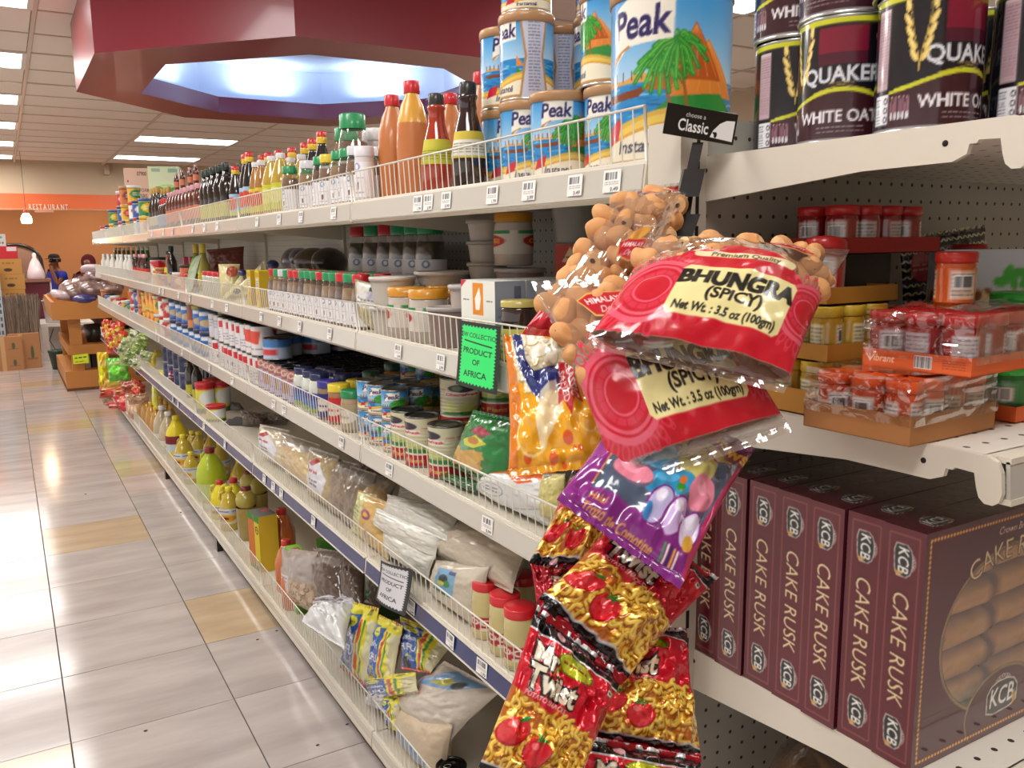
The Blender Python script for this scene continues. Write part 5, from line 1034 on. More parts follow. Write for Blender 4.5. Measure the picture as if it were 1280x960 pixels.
rowp(SL, 'oil_bottle', 'slim dark oil bottle with a gold cap', 'bottle', 'slim dark oil bottles', A_, [200, 196, 192], [275, 282], .785, .4, deep=1, ddx=.06)
RC = bottle('redc', [(.026, 0), (.027, .004), (.027, .1), (.016, .13), (.013, .14)], '#3a2218', 'liquid', Cv(40, 30, '#6a8ab9'), (.02, .08), cap=(.015, .138, .165, '#b91c24'))
rowp(RC, 'small_sauce_bottle', 'small brown bottle with a red cap and blue label', 'bottle', 'small red-capped bottles', A_, [210, 206, 203], [272, 276], .785, .4, deep=1, ddx=.06)
def scan(i, c1, c2, lid, r=.04, h=.11):
    c = Cv(60, 40, c1); c.ell(30, 20, 13, 12, c2); c.rect(0, 34, 60, 40, c2); c.scrib(22, 14, 38, 26, '#f0ead8', 4); return des('sc' + str(i), rim_can(r, h, c, 24, 16, '#b9b9b4', lid))
MIX = [scan(0, '#d9b02a', '#c8301c', '#d9b02a'), scan(1, '#b91c1c', '#e6d9c2', '#e0e0dc'), scan(2, '#2f7a3c', '#e0c23a', '#2a5c9a'), scan(3, '#c86a2a', '#7a2a1c', '#b9854a', .05, .13), scan(4, '#e6e2d8', '#b9202a', '#c9302a'), scan(5, '#8a3a20', '#d99a4a', '#c9a04a', .036, .14), scan(6, '#1c4f9a', '#e0ddd0', '#15335e'), scan(7, '#e6a52a', '#2f7a3c', '#e0e0dc')]
MN = ['yellow', 'red', 'green', 'orange-brown', 'white and red', 'reddish brown', 'blue', 'orange']
k = 0
for px in (184, 180, 176, 171, 166, 161, 156, 150, 144, 138, 132):
    for j, X in enumerate((.80, .90)):
        n = (k * 3 + j * 5) % 8; k += 1; q = at(px, 290, X, A_ - .012); place(MIX[n], 'food_tin', '%s tin, far end of the top shelf, %s in the %s row' % (MN[n], ORD[(k - 1) // 2], 'front' if j == 0 else 'second'), 'tin', (q[0], min(q[1], 8.9 - .02 * k), q[2]), 2.2, 'assorted tins at the far end')
        two = px > 140 and (k % 3)
        if two: n2 = (n + 2) % 8; h = {3: .13, 5: .14}.get(n, .11); place(MIX[n2], 'food_tin', '%s tin stacked on another at the far end of the top shelf, %s' % (MN[n2], ORD[k - 1]), 'tin', (q[0], min(q[1], 8.9 - .02 * k), q[2] + h), 2.2, 'assorted tins at the far end')
        if two and px in (180, 171, 161, 166, 156) and j == 0: place(MIX[(n + 5) % 8], 'food_tin', '%s tin on the third layer at the far end, %s' % (MN[(n + 5) % 8], ORD[k]), 'tin', (q[0], q[1], q[2] + h + {3: .131, 5: .141}.get(n2, .111)), 2.2, 'assorted tins at the far end')
c1 = Cv(120, 150, '#d9b39c'); c1.text('07900', 84, 132, 18, '#5a463c', bold=.02); c1.text('9" x 9" FOAM', 66, 78, 17, '#6a564c', bold=.01); c1.text('PLATTERS', 62, 58, 19, '#6a564c', bold=.02); c1.scrib(30, 30, 92, 42, '#8a7466', 5); c1.rect(14, 104, 20, 110, '#3a2a24')
c2 = Cv(120, 120, '#d5dcae'); c2.rect(14, 100, 46, 112, '#9fb096'); c2.rect(76, 98, 112, 112, '#8fb08a'); c2.ell(70, 46, 30, 8, '#8ac25a'); c2.poly([(40, 46), (100, 46), (90, 16), (50, 16)], '#5c9a2f'); c2.ell(70, 47, 26, 5, '#b9d98a')
zt = onX(173, 210, 1.0)[2]; q = at(173, 230, 1.0, zt - .36); q0 = (q[0], q[1], A_ - .012); place(carton('under1', .12, .19, float(zt - .36 - A_ + .012), '#b58a5a', '#a87c50', '#b58a5a'), 'carton', 'plain brown carton under the pinkish foam platter carton', 'box', q0, 1.3); place(carton('foam', .12, .19, .36, c1, c1, '#c9a48c', (110, 140)), 'carton', 'pinkish carton of foam platters standing on the goods at the far top', 'box', q, 1.3)
zt = onX(207, 208, 1.0)[2]; q = at(207, 230, 1.0, zt - .22); q0 = (q[0], q[1], A_); place(carton('under2', .12, .20, float(zt - .22 - A_), '#b58a5a', '#a87c50', '#b58a5a'), 'carton', 'plain brown carton under the green bowl picture carton', 'box', q0, 1.3); place(carton('bowl', .12, .20, .22, c2, c2, '#c9d0a0', (100, 100)), 'carton', 'pale green carton with a green bowl picture on the far top', 'box', q, 1.3)
# ---- second shelf
wb = Cv(90, 120, '#e3e4dc'); wb.rect(32, 66, 60, 116, '#e08a1c'); wb.poly([(40, 74), (38, 92), (50, 110), (54, 92), (50, 74)], '#f4f4ee'); wb.rect(34, 38, 60, 48, '#d9762a'); wb.scrib(28, 50, 64, 60, '#e0a45a', 6); wb.poly([(0, 108), (0, 120), (16, 120)], '#c9283a'); wb.scrib(6, 84, 22, 92, '#5a5a5a', 4); wb.scrib(68, 84, 84, 92, '#5a5a5a', 4); wb.scrib(4, 8, 20, 20, '#c9485a', 5); wb.scrib(70, 8, 88, 20, '#c9485a', 5); wb.rect(42, 24, 52, 30, '#2a2a2a')
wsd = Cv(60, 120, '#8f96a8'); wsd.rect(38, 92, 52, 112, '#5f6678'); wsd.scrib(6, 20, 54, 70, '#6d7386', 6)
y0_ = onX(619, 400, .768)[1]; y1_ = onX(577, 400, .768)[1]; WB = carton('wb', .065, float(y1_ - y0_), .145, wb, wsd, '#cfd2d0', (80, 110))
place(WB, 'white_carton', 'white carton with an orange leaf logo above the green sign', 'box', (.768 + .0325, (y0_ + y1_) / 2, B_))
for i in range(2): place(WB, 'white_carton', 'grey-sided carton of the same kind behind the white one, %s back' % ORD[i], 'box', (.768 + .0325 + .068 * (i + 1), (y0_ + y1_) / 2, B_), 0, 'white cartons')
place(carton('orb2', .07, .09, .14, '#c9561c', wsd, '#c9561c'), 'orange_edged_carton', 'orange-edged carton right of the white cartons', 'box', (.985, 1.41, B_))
NB = jar('nutb', .031, .098, '#2a1610', .98, '#b9a85a', Cv(60, 40, '#c9c25a').scrib(10, 8, 50, 34, '#6a5a2a', 5), (.05, .55), 'paper', .78, .9, .1, 28); rowp(NB, 'spread_jar', 'jar of dark brown spread with a gold lid and yellow label', 'jar', None, B_, [650], 400, .80, 0, sc=1.15)
oss = Cv(110, 50, '#cfc9bd'); [(oss.ell(x, 28, 20, 13, '#b92a2a'), oss.text('OSSI', x, 28, 14, '#ecc23a', bold=.03), oss.rect(x - 24, 43, x + 24, 50, '#2f8a4a')) for x in (28, 84)]
YJ = jar('yj', .045, .118, '#bdb2a6', .98, '#c98a1c', oss, (.22, .66), 'paper', .72, .92, .17, 32, bm='liquid')
rowp(YJ, 'condiment_jar', 'pale paste jar with amber lid and red oval label', 'jar', 'amber-lidded paste jars', B_, [535, 508], 400, .80, .6, deep=1, ddx=.1)
place(YJ, 'condiment_jar', 'amber-lidded jar on the clear tub at the back', 'jar', at(642, 310, 1.0, B_ + .165), 1, 'amber-lidded paste jars')
TB = tub('gt', .037, .047, .075, '#aaa49c', '#9c968e', 'clear_haze' if 0 else 'plastic')
for i in range(5): place(TB, 'plastic_tub', 'grey translucent tub in the tall stack, %s from the bottom' % ORD[i], 'tub', (1.0, 1.80, B_ + .002 + .05 * i), 0, 'stacked grey tubs', (1, 1, .92))
GT = tub('gran', .042, .055, .10, '#8a7670', '#a6a19c'); place(GT, 'plastic_tub', 'clear tub of purplish granules carrying an amber-lidded jar', 'tub', at(650, 340, 1.0, B_ + .06), 0, None, 1.0)
place(GT, 'plastic_tub', 'clear tub of purplish granules beside the amber-lidded jars', 'tub', at(563, 415, .80, B_), 0, None, .85)
place(tub('slender', .018, .026, .13, '#b3a6a0', '#b9b6b2'), 'plastic_cup', 'slender cup between the amber-lidded jars and the white carton', 'cup', at(578, 390, .83, B_), 0)
RBX = Cv(60, 80, '#a83a26'); RBX.poly([(14, 50), (30, 76), (50, 50)], '#c9b08a'); RBX.scrib(16, 54, 46, 62, '#5a3a2a', 5); RBX.rect(10, 10, 50, 34, '#d9cdb0'); RBX.scrib(14, 12, 46, 32, '#6a5a4a', 4)
for i in range(2): place(carton('rbx', .08, .10, .10, RBX, RBX, '#8a2f20', (50, 60)), 'red_carton', 'red carton with a pale panel at the back near the end post, %s' % ('lower', 'upper')[i], 'box', (1.07, 1.50, B_ + .01 + .101 * i), .1, 'red cartons')
place(tub('bigt', .05, .062, .10, '#77766f', '#8f8e88'), 'plastic_tub', 'dark clear tub on the red cartons near the end post', 'tub', (1.07, 1.52, B_ + .213), 0)
WT = tub('wt', .045, .052, .07, '#bdb7ae', '#c9c4bc'); place(WT, 'plastic_tub', 'white tub behind the wire front, lower', 'tub', at(492, 420, .80, B_), 0); place(WT, 'plastic_tub', 'white tub behind the wire front, upper', 'tub', at(492, 400, .80, B_ + .07), 0)
place(tub('flat', .06, .07, .035, '#bfb9b0', '#cbc6be'), 'plastic_tub', 'flat white tub behind the amber lids', 'tub', at(555, 355, .93, B_ + .115), 0)
place(tub('flat', .06, .07, .035, '#bfb9b0', '#cbc6be'), 'plastic_tub', 'flat white tub under another behind the amber lids', 'tub', at(555, 365, .93, B_ + .08), 0)
c = Cv(70, 80, '#b5ae84'); c.rect(6, 40, 64, 78, '#e0dfd8'); c.rect(40, 66, 64, 78, '#1f4a3c'); c.ell(44, 62, 9, 7, '#c9c3d9'); c.scrib(10, 44, 60, 58, '#6a6f7a', 5); c.ell(20, 34, 8, 5, '#d9b23a')
for i in range(26): x = random.uniform(5, 60); c.line([(x, 2), (x + random.uniform(-8, 14), 40)], 2, random.choice(('#c9bf96', '#9c9468', '#ded6b4')))
b = B(); pillow(b, .09, .13, .035, c, 70, 80, 'poly', 12, .002); obj('spice_packet', b, None, at(463, 395, .79, B_ + .06), (.25, .2, -1.0), label='clear packet of dried pale sticks leaning by the spice jars', category='packet')
CB = Cv(50, 80, '#d6b51c'); CB.rect(10, 40, 40, 62, '#c9ccd6'); CB.scrib(12, 42, 38, 60, '#5a5f7a', 4); CB.ell(26, 24, 11, 9, '#c98a1c'); CB.rect(4, 66, 46, 76, '#b9901c')
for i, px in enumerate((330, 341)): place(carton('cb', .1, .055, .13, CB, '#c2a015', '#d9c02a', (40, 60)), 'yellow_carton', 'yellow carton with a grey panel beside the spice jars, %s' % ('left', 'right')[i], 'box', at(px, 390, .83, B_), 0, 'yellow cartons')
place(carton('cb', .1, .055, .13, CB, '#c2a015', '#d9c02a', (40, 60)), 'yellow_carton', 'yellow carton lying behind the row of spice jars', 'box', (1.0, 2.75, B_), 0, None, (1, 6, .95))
spset('rgrggrgggrrgwgr', [452, 440, 428, 419, 411, 404, 397, 390, 384, 377, 370, 364, 359, 354, 350], [385, 372], .785, B_, 'the second shelf', 1.05, 1)
for i, px in enumerate((452, 470, 488, 504, 522, 538)):
    c_ = 'rgrggg'[i]; place(spice('bigs' + c_, SPC[c_], ('#2a120c', '#3a2a1c')[i % 2], .043, .20, .74), 'large_spice_jar', 'large %s-capped spice jar in the shadow at the back, %s from the left' % ('red' if c_ == 'r' else 'green', ORD[i]), 'jar', at(px, 320, 1.0, B_ + .075), .8, 'large spice jars at the back')
CT = tub('ct', .05, .055, .07, '#a8a68c', '#b9b8a8', 'poly'); 
for i, px in enumerate((478, 500, 520, 545, 565)): place(CT, 'clear_container', 'clear crinkled container under the large spice jars, %s from the left' % ORD[i], 'container', at(px, 345, .99, B_ + .0), 0, 'clear containers at the back')
def art(W, H, bg, *ops):
    c = Cv(W, H, bg)
    for o in ops: getattr(c, o[0])(*o[1:-1], **o[-1]) if isinstance(o[-1], dict) else getattr(c, o[0])(*o[1:])
    return c
def grain(c1, c2, top='#8f8a84', W=70, H=80, lv=.6, lab=None, n=260, sz=2):
    c = Cv(W, H, top); c.poly([(0, 0), (W, 0), (W, lv * H), (W * .6, lv * H + 4), (W * .3, lv * H - 3), (0, lv * H)], c1)
    for i in range(n): x, y = random.uniform(0, W), random.uniform(0, lv * H); c.ell(x, y, sz, sz * .7, random.choice((c2, c1, tuple(min(1, v * 1.12) for v in hx(c2)))), random.uniform(0, 3))
    for i in range(6): x = random.uniform(0, W); c.line([(x, lv * H), (x + random.uniform(-9, 9), H)], 1.5, '#c9c5bf', .6)
    if lab: lab(c)
    return c
def bag(name, label, px, D, th, cv, m='poly', nu=60, nv=70, group=None, seed=None, wr=.0022, seal=.04, power=.55, cat='bag', backc=None, w=None, h=None, free=False, zd=None):
    dk = zd or None
    D = [D] * 4 if np.ndim(D) == 0 else D; cor = [dep(p[0], p[1], d) for p, d in zip(px, D)]
    cor = cor if free else [snap(q, th, dk or max([z for z in ZS.values() if z < np.mean([q_[2] for q_ in cor]) + .01] or [.1])) for q in cor]
    w = w or float(np.linalg.norm(cor[2] - cor[3]) + np.linalg.norm(cor[1] - cor[0])) / 2; h = h or float(np.linalg.norm(cor[0] - cor[3]) + np.linalg.norm(cor[1] - cor[2])) / 2
    return hang(name, label, cat, px, D, w, h, th, cv, nu, nv, m, group, seed or random.randrange(999), wr, backc or Cv(6, 6, tuple(float(q) for q in cv.a[3, 3, :3])), None, seal, None, power, clamp=None if free else dk or max([z for z in ZS.values() if z < np.mean([q[2] for q in cor]) + .01] or [.1]))
def D_of(px, py, X): p = onX(px, py, X); return float(-(CAMR.T @ (p - EYE))[2])
# ---- third shelf
ec = Cv(130, 110, '#c9c6a8'); 
for x in (10, 75): ec.rect(x - 10, 0, x + 65, 26, '#b3202c'); ec.rect(x - 10, 26, x + 65, 29, '#e6e0c6'); ec.text('Egg Plant', x + 22, 13, 13, '#e6c24a', bold=.02); ec.ell(x + 10, 48, 9, 14, '#d6d98a', .2); ec.ell(x + 26, 46, 10, 13, '#c3cc7a'); ec.ell(x + 40, 40, 9, 9, '#a9bc5a'); ec.poly([(x - 8, 30), (x + 54, 30), (x + 46, 40), (x + 4, 38)], '#3a7a36'); ec.rect(x + 2, 72, x + 42, 84, '#e6e2da'); ec.text('Ghanafresh', x + 22, 78, 8.5, '#b31c2a', bold=.03); ec.ell(x + 22, 92, 16, 9, '#3a3140'); ec.ell(x + 16, 92, 6, 6, '#5a7a5a'); ec.line([(x - 8, 88), (x + 2, 88)], 1.5, '#b3202c'); ec.line([(x + 44, 88), (x + 54, 88)], 1.5, '#b3202c')
EG = des('eg', rim_can(.046, .118, ec, 96, 66, '#8f8f8c', None, '#7a7a77', ribs=True)); EGs = des('egs', rim_can(.04, .118, ec, 96, 66, '#8f8f8c', None, '#6f6f6c', ribs=True))
q = at(574, 520, .87, C_); place(EG, 'vegetable_can', 'egg plant can with red band stacked upright behind the green chip bag', 'can', (q[0], q[1], C_ + .0885), fc(q[0], q[1], -90 + 10), 'vegetable cans')
place(scan(20, '#6a6f78', '#4a4f58', None, .044, .088), 'food_can', 'plain dark can underneath the egg plant can', 'can', q, 0)
for px, X, l in ((512, .795, 'leftmost'), (534, .80, 'middle'), (558, .80, 'rightmost')): q = at(px, 570, X, C_); place(EGs, 'vegetable_can', 'cream vegetable can with red foot band at the front wire, %s of three' % l, 'can', q, fc(q[0], q[1], 30), 'vegetable cans')
for i, (px, X) in enumerate(((622, .95), (600, 1.03), (648, 1.0))): q = at(px, 520, X, C_); place(EGs, 'vegetable_can', 'vegetable can in the shadow behind the green chip bag, %s' % ORD[i], 'can', (q[0], q[1], C_), 2, 'vegetable cans at the back'); place(EGs, 'vegetable_can', 'vegetable can stacked in the shadow behind the chip bag, %s' % ORD[i], 'can', (q[0], q[1], C_ + .1185), 2, 'vegetable cans at the back')
MS = des('ms', rim_can(.0335, .078, milk_art(200, 100), 90, 45, '#bdbdb9', None, '#9a9a97'))
for i, (px, X) in enumerate(((464, .80), (480, .805), (495, .80), (492, .87), (508, .87), (524, .87))):
    for lv in (0, 1): q = at(px, 540, X, C_); place(MS, 'evaporated_milk_can', 'small blue milk can beside the wire front, %s of six, %s' % (ORD[i], ('lower', 'upper')[lv]), 'can', (q[0], q[1], C_ + lv * .0785), fc(q[0], q[1], random.uniform(-30, 20)), 'small blue milk cans')
for i, (px, X) in enumerate(((535, 1.0), (515, 1.02))): q = at(px, 490, X, C_); place(MS, 'evaporated_milk_can', 'small milk can standing high at the back behind the egg plant can, %s' % ORD[i], 'can', (q[0], q[1], C_ + .11), fc(*q[:2]), 'small milk cans at the back'); place(MS, 'evaporated_milk_can', 'small milk can below another at the back, %s' % ORD[i], 'can', (q[0], q[1], C_ + .03), fc(*q[:2]), 'small milk cans at the back')
MJ = jar('mj', .031, .15, '#b9762c', .8, '#1f4a2a', Cv(50, 30, '#d9762a').rect(0, 0, 50, 12, '#2f7a3c'), (.08, .35), 'paper', .7, .62, .14, 26)
rowp(MJ, 'sauce_jar', 'amber sauce jar with dark green lid behind milk cans', 'jar', 'amber sauce jars', C_, [466, 503], 500, .88, .4)
rowp(MJ, 'sauce_jar', 'dark sauce jar at the back near the amber ones', 'jar', None, C_, [485], 480, .98, .4)
PBJ = lambda k, lc, bc, lb: jar('pb' + k, .032, .115, bc, 1.0, lc, Cv(60, 30, lb).ell(30, 15, 12, 8, '#e0d8c8').scrib(22, 12, 38, 18, lb, 5), (.08, .68), 'paper', .78, .93, .17, 28)
rowp(PBJ('g', '#16804a', '#a98d6a', '#a99a7a'), 'peanut_butter_jar', 'tan spread jar with a green lid', 'jar', None, C_, [440], 530, .785, .3)
rowp(PBJ('y', '#dcc62c', '#9a6a3a', '#c42a2c'), 'peanut_butter_jar', 'peanut butter jar with a yellow lid and red label', 'jar', None, C_, [424], 525, .79, .3)
rowp(PBJ('b', '#2f2a86', '#8a6a4a', '#27307c'), 'peanut_butter_jar', 'peanut butter jar with a blue lid and blue label', 'jar', None, C_, [412], 520, .80, .3)
rowp(PBJ('b', '#2f2a86', '#8a6a4a', '#27307c'), 'peanut_butter_jar', 'peanut butter jar with a blue lid in the second row', 'jar', None, C_, [428], 500, .87, .3); rowp(PBJ('y', '#dcc62c', '#9a6a3a', '#c42a2c'), 'peanut_butter_jar', 'peanut butter jar with a yellow lid and red band in the second row', 'jar', None, C_, [448], 500, .88, .3)
MY = jar('may', .034, .125, '#d2d6cc', .86, '#1c2450', Cv(60, 30, '#d2d6cc').ell(30, 18, 12, 8, '#22409a').rect(0, 0, 60, 10, '#8aa03a').rect(20, 6, 44, 16, '#2f6ab0'), (.06, .62), 'gloss', .72, .7, .14, 28)
rowp(MY, 'mayonnaise_jar', 'mayonnaise jar with a navy lid', 'jar', 'mayonnaise jars with navy lids', C_, [400, 390, 381], 510, .79, .4, deep=1, ddx=.075)
lv = Cv(80, 50, '#bdb2d6'); lv.rect(0, 32, 80, 50, '#a8685c'); lv.text('SUGO', 40, 42, 14, '#e6d9d2', bold=.02); lv.scrib(10, 6, 70, 14, '#8a6aa8', 5); lv.rect(30, 10, 50, 28, '#a87850')
LV = des('lv', rim_can(.034, .112, lv, 48, 30, '#6f6f6c', None, '#3c3a3c'))
rowp(LV, 'bean_can', 'lilac labelled can with a reddish band', 'can', 'lilac labelled cans', C_, [374, 366, 358, 351, 344, 338], [505, 495], .785, None, deep=4, ddx=.07)
DK = des('dk', rim_can(.034, .112, scan and Cv(8, 8, '#5a5458'), 24, 8, '#6f6f6c', None, '#353437'))
for i, px in enumerate((470, 458, 447, 436, 425, 414, 403, 394, 386)):
    for j in range(3): q = at(px, 480, .93 + .07 * j, C_); place(DK, 'dark_topped_can', 'dark-topped can behind the jars, %s column from the near end, %s row' % (ORD[i], ORD[j]), 'can', (.93 + .07 * j, q[1] if q[1] > 2.25 else 2.25 + .07 * j * 0 + i * .075, C_), 0, 'dark-topped cans, column %s' % ORD[i])
bl = Cv(80, 40, '#b9c9e0'); bl.rect(0, 24, 80, 40, '#3a7ac0'); bl.rect(24, 8, 44, 20, '#c9303a'); BC = des('blc', rim_can(.05, .075, bl, 40, 20, '#a9a9a6', None, '#6a6a68'))
for i, (px, X) in enumerate(((343, .80), (363, .88), (385, .95), (405, 1.05), (425, 1.08))): q = at(px, 455, X, C_); place(BC, 'fish_tin', 'wide blue and white tin standing on the dark-topped cans, %s from the left' % ORD[i], 'tin', (q[0], q[1], C_ + .1125), fc(q[0], q[1], -20), 'wide blue tins')
wr_ = Cv(100, 60, '#dcd9dc'); [wr_.rect(x, 36, x + 14, 52, '#c8202c') for x in (6, 26, 56, 76)]; wr_.ell(20, 18, 5, 5, '#2a2a5a'); wr_.ell(70, 18, 5, 5, '#2a2a5a'); wr_.scrib(30, 8, 60, 28, '#8a8a9a', 5)
wr2 = Cv(100, 60, '#e0dcdc'); [wr2.poly([(x, 52), (x + 30, 50), (x + 26, 22), (x + 8, 26)], '#d9402a') for x in (4, 54)]; wr2.scrib(8, 6, 92, 16, '#7a7a8a', 5)
W1 = des('w1', rim_can(.037, .108, wr_, 50, 36, '#a5a5a2', None, '#5a5a5a')); W2 = des('w2', rim_can(.042, .112, wr2, 50, 36, '#a5a5a2', None, '#5a5a5a'))
rowp(W1, 'tomato_can', 'white can with red squares, lower layer', 'can', 'white and red cans, lower layer', C_, [330, 322, 315, 308, 301, 295, 289, 284, 279], [490, 460], .785, None, deep=2, ddx=.078)
rowp(W2, 'tomato_can', 'white can with a large red picture, upper layer', 'can', 'white and red cans, picture', C_ + .1085, [331, 322], 445, .80, 2.2, deep=2, ddx=.09)
rowp(W1, 'tomato_can', 'white can with red squares, upper layer', 'can', 'white and red cans, upper layer', C_ + .1085, [312, 304, 297, 290, 284], [435, 425], .79, None, deep=3, ddx=.078)
gw = Cv(60, 60, '#c6c4cc'); gw.scrib(10, 20, 50, 50, '#7a7a86', 6); W3 = des('w3', rim_can(.04, .11, gw, 30, 20, '#a5a5a2', None, '#77777a'))
for l_ in range(2): rowp(W3, 'grey_label_can', 'pale grey labelled can, %s layer' % ('lower', 'upper')[l_], 'can', 'pale grey cans, %s' % ('lower', 'upper')[l_], C_ + .1105 * l_, [278, 272], [430, 425], .79, 2, deep=2, ddx=.085)
for i, px in enumerate((404, 384, 364)): q = at(px, 420, 1.06, C_); place(W2, 'tomato_can', 'white can with red picture in shadow at the back, %s' % ORD[i], 'can', (1.06, q[1], C_ + .14), 2, 'back white and red cans')
bb = Cv(60, 50, '#2268b8'); bb.ell(30, 18, 18, 10, '#b9a27a'); bb.rect(0, 0, 60, 6, '#143a8a'); bb.rect(12, 34, 48, 42, '#d9dfe8'); BLU = des('blu', rim_can(.044, .115, bb, 30, 24, '#8a8a88', '#16294a')); BLY = des('bly', rim_can(.044, .115, bb, 30, 24, '#8a8a88', '#b9b23a'))
cp = Cv(60, 50, '#8a3a24'); cp.rect(0, 0, 60, 14, '#c9762a'); COP = des('cop', rim_can(.046, .13, cp, 30, 20, '#c9a83a', '#d6c63a'))
names = ['blue can with a bowl picture', 'copper-red can with yellow rim', 'teal and blue can']
for i, (px, D) in enumerate(((262, BLU), (254, BLY), (247, COP), (239, BLU), (232, BLU), (224, BLU))):
    for l_ in (0, 1):
        q = at(px, 425, .80, C_); place(BLU if l_ == 0 else D, 'blue_food_can', '%s, %s layer, %s from the near end' % ('copper-red can with yellow rim' if (D is COP and l_) else 'blue can with a bowl picture', ('lower', 'upper')[l_], ORD[i]), 'can', (q[0], q[1], C_ + .1155 * l_), 2, 'blue cans')
k = 0
YT = scan(30, '#e6a41c', '#d9502a', '#e6b21c', .045, .13)
for i, px in enumerate((214, 208, 202, 197, 192, 187, 182, 177, 172)):
    q = at(px, 400, .80, C_); D = YT if 3 <= i <= 4 else MIX[(i * 3 + 1) % 8]; place(D, 'food_tin', '%s tin on the third shelf, %s past the blue cans' % ('bright yellow' if 3 <= i <= 4 else MN[(i * 3 + 1) % 8], ORD[i]), 'tin', (q[0], q[1], C_), 2, 'assorted tins, third shelf'); place(D, 'food_tin', '%s tin stacked upper, %s past the blue cans' % ('bright yellow' if 3 <= i <= 4 else MN[(i * 3 + 1) % 8], ORD[i]), 'tin', (q[0], q[1], C_ + (.13 if 3 <= i <= 4 else .11 + (.02 if (i * 3 + 1) % 8 == 3 else .03 if (i * 3 + 1) % 8 == 5 else 0))), 2, 'assorted tins, third shelf')
for i, px in enumerate((166, 159, 152, 145, 138, 133)): q = at(px, 380, .80, C_); place((MIX[(i * 5 + 2) % 8]), 'food_tin', '%s tin at the far end of the third shelf, %s' % (MN[(i * 5 + 2) % 8], ORD[i]), 'tin', (q[0], min(q[1], 8.9), C_), 2, 'far tins, third shelf')
# second shelf, far half
mixb = [('trinidad', Cv(50, 40, '#e0dcd6').poly([(8, 34), (22, 36), (42, 8), (26, 6)], '#c81c28'), .05, .15), ('teab', Cv(50, 40, '#c9562a').ell(25, 20, 11, 13, '#241c1a').ell(25, 20, 7, 8, '#c9b8a0'), .05, .10)]
for i, (px, D, nm, z) in enumerate(((192, des('tri', rim_can(.05, .16, mixb[0][1], 30, 24, '#c9c9c9', '#241c1c')), 'white jar with a red swoosh and black lid', 0), (233, des('teab', rim_can(.045, .13, mixb[1][1], 30, 24, '#c9a08a', '#3a2a1a')), 'red and black label jar', 0), (211, SR, 'red sauce bottle', 0), (216, BB, 'dark green bottle', 0))): q = at(px, 345, .82, B_); place(D, 'mixed_grocery', nm + ' on the second shelf far half', 'jar', q, 2.2)
GBT = bottle('gbt', [(.028, 0), (.03, .005), (.03, .12), (.014, .17), (.0125, .21)], '#2f5a34', 'liquid', Cv(30, 30, '#c9c9b9'), (.03, .09), cap=(.0145, .205, .23, '#b9b9a8'))
rowp(GBT, 'green_bottle', 'green glass bottle at the back of the second shelf', 'bottle', 'green glass bottles', B_, [186, 180, 174, 168, 162, 156, 150, 145], 330, .93, .3)
WBT = bottle('wbt', [(.026, 0), (.028, .005), (.028, .11), (.014, .14), (.0135, .16)], '#d9d6cf', 'plastic', Cv(30, 30, '#9ab0b9'), (.02, .06), cap=(.015, .155, .175, '#e0e0dc'))
rowp(WBT, 'white_bottle', 'pale bottle at the front of the second shelf far half', 'bottle', 'pale bottles', B_, [165, 160, 155, 150, 143, 138, 133], 352, .79, .3)
RLB = bottle('rlb', [(.022, 0), (.024, .004), (.024, .12), (.012, .15), (.012, .165)], '#3a1c16', 'liquid', Cv(30, 30, '#c83a24'), (.02, .09), cap=(.014, .16, .18, '#d99aa0'))
rowp(RLB, 'hot_sauce_bottle', 'hot sauce bottle with a red label and pink cap', 'bottle', 'hot sauce bottles', B_, [186, 182, 178, 172], 352, .79, .3)
for i, px in enumerate((200, 206, 222, 228, 240)): q = at(px, 360, .80, B_); place(MIX[(i * 3) % 8], 'food_tin', '%s tin on the far half of the second shelf, %s from the left' % (MN[(i * 3) % 8], ORD[i]), 'tin', (q[0], q[1], B_), 2, 'assorted tins, second shelf', .8)
OLB = bottle('olb', [(.03, 0), (.032, .005), (.032, .12), (.015, .17), (.013, .2)], '#a9a04a', 'liquid', Cv(30, 30, '#d9c83a'), (.03, .09), cap=(.015, .19, .235, '#e0c83a'))
for i, px in enumerate((246, 256)): rowp(OLB, 'oil_bottle', 'yellow-necked oil bottle on the second shelf, %s' % ('farther', 'nearer')[i], 'bottle', None, B_, [px], 340, .88, .3)
for i, px in enumerate((262, 268, 274)): q = at(px, 360, .80, B_); place(jar('rl', .03, .11, '#b9b8a8', .9, '#b91c28', None, bm='liquid'), 'red_lid_jar', 'pale jar with a red lid on the second shelf, %s from the left' % ORD[i], 'jar', q, 0, 'pale red-lidded jars')
pp = grain('#d9cf9a', '#cdbf7e', '#c9bf9a', lv=.9); pr = art(60, 60, '#6e2a24', ('scrib', 8, 8, 52, 30, '#8a4a40', 6))
bag('pasta_bag', 'long pale yellow noodle bag with a blue tie leaning toward the front', [(330, 325), (338, 372), (278, 402), (284, 372)], [D_of(325, 350, .9)] * 2 + [D_of(285, 390, .77)] * 2, .06, pp, 'poly')
bag('pasta_bag', 'pale yellow noodle bag lying behind the wire front with blue tie', [(302, 342), (318, 395), (272, 402), (272, 378)], [D_of(305, 360, .88)] * 2 + [D_of(275, 390, .77)] * 2, .05, pp, 'poly')
for (px, py, X, r, lb) in ((341, 331, .92, .025, 'upper'), (303, 341, .86, .018, 'middle'), (296, 364, .76, .014, 'front')): b = B(); b.ball((0, 0, 0), (r, r * .9, r * .8), 'poly', '#1c2a6e', 12, 8); obj('blue_bag_knot', b, None, onX(px, py, X), label='dark blue twisted bag knot among the noodle bags, %s one' % lb, category='bag tie')
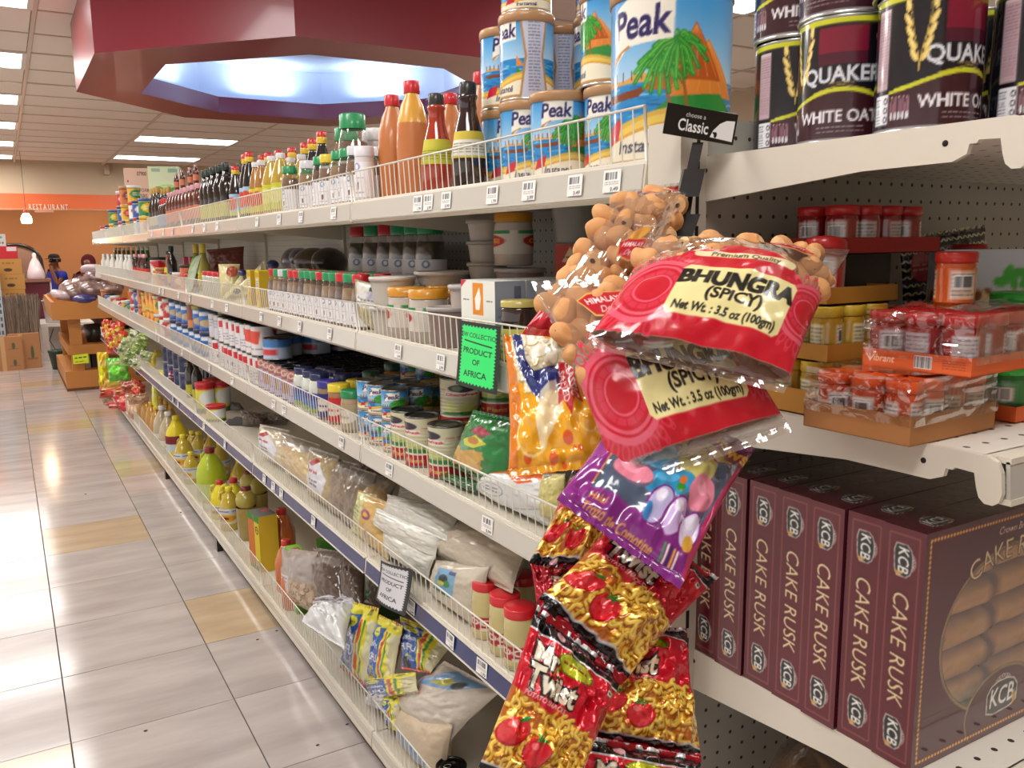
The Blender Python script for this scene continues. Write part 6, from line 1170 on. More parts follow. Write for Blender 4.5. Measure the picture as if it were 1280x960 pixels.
for i, (px, py) in enumerate(((368, 330), (392, 322), (412, 328), (378, 345))): b = B(); b.ball((0, 0, 0), (.05, .08, .055), 'poly', ('#23284a', '#3a2a22', '#2a2220', '#1e2550')[i], 14, 9); p = onX(px, py, 1.03); obj('dark_bag', b, None, (1.03, p[1], B_ + (.156 if i < 3 else .158)), (0, .2 * i, i), label='dark crumpled bag in shadow on the yellow cartons, %s from the left' % ORD[i], category='bag')
bag('red_bean_bag', 'shiny dark red packs at the back of the second shelf', [(258, 312), (305, 308), (306, 345), (262, 338)], D_of(285, 330, 1.0), .08, pr, 'poly')
bag('pink_label_bag', 'cream bag with a reddish oval label on the second shelf', [(273, 330), (300, 330), (300, 372), (275, 372)], D_of(288, 350, .84), .06, art(40, 40, '#d9cf98', ('ell', 28, 30, 10, 7, '#b9543a')), 'poly')
bag('green_label_bag', 'clear bag with bright green edge on the second shelf', [(240, 322), (252, 318), (240, 362), (232, 365)], D_of(242, 345, .79), .03, art(40, 40, '#a9b89a', ('rect', 0, 0, 14, 40, '#5ab03a')), 'poly')
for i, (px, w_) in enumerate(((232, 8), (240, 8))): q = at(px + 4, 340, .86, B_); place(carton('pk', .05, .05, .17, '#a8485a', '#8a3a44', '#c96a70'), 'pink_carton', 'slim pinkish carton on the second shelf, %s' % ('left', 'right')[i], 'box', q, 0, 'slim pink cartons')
# white bag and green chips on the third shelf
gc = Cv(90, 110, '#17803a'); gc.poly([(4, 10), (60, 22), (62, 52), (8, 44)], '#c9974a'); [gc.ell(random.uniform(8, 56), random.uniform(18, 44), 11, 5, random.choice(('#e0b86a', '#d9a858', '#caa04a')), random.uniform(0, 3)) for _ in range(30)]; gc.ell(22, 52, 12, 9, '#5aa07a'); gc.poly([(16, 62), (40, 76), (64, 66), (44, 54), (24, 54)], '#d3cf3a'); gc.ell(38, 66, 12, 6, '#b9762a'); gc.poly([(24, 80), (40, 92), (66, 84), (52, 74)], '#a8304a'); gc.scrib(60, 88, 84, 96, '#bfe0c6', 6)
bag('plantain_chip_bag', 'shiny green bag of plantain chips leaning behind the wire front', [(592, 512), (648, 524), (632, 612), (562, 582)], [1.62, 1.58, 1.48, 1.52], .06, gc, 'filmprint', 90, 110, seed=5)
bag('plantain_chip_bag', 'dark green chip bag lying at the foot of the upright green one', [(556, 590), (604, 604), (596, 628), (548, 606)], [1.6, 1.5, 1.46, 1.54], .04, art(40, 30, '#0f5a2a', ('scrib', 4, 4, 36, 20, '#1d7a3c', 6)), 'filmprint', seed=6)
wc = Cv(110, 80, '#d6d9d8'); wc.poly([(0, 66), (40, 74), (70, 60), (110, 76), (110, 80), (0, 80)], '#d9602a'); wc.ell(34, 36, 20, 14, '#8a949a', ring=.08); wc.scrib(22, 28, 46, 44, '#6a7078', 5); wc.line([(60, 10), (104, 30), (100, 66)], 1, '#8a949a')
bag('white_flour_bag', 'white bag with orange edge and thin grey line print behind the wire front', [(612, 584), (700, 592), (696, 664), (590, 634)], [1.45, 1.38, 1.32, 1.44], .07, wc, 'filmprint', 110, 80, seed=7)
bag('noodle_bag', 'clear bag of yellow noodles beside the white flour bag', [(678, 592), (706, 592), (704, 650), (676, 650)], 1.3, .04, grain('#c9c07a', '#b9ac5a', lv=.95, n=150), 'poly', seed=8)
# ---- fourth shelf
dr = Cv(90, 60, '#c9bc82'); dr.rect(0, 10, 90, 36, '#a81c24'); [(dr.text('DORA', x, 25, 17, '#efe6d6', bold=.03), dr.rect(x - 12, 8, x + 12, 14, '#e6dcc8')) for x in (22, 67)]
DJ = jar('dora', .032, .122, '#c9bc82', .97, '#c41c26', dr, (.1, .62), 'gloss', .78, .92, .14, 28)
for i, (px, py, X) in enumerate(((609, 780, .80), (634, 800, .795), (658, 820, .80), (655, 770, .88), (630, 760, .88), (680, 830, .82))): q = at(px, py, X, D_); place(DJ, 'dressing_jar', 'cream dressing jar with a red lid behind the wire front, %s' % ('leftmost', 'second from the left', 'third from the left', 'in the second row right', 'in the second row left', 'rightmost')[i], 'jar', q, fc(q[0], q[1], -70), 'red-lidded dressing jars')
rice = grain('#c3b9a6', '#b9ad98', '#b9b2a6', 110, 90, .97, None, 700, 1.2)
def bl_lab(c): W, H = c.w, c.h; c.poly([(W * .2, H * .35), (W * .62, H * .35), (W * .6, H * .85), (W * .22, H * .88)], '#6aa0c6'); c.rect(W * .2, H * .35, W * .62, H * .41, '#1e5a3a'); c.ell(W * .38, H * .66, W * .09, H * .1, '#2a3a3a'); c.ell(W * .46, H * .58, W * .07, H * .07, '#3a8a4a'); c.ell(W * .34, H * .56, W * .07, H * .05, '#c9c24a'); c.rect(W * .46, H * .78, W * .6, H * .84, '#24407a')
flour_l = grain('#c6bdab', '#bdb3a0', '#bdb6ab', 100, 100, .97, bl_lab, 500, 1.2)
bag('rice_bag', 'upright clear bag of white meal with a blue picture label', [(545, 700), (612, 706), (600, 800), (536, 760)], [1.82, 1.68, 1.60, 1.78], .06, flour_l, 'poly', 100, 100, seed=11)
bag('rice_bag', 'large pillow-shaped clear bag of rice lying across the others', [(574, 648), (668, 668), (640, 742), (538, 692)], [1.95, 1.72, 1.58, 1.74], .10, rice, 'poly', 100, 80, seed=12, wr=.003)
wf = grain('#d3d3ca', '#c9c9be', '#cfcfc8', 80, 60, .98, None, 200, 2)
for i, (c4, d4, sd) in enumerate((([(484, 618), (582, 636), (560, 678), (478, 640)], [2.2, 1.95, 1.85, 2.05], 13), ([(470, 634), (556, 668), (544, 700), (464, 656)], [2.15, 1.9, 1.82, 2.02], 14), ([(478, 655), (545, 695), (536, 726), (480, 688)], [2.1, 1.86, 1.8, 1.98], 15), ([(500, 606), (590, 622), (578, 652), (492, 630)], [2.3, 2.05, 2.0, 2.15], 16))):
    bag('flour_pack', 'glossy white flour pack lying in the pile, %s' % ('upper front', 'second', 'lowest', 'topmost at the back')[i], c4, d4, .045, wf, 'poly', 80, 50, 'white flour packs', sd)
def pk(c): c.poly([(0, 0), (24, 0), (26, 80), (4, 76)], '#c9cc8a'); c.ell(36, 52, 9, 8, '#8a2f5a'); c.ell(36, 52, 5, 4, '#d9a83a'); c.scrib(4, 10, 20, 60, '#5a6a3a', 5)
bag('yellow_meal_bag', 'yellow meal bag with a green label strip and a round purple mark', [(448, 612), (490, 630), (486, 712), (440, 680)], [2.35, 2.2, 2.1, 2.25], .05, grain('#c9a560', '#bd9850', '#c2a46a', 70, 80, .98, pk, 200), 'poly', 70, 80, seed=17)
bag('yellow_meal_bag', 'clear bag of yellow meal with a knotted top behind the label strip bag', [(455, 590), (500, 600), (470, 650), (440, 640)], [2.5, 2.4, 2.2, 2.3], .05, grain('#b9a070', '#a98f60', '#a39a8a'), 'poly', seed=18)
def rl(c): W, H = c.w, c.h; c.poly([(W * .1, H * .2), (W * .7, H * .15), (W * .85, H * .5), (W * .6, H * .8), (W * .15, H * .75)], '#d3d3da'); c.poly([(W * .2, H * .7), (W * .5, H * .86), (W * .6, H * .8), (W * .4, H * .68)], '#a81c28'); c.scrib(W * .2, H * .5, W * .6, H * .64, '#a8303a', 7); c.scrib(W * .3, H * .3, W * .6, H * .45, '#3a3a4a', 5)
bag('rice_bag', 'clear rice bag with a red and white printed label, nearer', [(388, 558), (424, 570), (420, 640), (384, 616)], [2.75, 2.6, 2.5, 2.6], .06, grain('#a8966e', '#9c8a60', '#a39d92', 80, 80, .9, rl), 'poly', 80, 80, seed=19)
bag('rice_bag', 'clear rice bag with a red and white printed label, farther', [(325, 530), (362, 538), (362, 590), (328, 570)], [3.3, 3.1, 3.0, 3.15], .08, grain('#c9bda0', '#bdb090', '#b3ada2', 80, 80, .9, rl), 'poly', 80, 80, seed=20)
bag('rice_bag', 'clear bag of pale rice between the two printed label bags', [(352, 540), (400, 556), (392, 612), (356, 590)], [3.1, 2.85, 2.75, 2.9], .08, grain('#c3ad84', '#b9a276', '#b3aa9c', 80, 80, .7), 'poly', 70, 70, seed=21)
bag('seed_bag', 'clear bag of greyish seeds with a pale label, nearest of three', [(438, 582), (470, 592), (452, 668), (426, 650)], [2.5, 2.4, 2.3, 2.4], .05, grain('#7a6a58', '#6a5a4a', '#8a847c', lv=.75), 'poly', seed=22)
bag('seed_bag', 'clear bag of greyish seeds, middle of three', [(416, 572), (448, 580), (440, 655), (410, 636)], [2.65, 2.5, 2.4, 2.5], .05, grain('#857562', '#73634f', '#8a847c', lv=.75), 'poly', seed=23)
bag('seed_bag', 'clear crumpled bag of seeds at the back of the fourth shelf', [(450, 560), (500, 570), (490, 620), (446, 606)], [2.7, 2.55, 2.5, 2.6], .05, grain('#6a5f54', '#5a4f44', '#7a756e', lv=.75), 'poly', seed=24)
for i, (c4, X, col) in enumerate((([(272, 512), (306, 516), (306, 552), (276, 546)], .85, '#4a3a34'), ([(280, 538), (314, 545), (318, 574), (286, 562)], .80, '#2a2a2c'), ([(300, 512), (336, 518), (332, 592), (306, 574)], .86, '#6a5a54'), ([(326, 514), (366, 522), (360, 570), (332, 560)], .95, '#8a8078'))):
    bag('dark_food_bag', 'dark crumpled clear bag on the fourth shelf, %s from the left' % ORD[i], c4, D_of(c4[0][0], 545, X), .07, grain(col, '#3a302a', '#77716a', lv=.8, n=120), 'poly', 40, 40, 'dark clear bags', 25 + i, .004, zd=D_)
RY = des('ry', rim_can(.045, .15, Cv(50, 50, '#d9cf3a').ell(25, 26, 12, 14, '#d9dfe0').rect(0, 0, 50, 8, '#2f6a2f').rect(0, 40, 50, 50, '#c8202a'), 30, 24, '#c9302a', '#c8202a'))
for i, (px, X, l_) in enumerate(((258, .80, 0), (268, .86, 0), (278, .88, 0), (270, .80, -1))): q = at(px, 515, X, D_); place(RY, 'drink_powder_tub', 'yellow tub with a red lid on the fourth shelf, %s' % ('leftmost', 'middle', 'rightmost', 'front low one')[i], 'tub', (q[0], q[1], D_), 2.2, 'yellow and red tubs', (1, 1, 1 if l_ == 0 else .5))
rowp(BB, 'dark_bottle', 'dark sauce bottle on the fourth shelf', 'bottle', 'dark bottles, fourth shelf', D_, [248, 240], 500, .82, .3, deep=1)
DBL = scan(40, '#27355f', '#46507a', None, .05, .1)
for i, px in enumerate((236, 229, 222, 216)):
    for l_ in (0, 1): q = at(px, 480, .86, D_); place(DBL, 'navy_tin', 'navy blue tin on the fourth shelf, %s layer, %s from the near end' % (('lower', 'upper')[l_], ORD[i]), 'tin', (q[0], q[1], D_ + .1005 * l_), 2, 'navy tins')
farb = [('yellow_pack', [(184, 440), (196, 442), (196, 480), (186, 470)], '#e0c83a', .78), ('yellow_pack', [(192, 436), (214, 440), (214, 470), (196, 470)], '#a8983a', .9), ('yellow_pack', [(198, 462), (212, 466), (212, 490), (200, 484)], '#dcc42a', .79), ('purple_box_bag', [(167, 440), (186, 436), (184, 472), (170, 468)], '#4a2a6e', .79), ('pink_pack', [(210, 462), (220, 464), (219, 495), (212, 490)], '#7a2a5a', .80), ('yellow_strip', [(190, 470), (198, 468), (197, 512), (190, 505)], '#e3dc4a', .75)]
for i, (nm, c4, col, X) in enumerate(farb): bag(nm, '%s on the far part of the fourth shelf, %s from the left' % ({'#e0c83a': 'bright yellow pack', '#a8983a': 'olive yellow pack', '#dcc42a': 'lemon pack', '#4a2a6e': 'purple pack', '#7a2a5a': 'plum pack', '#e3dc4a': 'thin lime strip'}[col], ORD[i]), c4, D_of(c4[0][0], 465, X), .05, art(30, 40, col, ('scrib', 4, 6, 26, 30, '#e6e2c6', 7)), 'filmprint', 20, 24, free=(X < .77))
# ---- base shelf
ct = Cv(90, 90, '#c9402a'); ct.rect(0, 0, 24, 78, '#e0dccf'); ct.scrib(3, 6, 20, 70, '#8a8a80', 4); ct.rect(0, 78, 90, 90, '#b9202a'); ct.ell(60, 36, 18, 24, '#d98a3a'); ct.poly([(34, 0), (50, 0), (44, 78), (34, 78)], '#e0a02c')
q = at(599, 950, .80, E_); place(des('bt', rim_can(.046, .115, ct, 80, 60, '#a9a9a6', None, '#8d8f90')), 'food_tin', 'large tin with a plain ringed metal lid at the near end of the base shelf', 'tin', (q[0], q[1], E_ + .02), fc(q[0], q[1], 20))
q = at(562, 950, .79, E_); o = place(des('yt', rim_can(.036, .10, Cv(40, 40, '#c9a82a').rect(0, 26, 40, 40, '#3a6a3a').rect(0, 0, 40, 8, '#a8302a'), 50, 40, '#4a4a44', None, '#3a3a36')), 'food_tin', 'short yellow tin with a ring-pull lid beside the large tin', 'tin', (q[0], q[1], E_), 0)
b = B(); a = np.linspace(0, 2 * math.pi, 17); b.tube([(-.01 + .009 * math.cos(t), .006 * math.sin(t), .1) for t in a], .0013, 5, 'metal', '#b9b9b4', False); obj('ring_pull', b, o)
q = at(622, 885, .86, E_); place(scan(41, '#5a5a44', '#3a3a30', None, .04, .15), 'food_tin', 'dark tin behind the large tin on the base shelf', 'tin', q, 0)
bag('flour_bag', 'clear bag of white flour with a blue label lying across the others', [(556, 826), (626, 864), (560, 930), (484, 880)], [2.1, 1.9, 1.78, 1.95], .10, (lambda c: (c.poly([(8, 62), (60, 76), (84, 96), (30, 96)], '#6f9ccb') and c.poly([(30, 74), (52, 78), (56, 88), (40, 88)], '#b9b23a') and c.ell(62, 86, 7, 6, '#2a3a3a') and c) or c)(grain('#cdc5b8', '#c4bbad', '#c6beb2', 100, 100, .98, None, 400, 1.3)), 'poly', 100, 90, seed=31, wr=.003)
bag('flour_bag', 'cream flour bag with a blue label beneath the white one', [(500, 878), (566, 906), (556, 985), (498, 940)], [1.98, 1.85, 1.74, 1.85], .09, (lambda c: (c.poly([(10, 20), (60, 6), (66, 24), (20, 44)], '#5a8ab9') and c) or c)(grain('#c9b79c', '#bfac90', '#c2b299', 80, 80, .98, None, 300, 1.3)), 'poly', 80, 80, seed=32)
fu = Cv(80, 110, '#1f55a8'); fu.rect(0, 96, 80, 110, '#e0d82c'); fu.rect(42, 0, 80, 110, '#e0d82c'); fu.rect(46, 0, 52, 92, '#c8382a'); fu.rect(56, 0, 60, 92, '#3a8a3a'); fu.rect(66, 0, 80, 92, '#d3d0a8'); fu.text('Golden', 20, 66, 15, '#e6e8ee', bold=.03, sx=.8); fu.text('FUFU', 20, 44, 20, '#e6e8ee', bold=.03, sx=.8); fu.text('Mix', 26, 26, 9, '#e0d82c', bold=.03); fu.ell(20, 12, 9, 9, '#14161e'); fu.ell(22, 86, 12, 8, '#e0d82c'); fu.scrib(14, 83, 30, 89, '#2f7a3c', 5); fu.text('!!!', 62, 103, 10, '#2a2a1c', bold=.04); fu.rect(0, 0, 80, 4, '#c9402a')
for i, (c4, d4, sd) in enumerate((([(442, 752), (474, 760), (462, 862), (424, 834)], [2.42, 2.36, 2.24, 2.3], 33), ([(474, 768), (504, 782), (490, 862), (458, 846)], [2.35, 2.26, 2.15, 2.22], 34), ([(500, 770), (572, 800), (538, 842), (502, 836)], [2.35, 2.15, 2.1, 2.2], 35), ([(452, 846), (520, 840), (524, 866), (466, 878)], [2.2, 2.1, 2.04, 2.1], 36), ([(480, 866), (500, 872), (502, 918), (484, 908)], [2.02, 2.0, 1.95, 1.97], 37))):
    bag('fufu_bag', 'blue and yellow striped flour bag, %s' % ('standing leftmost', 'standing second from the left', 'leaning behind on the right', 'lying flat in front', 'small corner showing under the flour bag')[i], c4, d4, .045, fu, 'filmprint', 80, 110, 'blue and yellow flour bags', sd, .004)
bag('white_plastic_bag', 'plain white plastic bag bulging over the base shelf wire front', [(396, 762), (442, 756), (430, 812), (376, 776)], [2.6, 2.5, 2.35, 2.5], .10, art(20, 20, '#d6d8da'), 'poly', 60, 60, seed=38, wr=.006, free=True)
bag('white_plastic_bag', 'crumpled white end of a bag poking through the base wire front', [(462, 862), (486, 866), (478, 888), (456, 880)], 2.0, .03, art(20, 20, '#d9dadc'), 'poly', 30, 30, seed=39, wr=.006)
bag('newsprint_bag', 'crumpled silvery white packet with scattered dark print', [(400, 742), (446, 742), (444, 770), (386, 770)], [2.75, 2.6, 2.5, 2.65], .07, art(60, 40, '#c6c6cc', ('scrib', 6, 6, 54, 34, '#5a4a54', 8)), 'poly', 60, 50, seed=40, wr=.012)
nut = Cv(110, 130, '#a39a94'); nut.poly([(0, 0), (110, 0), (110, 62), (50, 66), (0, 62)], '#a0876c')
for i in range(170): x, y = random.uniform(0, 110), random.uniform(0, 60); a = random.uniform(0, 3); nut.ell(x + 1, y - 1.5, 7, 5, '#6a5440', a); nut.ell(x, y, 6.5, 4.6, random.choice(('#b9a288', '#c3ae94', '#a89078')), a)
nut.rect(8, 34, 44, 70, '#d9d9e0'); nut.scrib(12, 48, 40, 66, '#3a3a4a', 6); nut.ell(30, 36, 14, 12, '#d9d9e0')
bag('peanut_bag', 'clear zip bag of shelled peanuts with a white label', [(352, 684), (396, 690), (394, 768), (356, 756)], [2.95, 2.82, 2.7, 2.8], .07, nut, 'poly', 100, 120, seed=41)
bag('brown_food_bag', 'clear bag of dark brown food right of the peanuts', [(392, 684), (432, 690), (428, 758), (394, 752)], [2.9, 2.75, 2.65, 2.75], .08, grain('#5a463a', '#4a382e', '#8a8078', lv=.7), 'poly', seed=42)
bag('brown_food_bag', 'second clear bag of dark brown food, right of the first', [(430, 694), (456, 702), (452, 760), (430, 750)], [2.75, 2.65, 2.55, 2.65], .07, grain('#5f4c3f', '#4c3b30', '#8a8078', lv=.75), 'poly', seed=43)
bag('green_tie_bag', 'clear greyish bag with a green tie in the shade by the white sign', [(456, 712), (480, 720), (476, 760), (454, 754)], 2.6, .06, art(30, 30, '#7f7a70', ('ell', 8, 12, 4, 3, '#1f7a3c')), 'poly', 30, 30, seed=44)
bn = Cv(70, 90, '#6fb52a'); bn.rect(0, 40, 60, 62, '#c92a2c'); bn.text('BANKU', 32, 51, 17, '#f2efe6', bold=.04, sx=.95); bn.rect(6, 0, 54, 24, '#c9ccd2'); bn.ell(34, 14, 10, 8, '#8a5a3a'); bn.ell(30, 72, 7, 8, '#243a4a'); bt_ = Cv(50, 40, '#7fbc3a'); bt_.rect(12, 12, 40, 28, '#b9483a'); bt_.scrib(14, 16, 38, 26, '#f0e6d8', 7)
q = at(340, 740, .785, E_); place(carton('bn', .05, .12, .22, bn, '#5c9c24', bt_, (60, 80)), 'green_carton', 'upright bright green carton with a red name band', 'box', (.815, 2.93, E_), 0)
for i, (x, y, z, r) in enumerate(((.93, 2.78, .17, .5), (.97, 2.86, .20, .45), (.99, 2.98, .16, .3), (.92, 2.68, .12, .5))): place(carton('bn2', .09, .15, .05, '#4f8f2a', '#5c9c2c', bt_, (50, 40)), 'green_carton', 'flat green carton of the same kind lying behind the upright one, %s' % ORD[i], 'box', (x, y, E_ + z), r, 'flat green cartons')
place(carton('supp', .2, .35, .12, '#3a5a24', '#3a5a24', '#3f6a28'), 'green_carton', 'dark green case under the flat green cartons', 'box', (1.0, 2.82, E_))
PO = bottle('po', [(.045, 0), (.048, .008), (.048, .12), (.03, .17), (.017, .19)], '#c8682a', 'liquid', None, cap=(.019, .185, .21, '#c8302a'))
for i, (px, py, X, s_) in enumerate(((354, 680, .90, 1.1), (358, 690, .83, .95), (364, 700, .80, .85))): q = at(px, py, X, E_); place(PO, 'palm_oil_bottle', 'orange palm oil bottle with a red cap, %s' % ('tall one behind the green carton', 'middle one behind the peanut bag', 'front one behind the peanut bag')[i], 'bottle', q, 0, 'palm oil bottles', s_)
tn = Cv(70, 100, '#c8742f'); tn.rect(40, 0, 70, 100, '#d9c22c'); tn.rect(0, 88, 70, 100, '#2f8a3a'); tn.rect(0, 0, 70, 8, '#2f8a3a'); tn.rect(34, 0, 40, 100, '#c85a2a'); tn.ell(56, 74, 10, 7, '#2a2a1c', ring=.3); tn.scrib(48, 70, 64, 78, '#2a2a1c', 5); tp_ = Cv(40, 40, '#5a5a54'); tp_.poly([(20, 20), (40, 24), (38, 34), (22, 30)], '#b93a3a')
place(carton('tn', .08, .12, .235, tn, '#d9b52c', tp_, (60, 90)), 'oil_can', 'square orange, yellow and green oil can with black plastic on top', 'can', (.815, 3.40, E_), .12)
def yjug(key, r, h, col, capc, lab, lz, clear=None, m='liquid', sq=(1, .85), pw=2.4):
    def ex():
        b = B(); pts = [(0, r * .55, h * .86), (0, r * .95, h * .82), (0, r * 1.05, h * .7), (0, r * .86, h * .56)]; b.tube(pts, r * .13, 8, m, col); return [('handle', b.mesh('handle'), -1)]
    return bottle(key, [(r * .93, 0), (r, .01), (r, h * .52), (r * .85, h * .66), (r * .5, h * .82), (r * .3, h * .88), (r * .28, h * .93)], col, m, lab, lz, cap=(r * .34, h * .9, h, capc), sq=sq, pw=pw, extra=ex, clear=clear)
sun = Cv(70, 60, '#d6d2b0'); sun.ell(36, 22, 14, 14, '#d99a1c'); sun.ell(36, 22, 6, 6, '#5a3a1c'); sun.rect(6, 42, 64, 56, '#c9cfe0'); sun.scrib(10, 44, 60, 54, '#3a4a8a', 7)
LIME = yjug('lime', .075, .28, '#b3c42a', '#8a1c24', art(30, 30, '#c3cc8a'), (.02, .1), m='plastic'); YEL = yjug('yel', .05, .185, '#e0cf1c', '#c41c24', sun, (.02, .07), m='plastic'); YJG = yjug('yjg', .07, .27, '#e3cf1a', '#d9c81c', art(40, 40, '#7a2028', ('rect', 0, 0, 40, 20, '#c3cfd0')), (.05, .15), m='plastic')
OIL = yjug('oil', .055, .225, '#c2a83a', '#e0cf1c', sun, (.04, .12)); PAL = yjug('pal', .062, .27, '#b9a888', '#dcdcd8', art(30, 30, '#d3d0c6', ('rect', 0, 6, 30, 14, '#c9b82a')), (.03, .09), m='liquid'); AMB = yjug('amb', .045, .24, '#b9862a', '#e0b21c', None, None, sq=(1, 1), pw=2)
place(LIME, 'bleach_jug', 'big lime green jug with a dark red cap', 'jug', at(262, 610, .82, E_), .4)
place(YEL, 'cooking_oil_jug', 'small yellow jug with a red cap in front', 'jug', at(273, 640, .79, E_), .8); place(YEL, 'cooking_oil_jug', 'yellow jug with a red cap right of the small front one', 'jug', at(291, 640, .84, E_), 1.2, None, 1.15)
for i, (px, py, X, s_, lb) in enumerate(((228, 575, .80, 1.0, 'clear yellow oil jug with a sunflower label'), (237, 590, .79, .8, 'smaller yellow oil jug beside the sunflower label one'), (283, 650, .79, .9, 'amber oil jug at the front left of the square oil can'), (250, 560, .92, .95, 'oil jug with yellow cap behind the lime jug, left'), (262, 560, .96, .95, 'oil jug with yellow cap behind the lime jug, middle'), (276, 575, .96, 1.0, 'oil jug with yellow cap behind the lime jug, right'), (300, 590, .96, 1.0, 'oil jug in shadow right of the lime jug'), (242, 550, .9, .9, 'oil jug in the second row by the yellow jug'))):
    place(OIL, 'cooking_oil_jug', lb, 'jug', at(px, py, X, E_), random.uniform(0, 1), 'yellow cooking oil jugs', s_)
place(YJG, 'yellow_jug', 'opaque yellow jug with a dark red label band', 'jug', at(222, 550, .84, E_), .2)
for i, px in enumerate((208, 201)): place(PAL, 'pale_oil_jug', 'pale vinegar jug with a white cap, %s' % ('nearer', 'farther')[i], 'jug', at(px, 545, .80, E_), .2, 'pale jugs')
rowp(AMB, 'amber_oil_bottle', 'amber oil bottle with yellow cap near far end', 'bottle', 'amber oil bottles', E_, [194, 189, 184, 179], [525, 510], .80, .2, deep=1, ddx=.1)
for i, (px, X) in enumerate(((312, .90), (322, .93), (306, .84))): b = B(); b.ball((0, 0, 0), (.045, .05, .05), 'poly', '#a89a3a', 14, 9); p = at(px, 610, X, E_ + .21 - .015 * i); t = thing('oil_pouch', 'rounded yellowish oil pouch with a maroon cap, %s' % ORD[i], 'pouch', p, (0, 0, 0), 'oil pouches'); obj('pouch', b, t); b = B(); b.lathe([(.02, .04), (.02, .06), (.0005, .062)], 14, 'plastic', '#7a1c24'); obj('cap', b, t); b = B(); b.lathe([(.0005, -.2), (.04, -.2), (.045, -.03)], 16, 'liquid', '#a08a3a'); obj('lower_body', b, t)
rowp(BB, 'dark_bottle', 'dark green bottle with cork-coloured cap behind the square oil can', 'bottle', None, E_, [310], 630, .86, .3)
# snack packs at the far end
farp = [([(126, 402), (150, 404), (148, 440), (134, 442)], '#d9502a', .76, 'orange and red hanging snack packs near the far end'), ([(146, 412), (186, 412), (178, 460), (150, 456)], '#a9b86a', .74, 'bunch of green and white hanging snack packs'), ([(121, 440), (136, 440), (136, 490), (126, 492)], '#e0c21c', .70, 'tall yellow snack pack at the far end'), ([(132, 448), (160, 446), (162, 474), (136, 478)], '#5fc22c', .70, 'bright green snack pack on the pile'),
        ([(130, 474), (164, 468), (166, 482), (128, 486)], '#e0a82c', .69, 'yellow and orange pack lying on the pile'), ([(124, 484), (160, 478), (166, 494), (124, 498)], '#b9402a', .69, 'red-brown pack lying in the pile'), ([(124, 494), (168, 488), (170, 508), (130, 508)], '#a8886a', .69, 'tan pack lying low in the pile'), ([(140, 496), (172, 490), (182, 520), (150, 514)], '#c92a3a', .70, 'crimson pack at the bottom of the pile'), ([(164, 472), (182, 482), (180, 500), (166, 496)], '#b9402c', .78, 'brick red pack behind the pile'), ([(156, 490), (180, 498), (182, 530), (160, 522)], '#c9a088', .74, 'pinkish clear pack at the right of the pile')]
for c4, col, X, lb in farp: bag('snack_pack', lb, c4, D_of(c4[0][0] + 8, (c4[0][1] + c4[2][1]) / 2, X), .09, art(30, 30, col, ('scrib', 4, 4, 26, 26, '#f0e0a0', 6), ('ell', 14, 14, 8, 6, tuple(min(1, v * 1.3 + .05) for v in hx(col)))), 'filmprint', 24, 24, 'snack packs at the far end', wr=.014, free=True)
random.seed(21)
for i in range(7):
    x, y = 129 + 3.2 * i, 398 + (i * 11) % 26; bag('snack_pack', 'small orange and red snack pack in the hanging bunch near the far end, %s' % ORD[i], [(x, y), (x + 12, y + 3), (x + 9, y + 20), (x - 2, y + 17)], D_of(x, y, .72 - .004 * (i % 3)), .06, art(24, 24, ('#d93a24', '#e0702a', '#d92a2a')[i % 3], ('scrib', 2, 4, 22, 20, '#f0c03a', 6), ('ell', 12, 10, 6, 5, '#e6d23a')), 'filmprint', 20, 20, 'orange and red hanging snack packs', wr=.012, free=True)
for i in range(10):
    x, y = 146 + (i * 7) % 32, 408 + (i * 13) % 44; bag('snack_pack', 'small green and white snack pack in the hanging bunch, %s' % ORD[i], [(x, y), (x + 15, y + 4), (x + 11, y + 17), (x - 3, y + 12)], D_of(x, y, .715 - .004 * (i % 3)), .05, art(24, 24, ('#8fae3a', '#b9c48a', '#7a9a34', '#d3d6b3')[i % 4], ('scrib', 2, 4, 22, 20, '#e6e8d0', 6), ('ell', 8, 10, 6, 4, '#5a7a24')), 'filmprint', 20, 20, 'green and white hanging snack packs', wr=.014, free=True)
for i in range(7):
    x, y = 124 + (i * 17) % 42, 476 + (i * 9) % 34; c_ = ('#c92a36', '#d96a2c', '#b98a6a', '#d94a5a', '#a8321f', '#e0a02c', '#c9b09a')[i]; bag('snack_pack', 'crumpled %s snack pack in the heap spilling over the base shelf' % ('crimson', 'orange', 'tan', 'pinkish', 'rust', 'yellow', 'beige')[i], [(x, y), (x + 26, y - 3), (x + 30, y + 9), (x + 3, y + 12)], D_of(x, y, .68), .07, art(24, 24, c_, ('scrib', 2, 4, 22, 20, '#f0d9b0', 7)), 'filmprint', 20, 20, 'heap of snack packs', wr=.016, free=True)
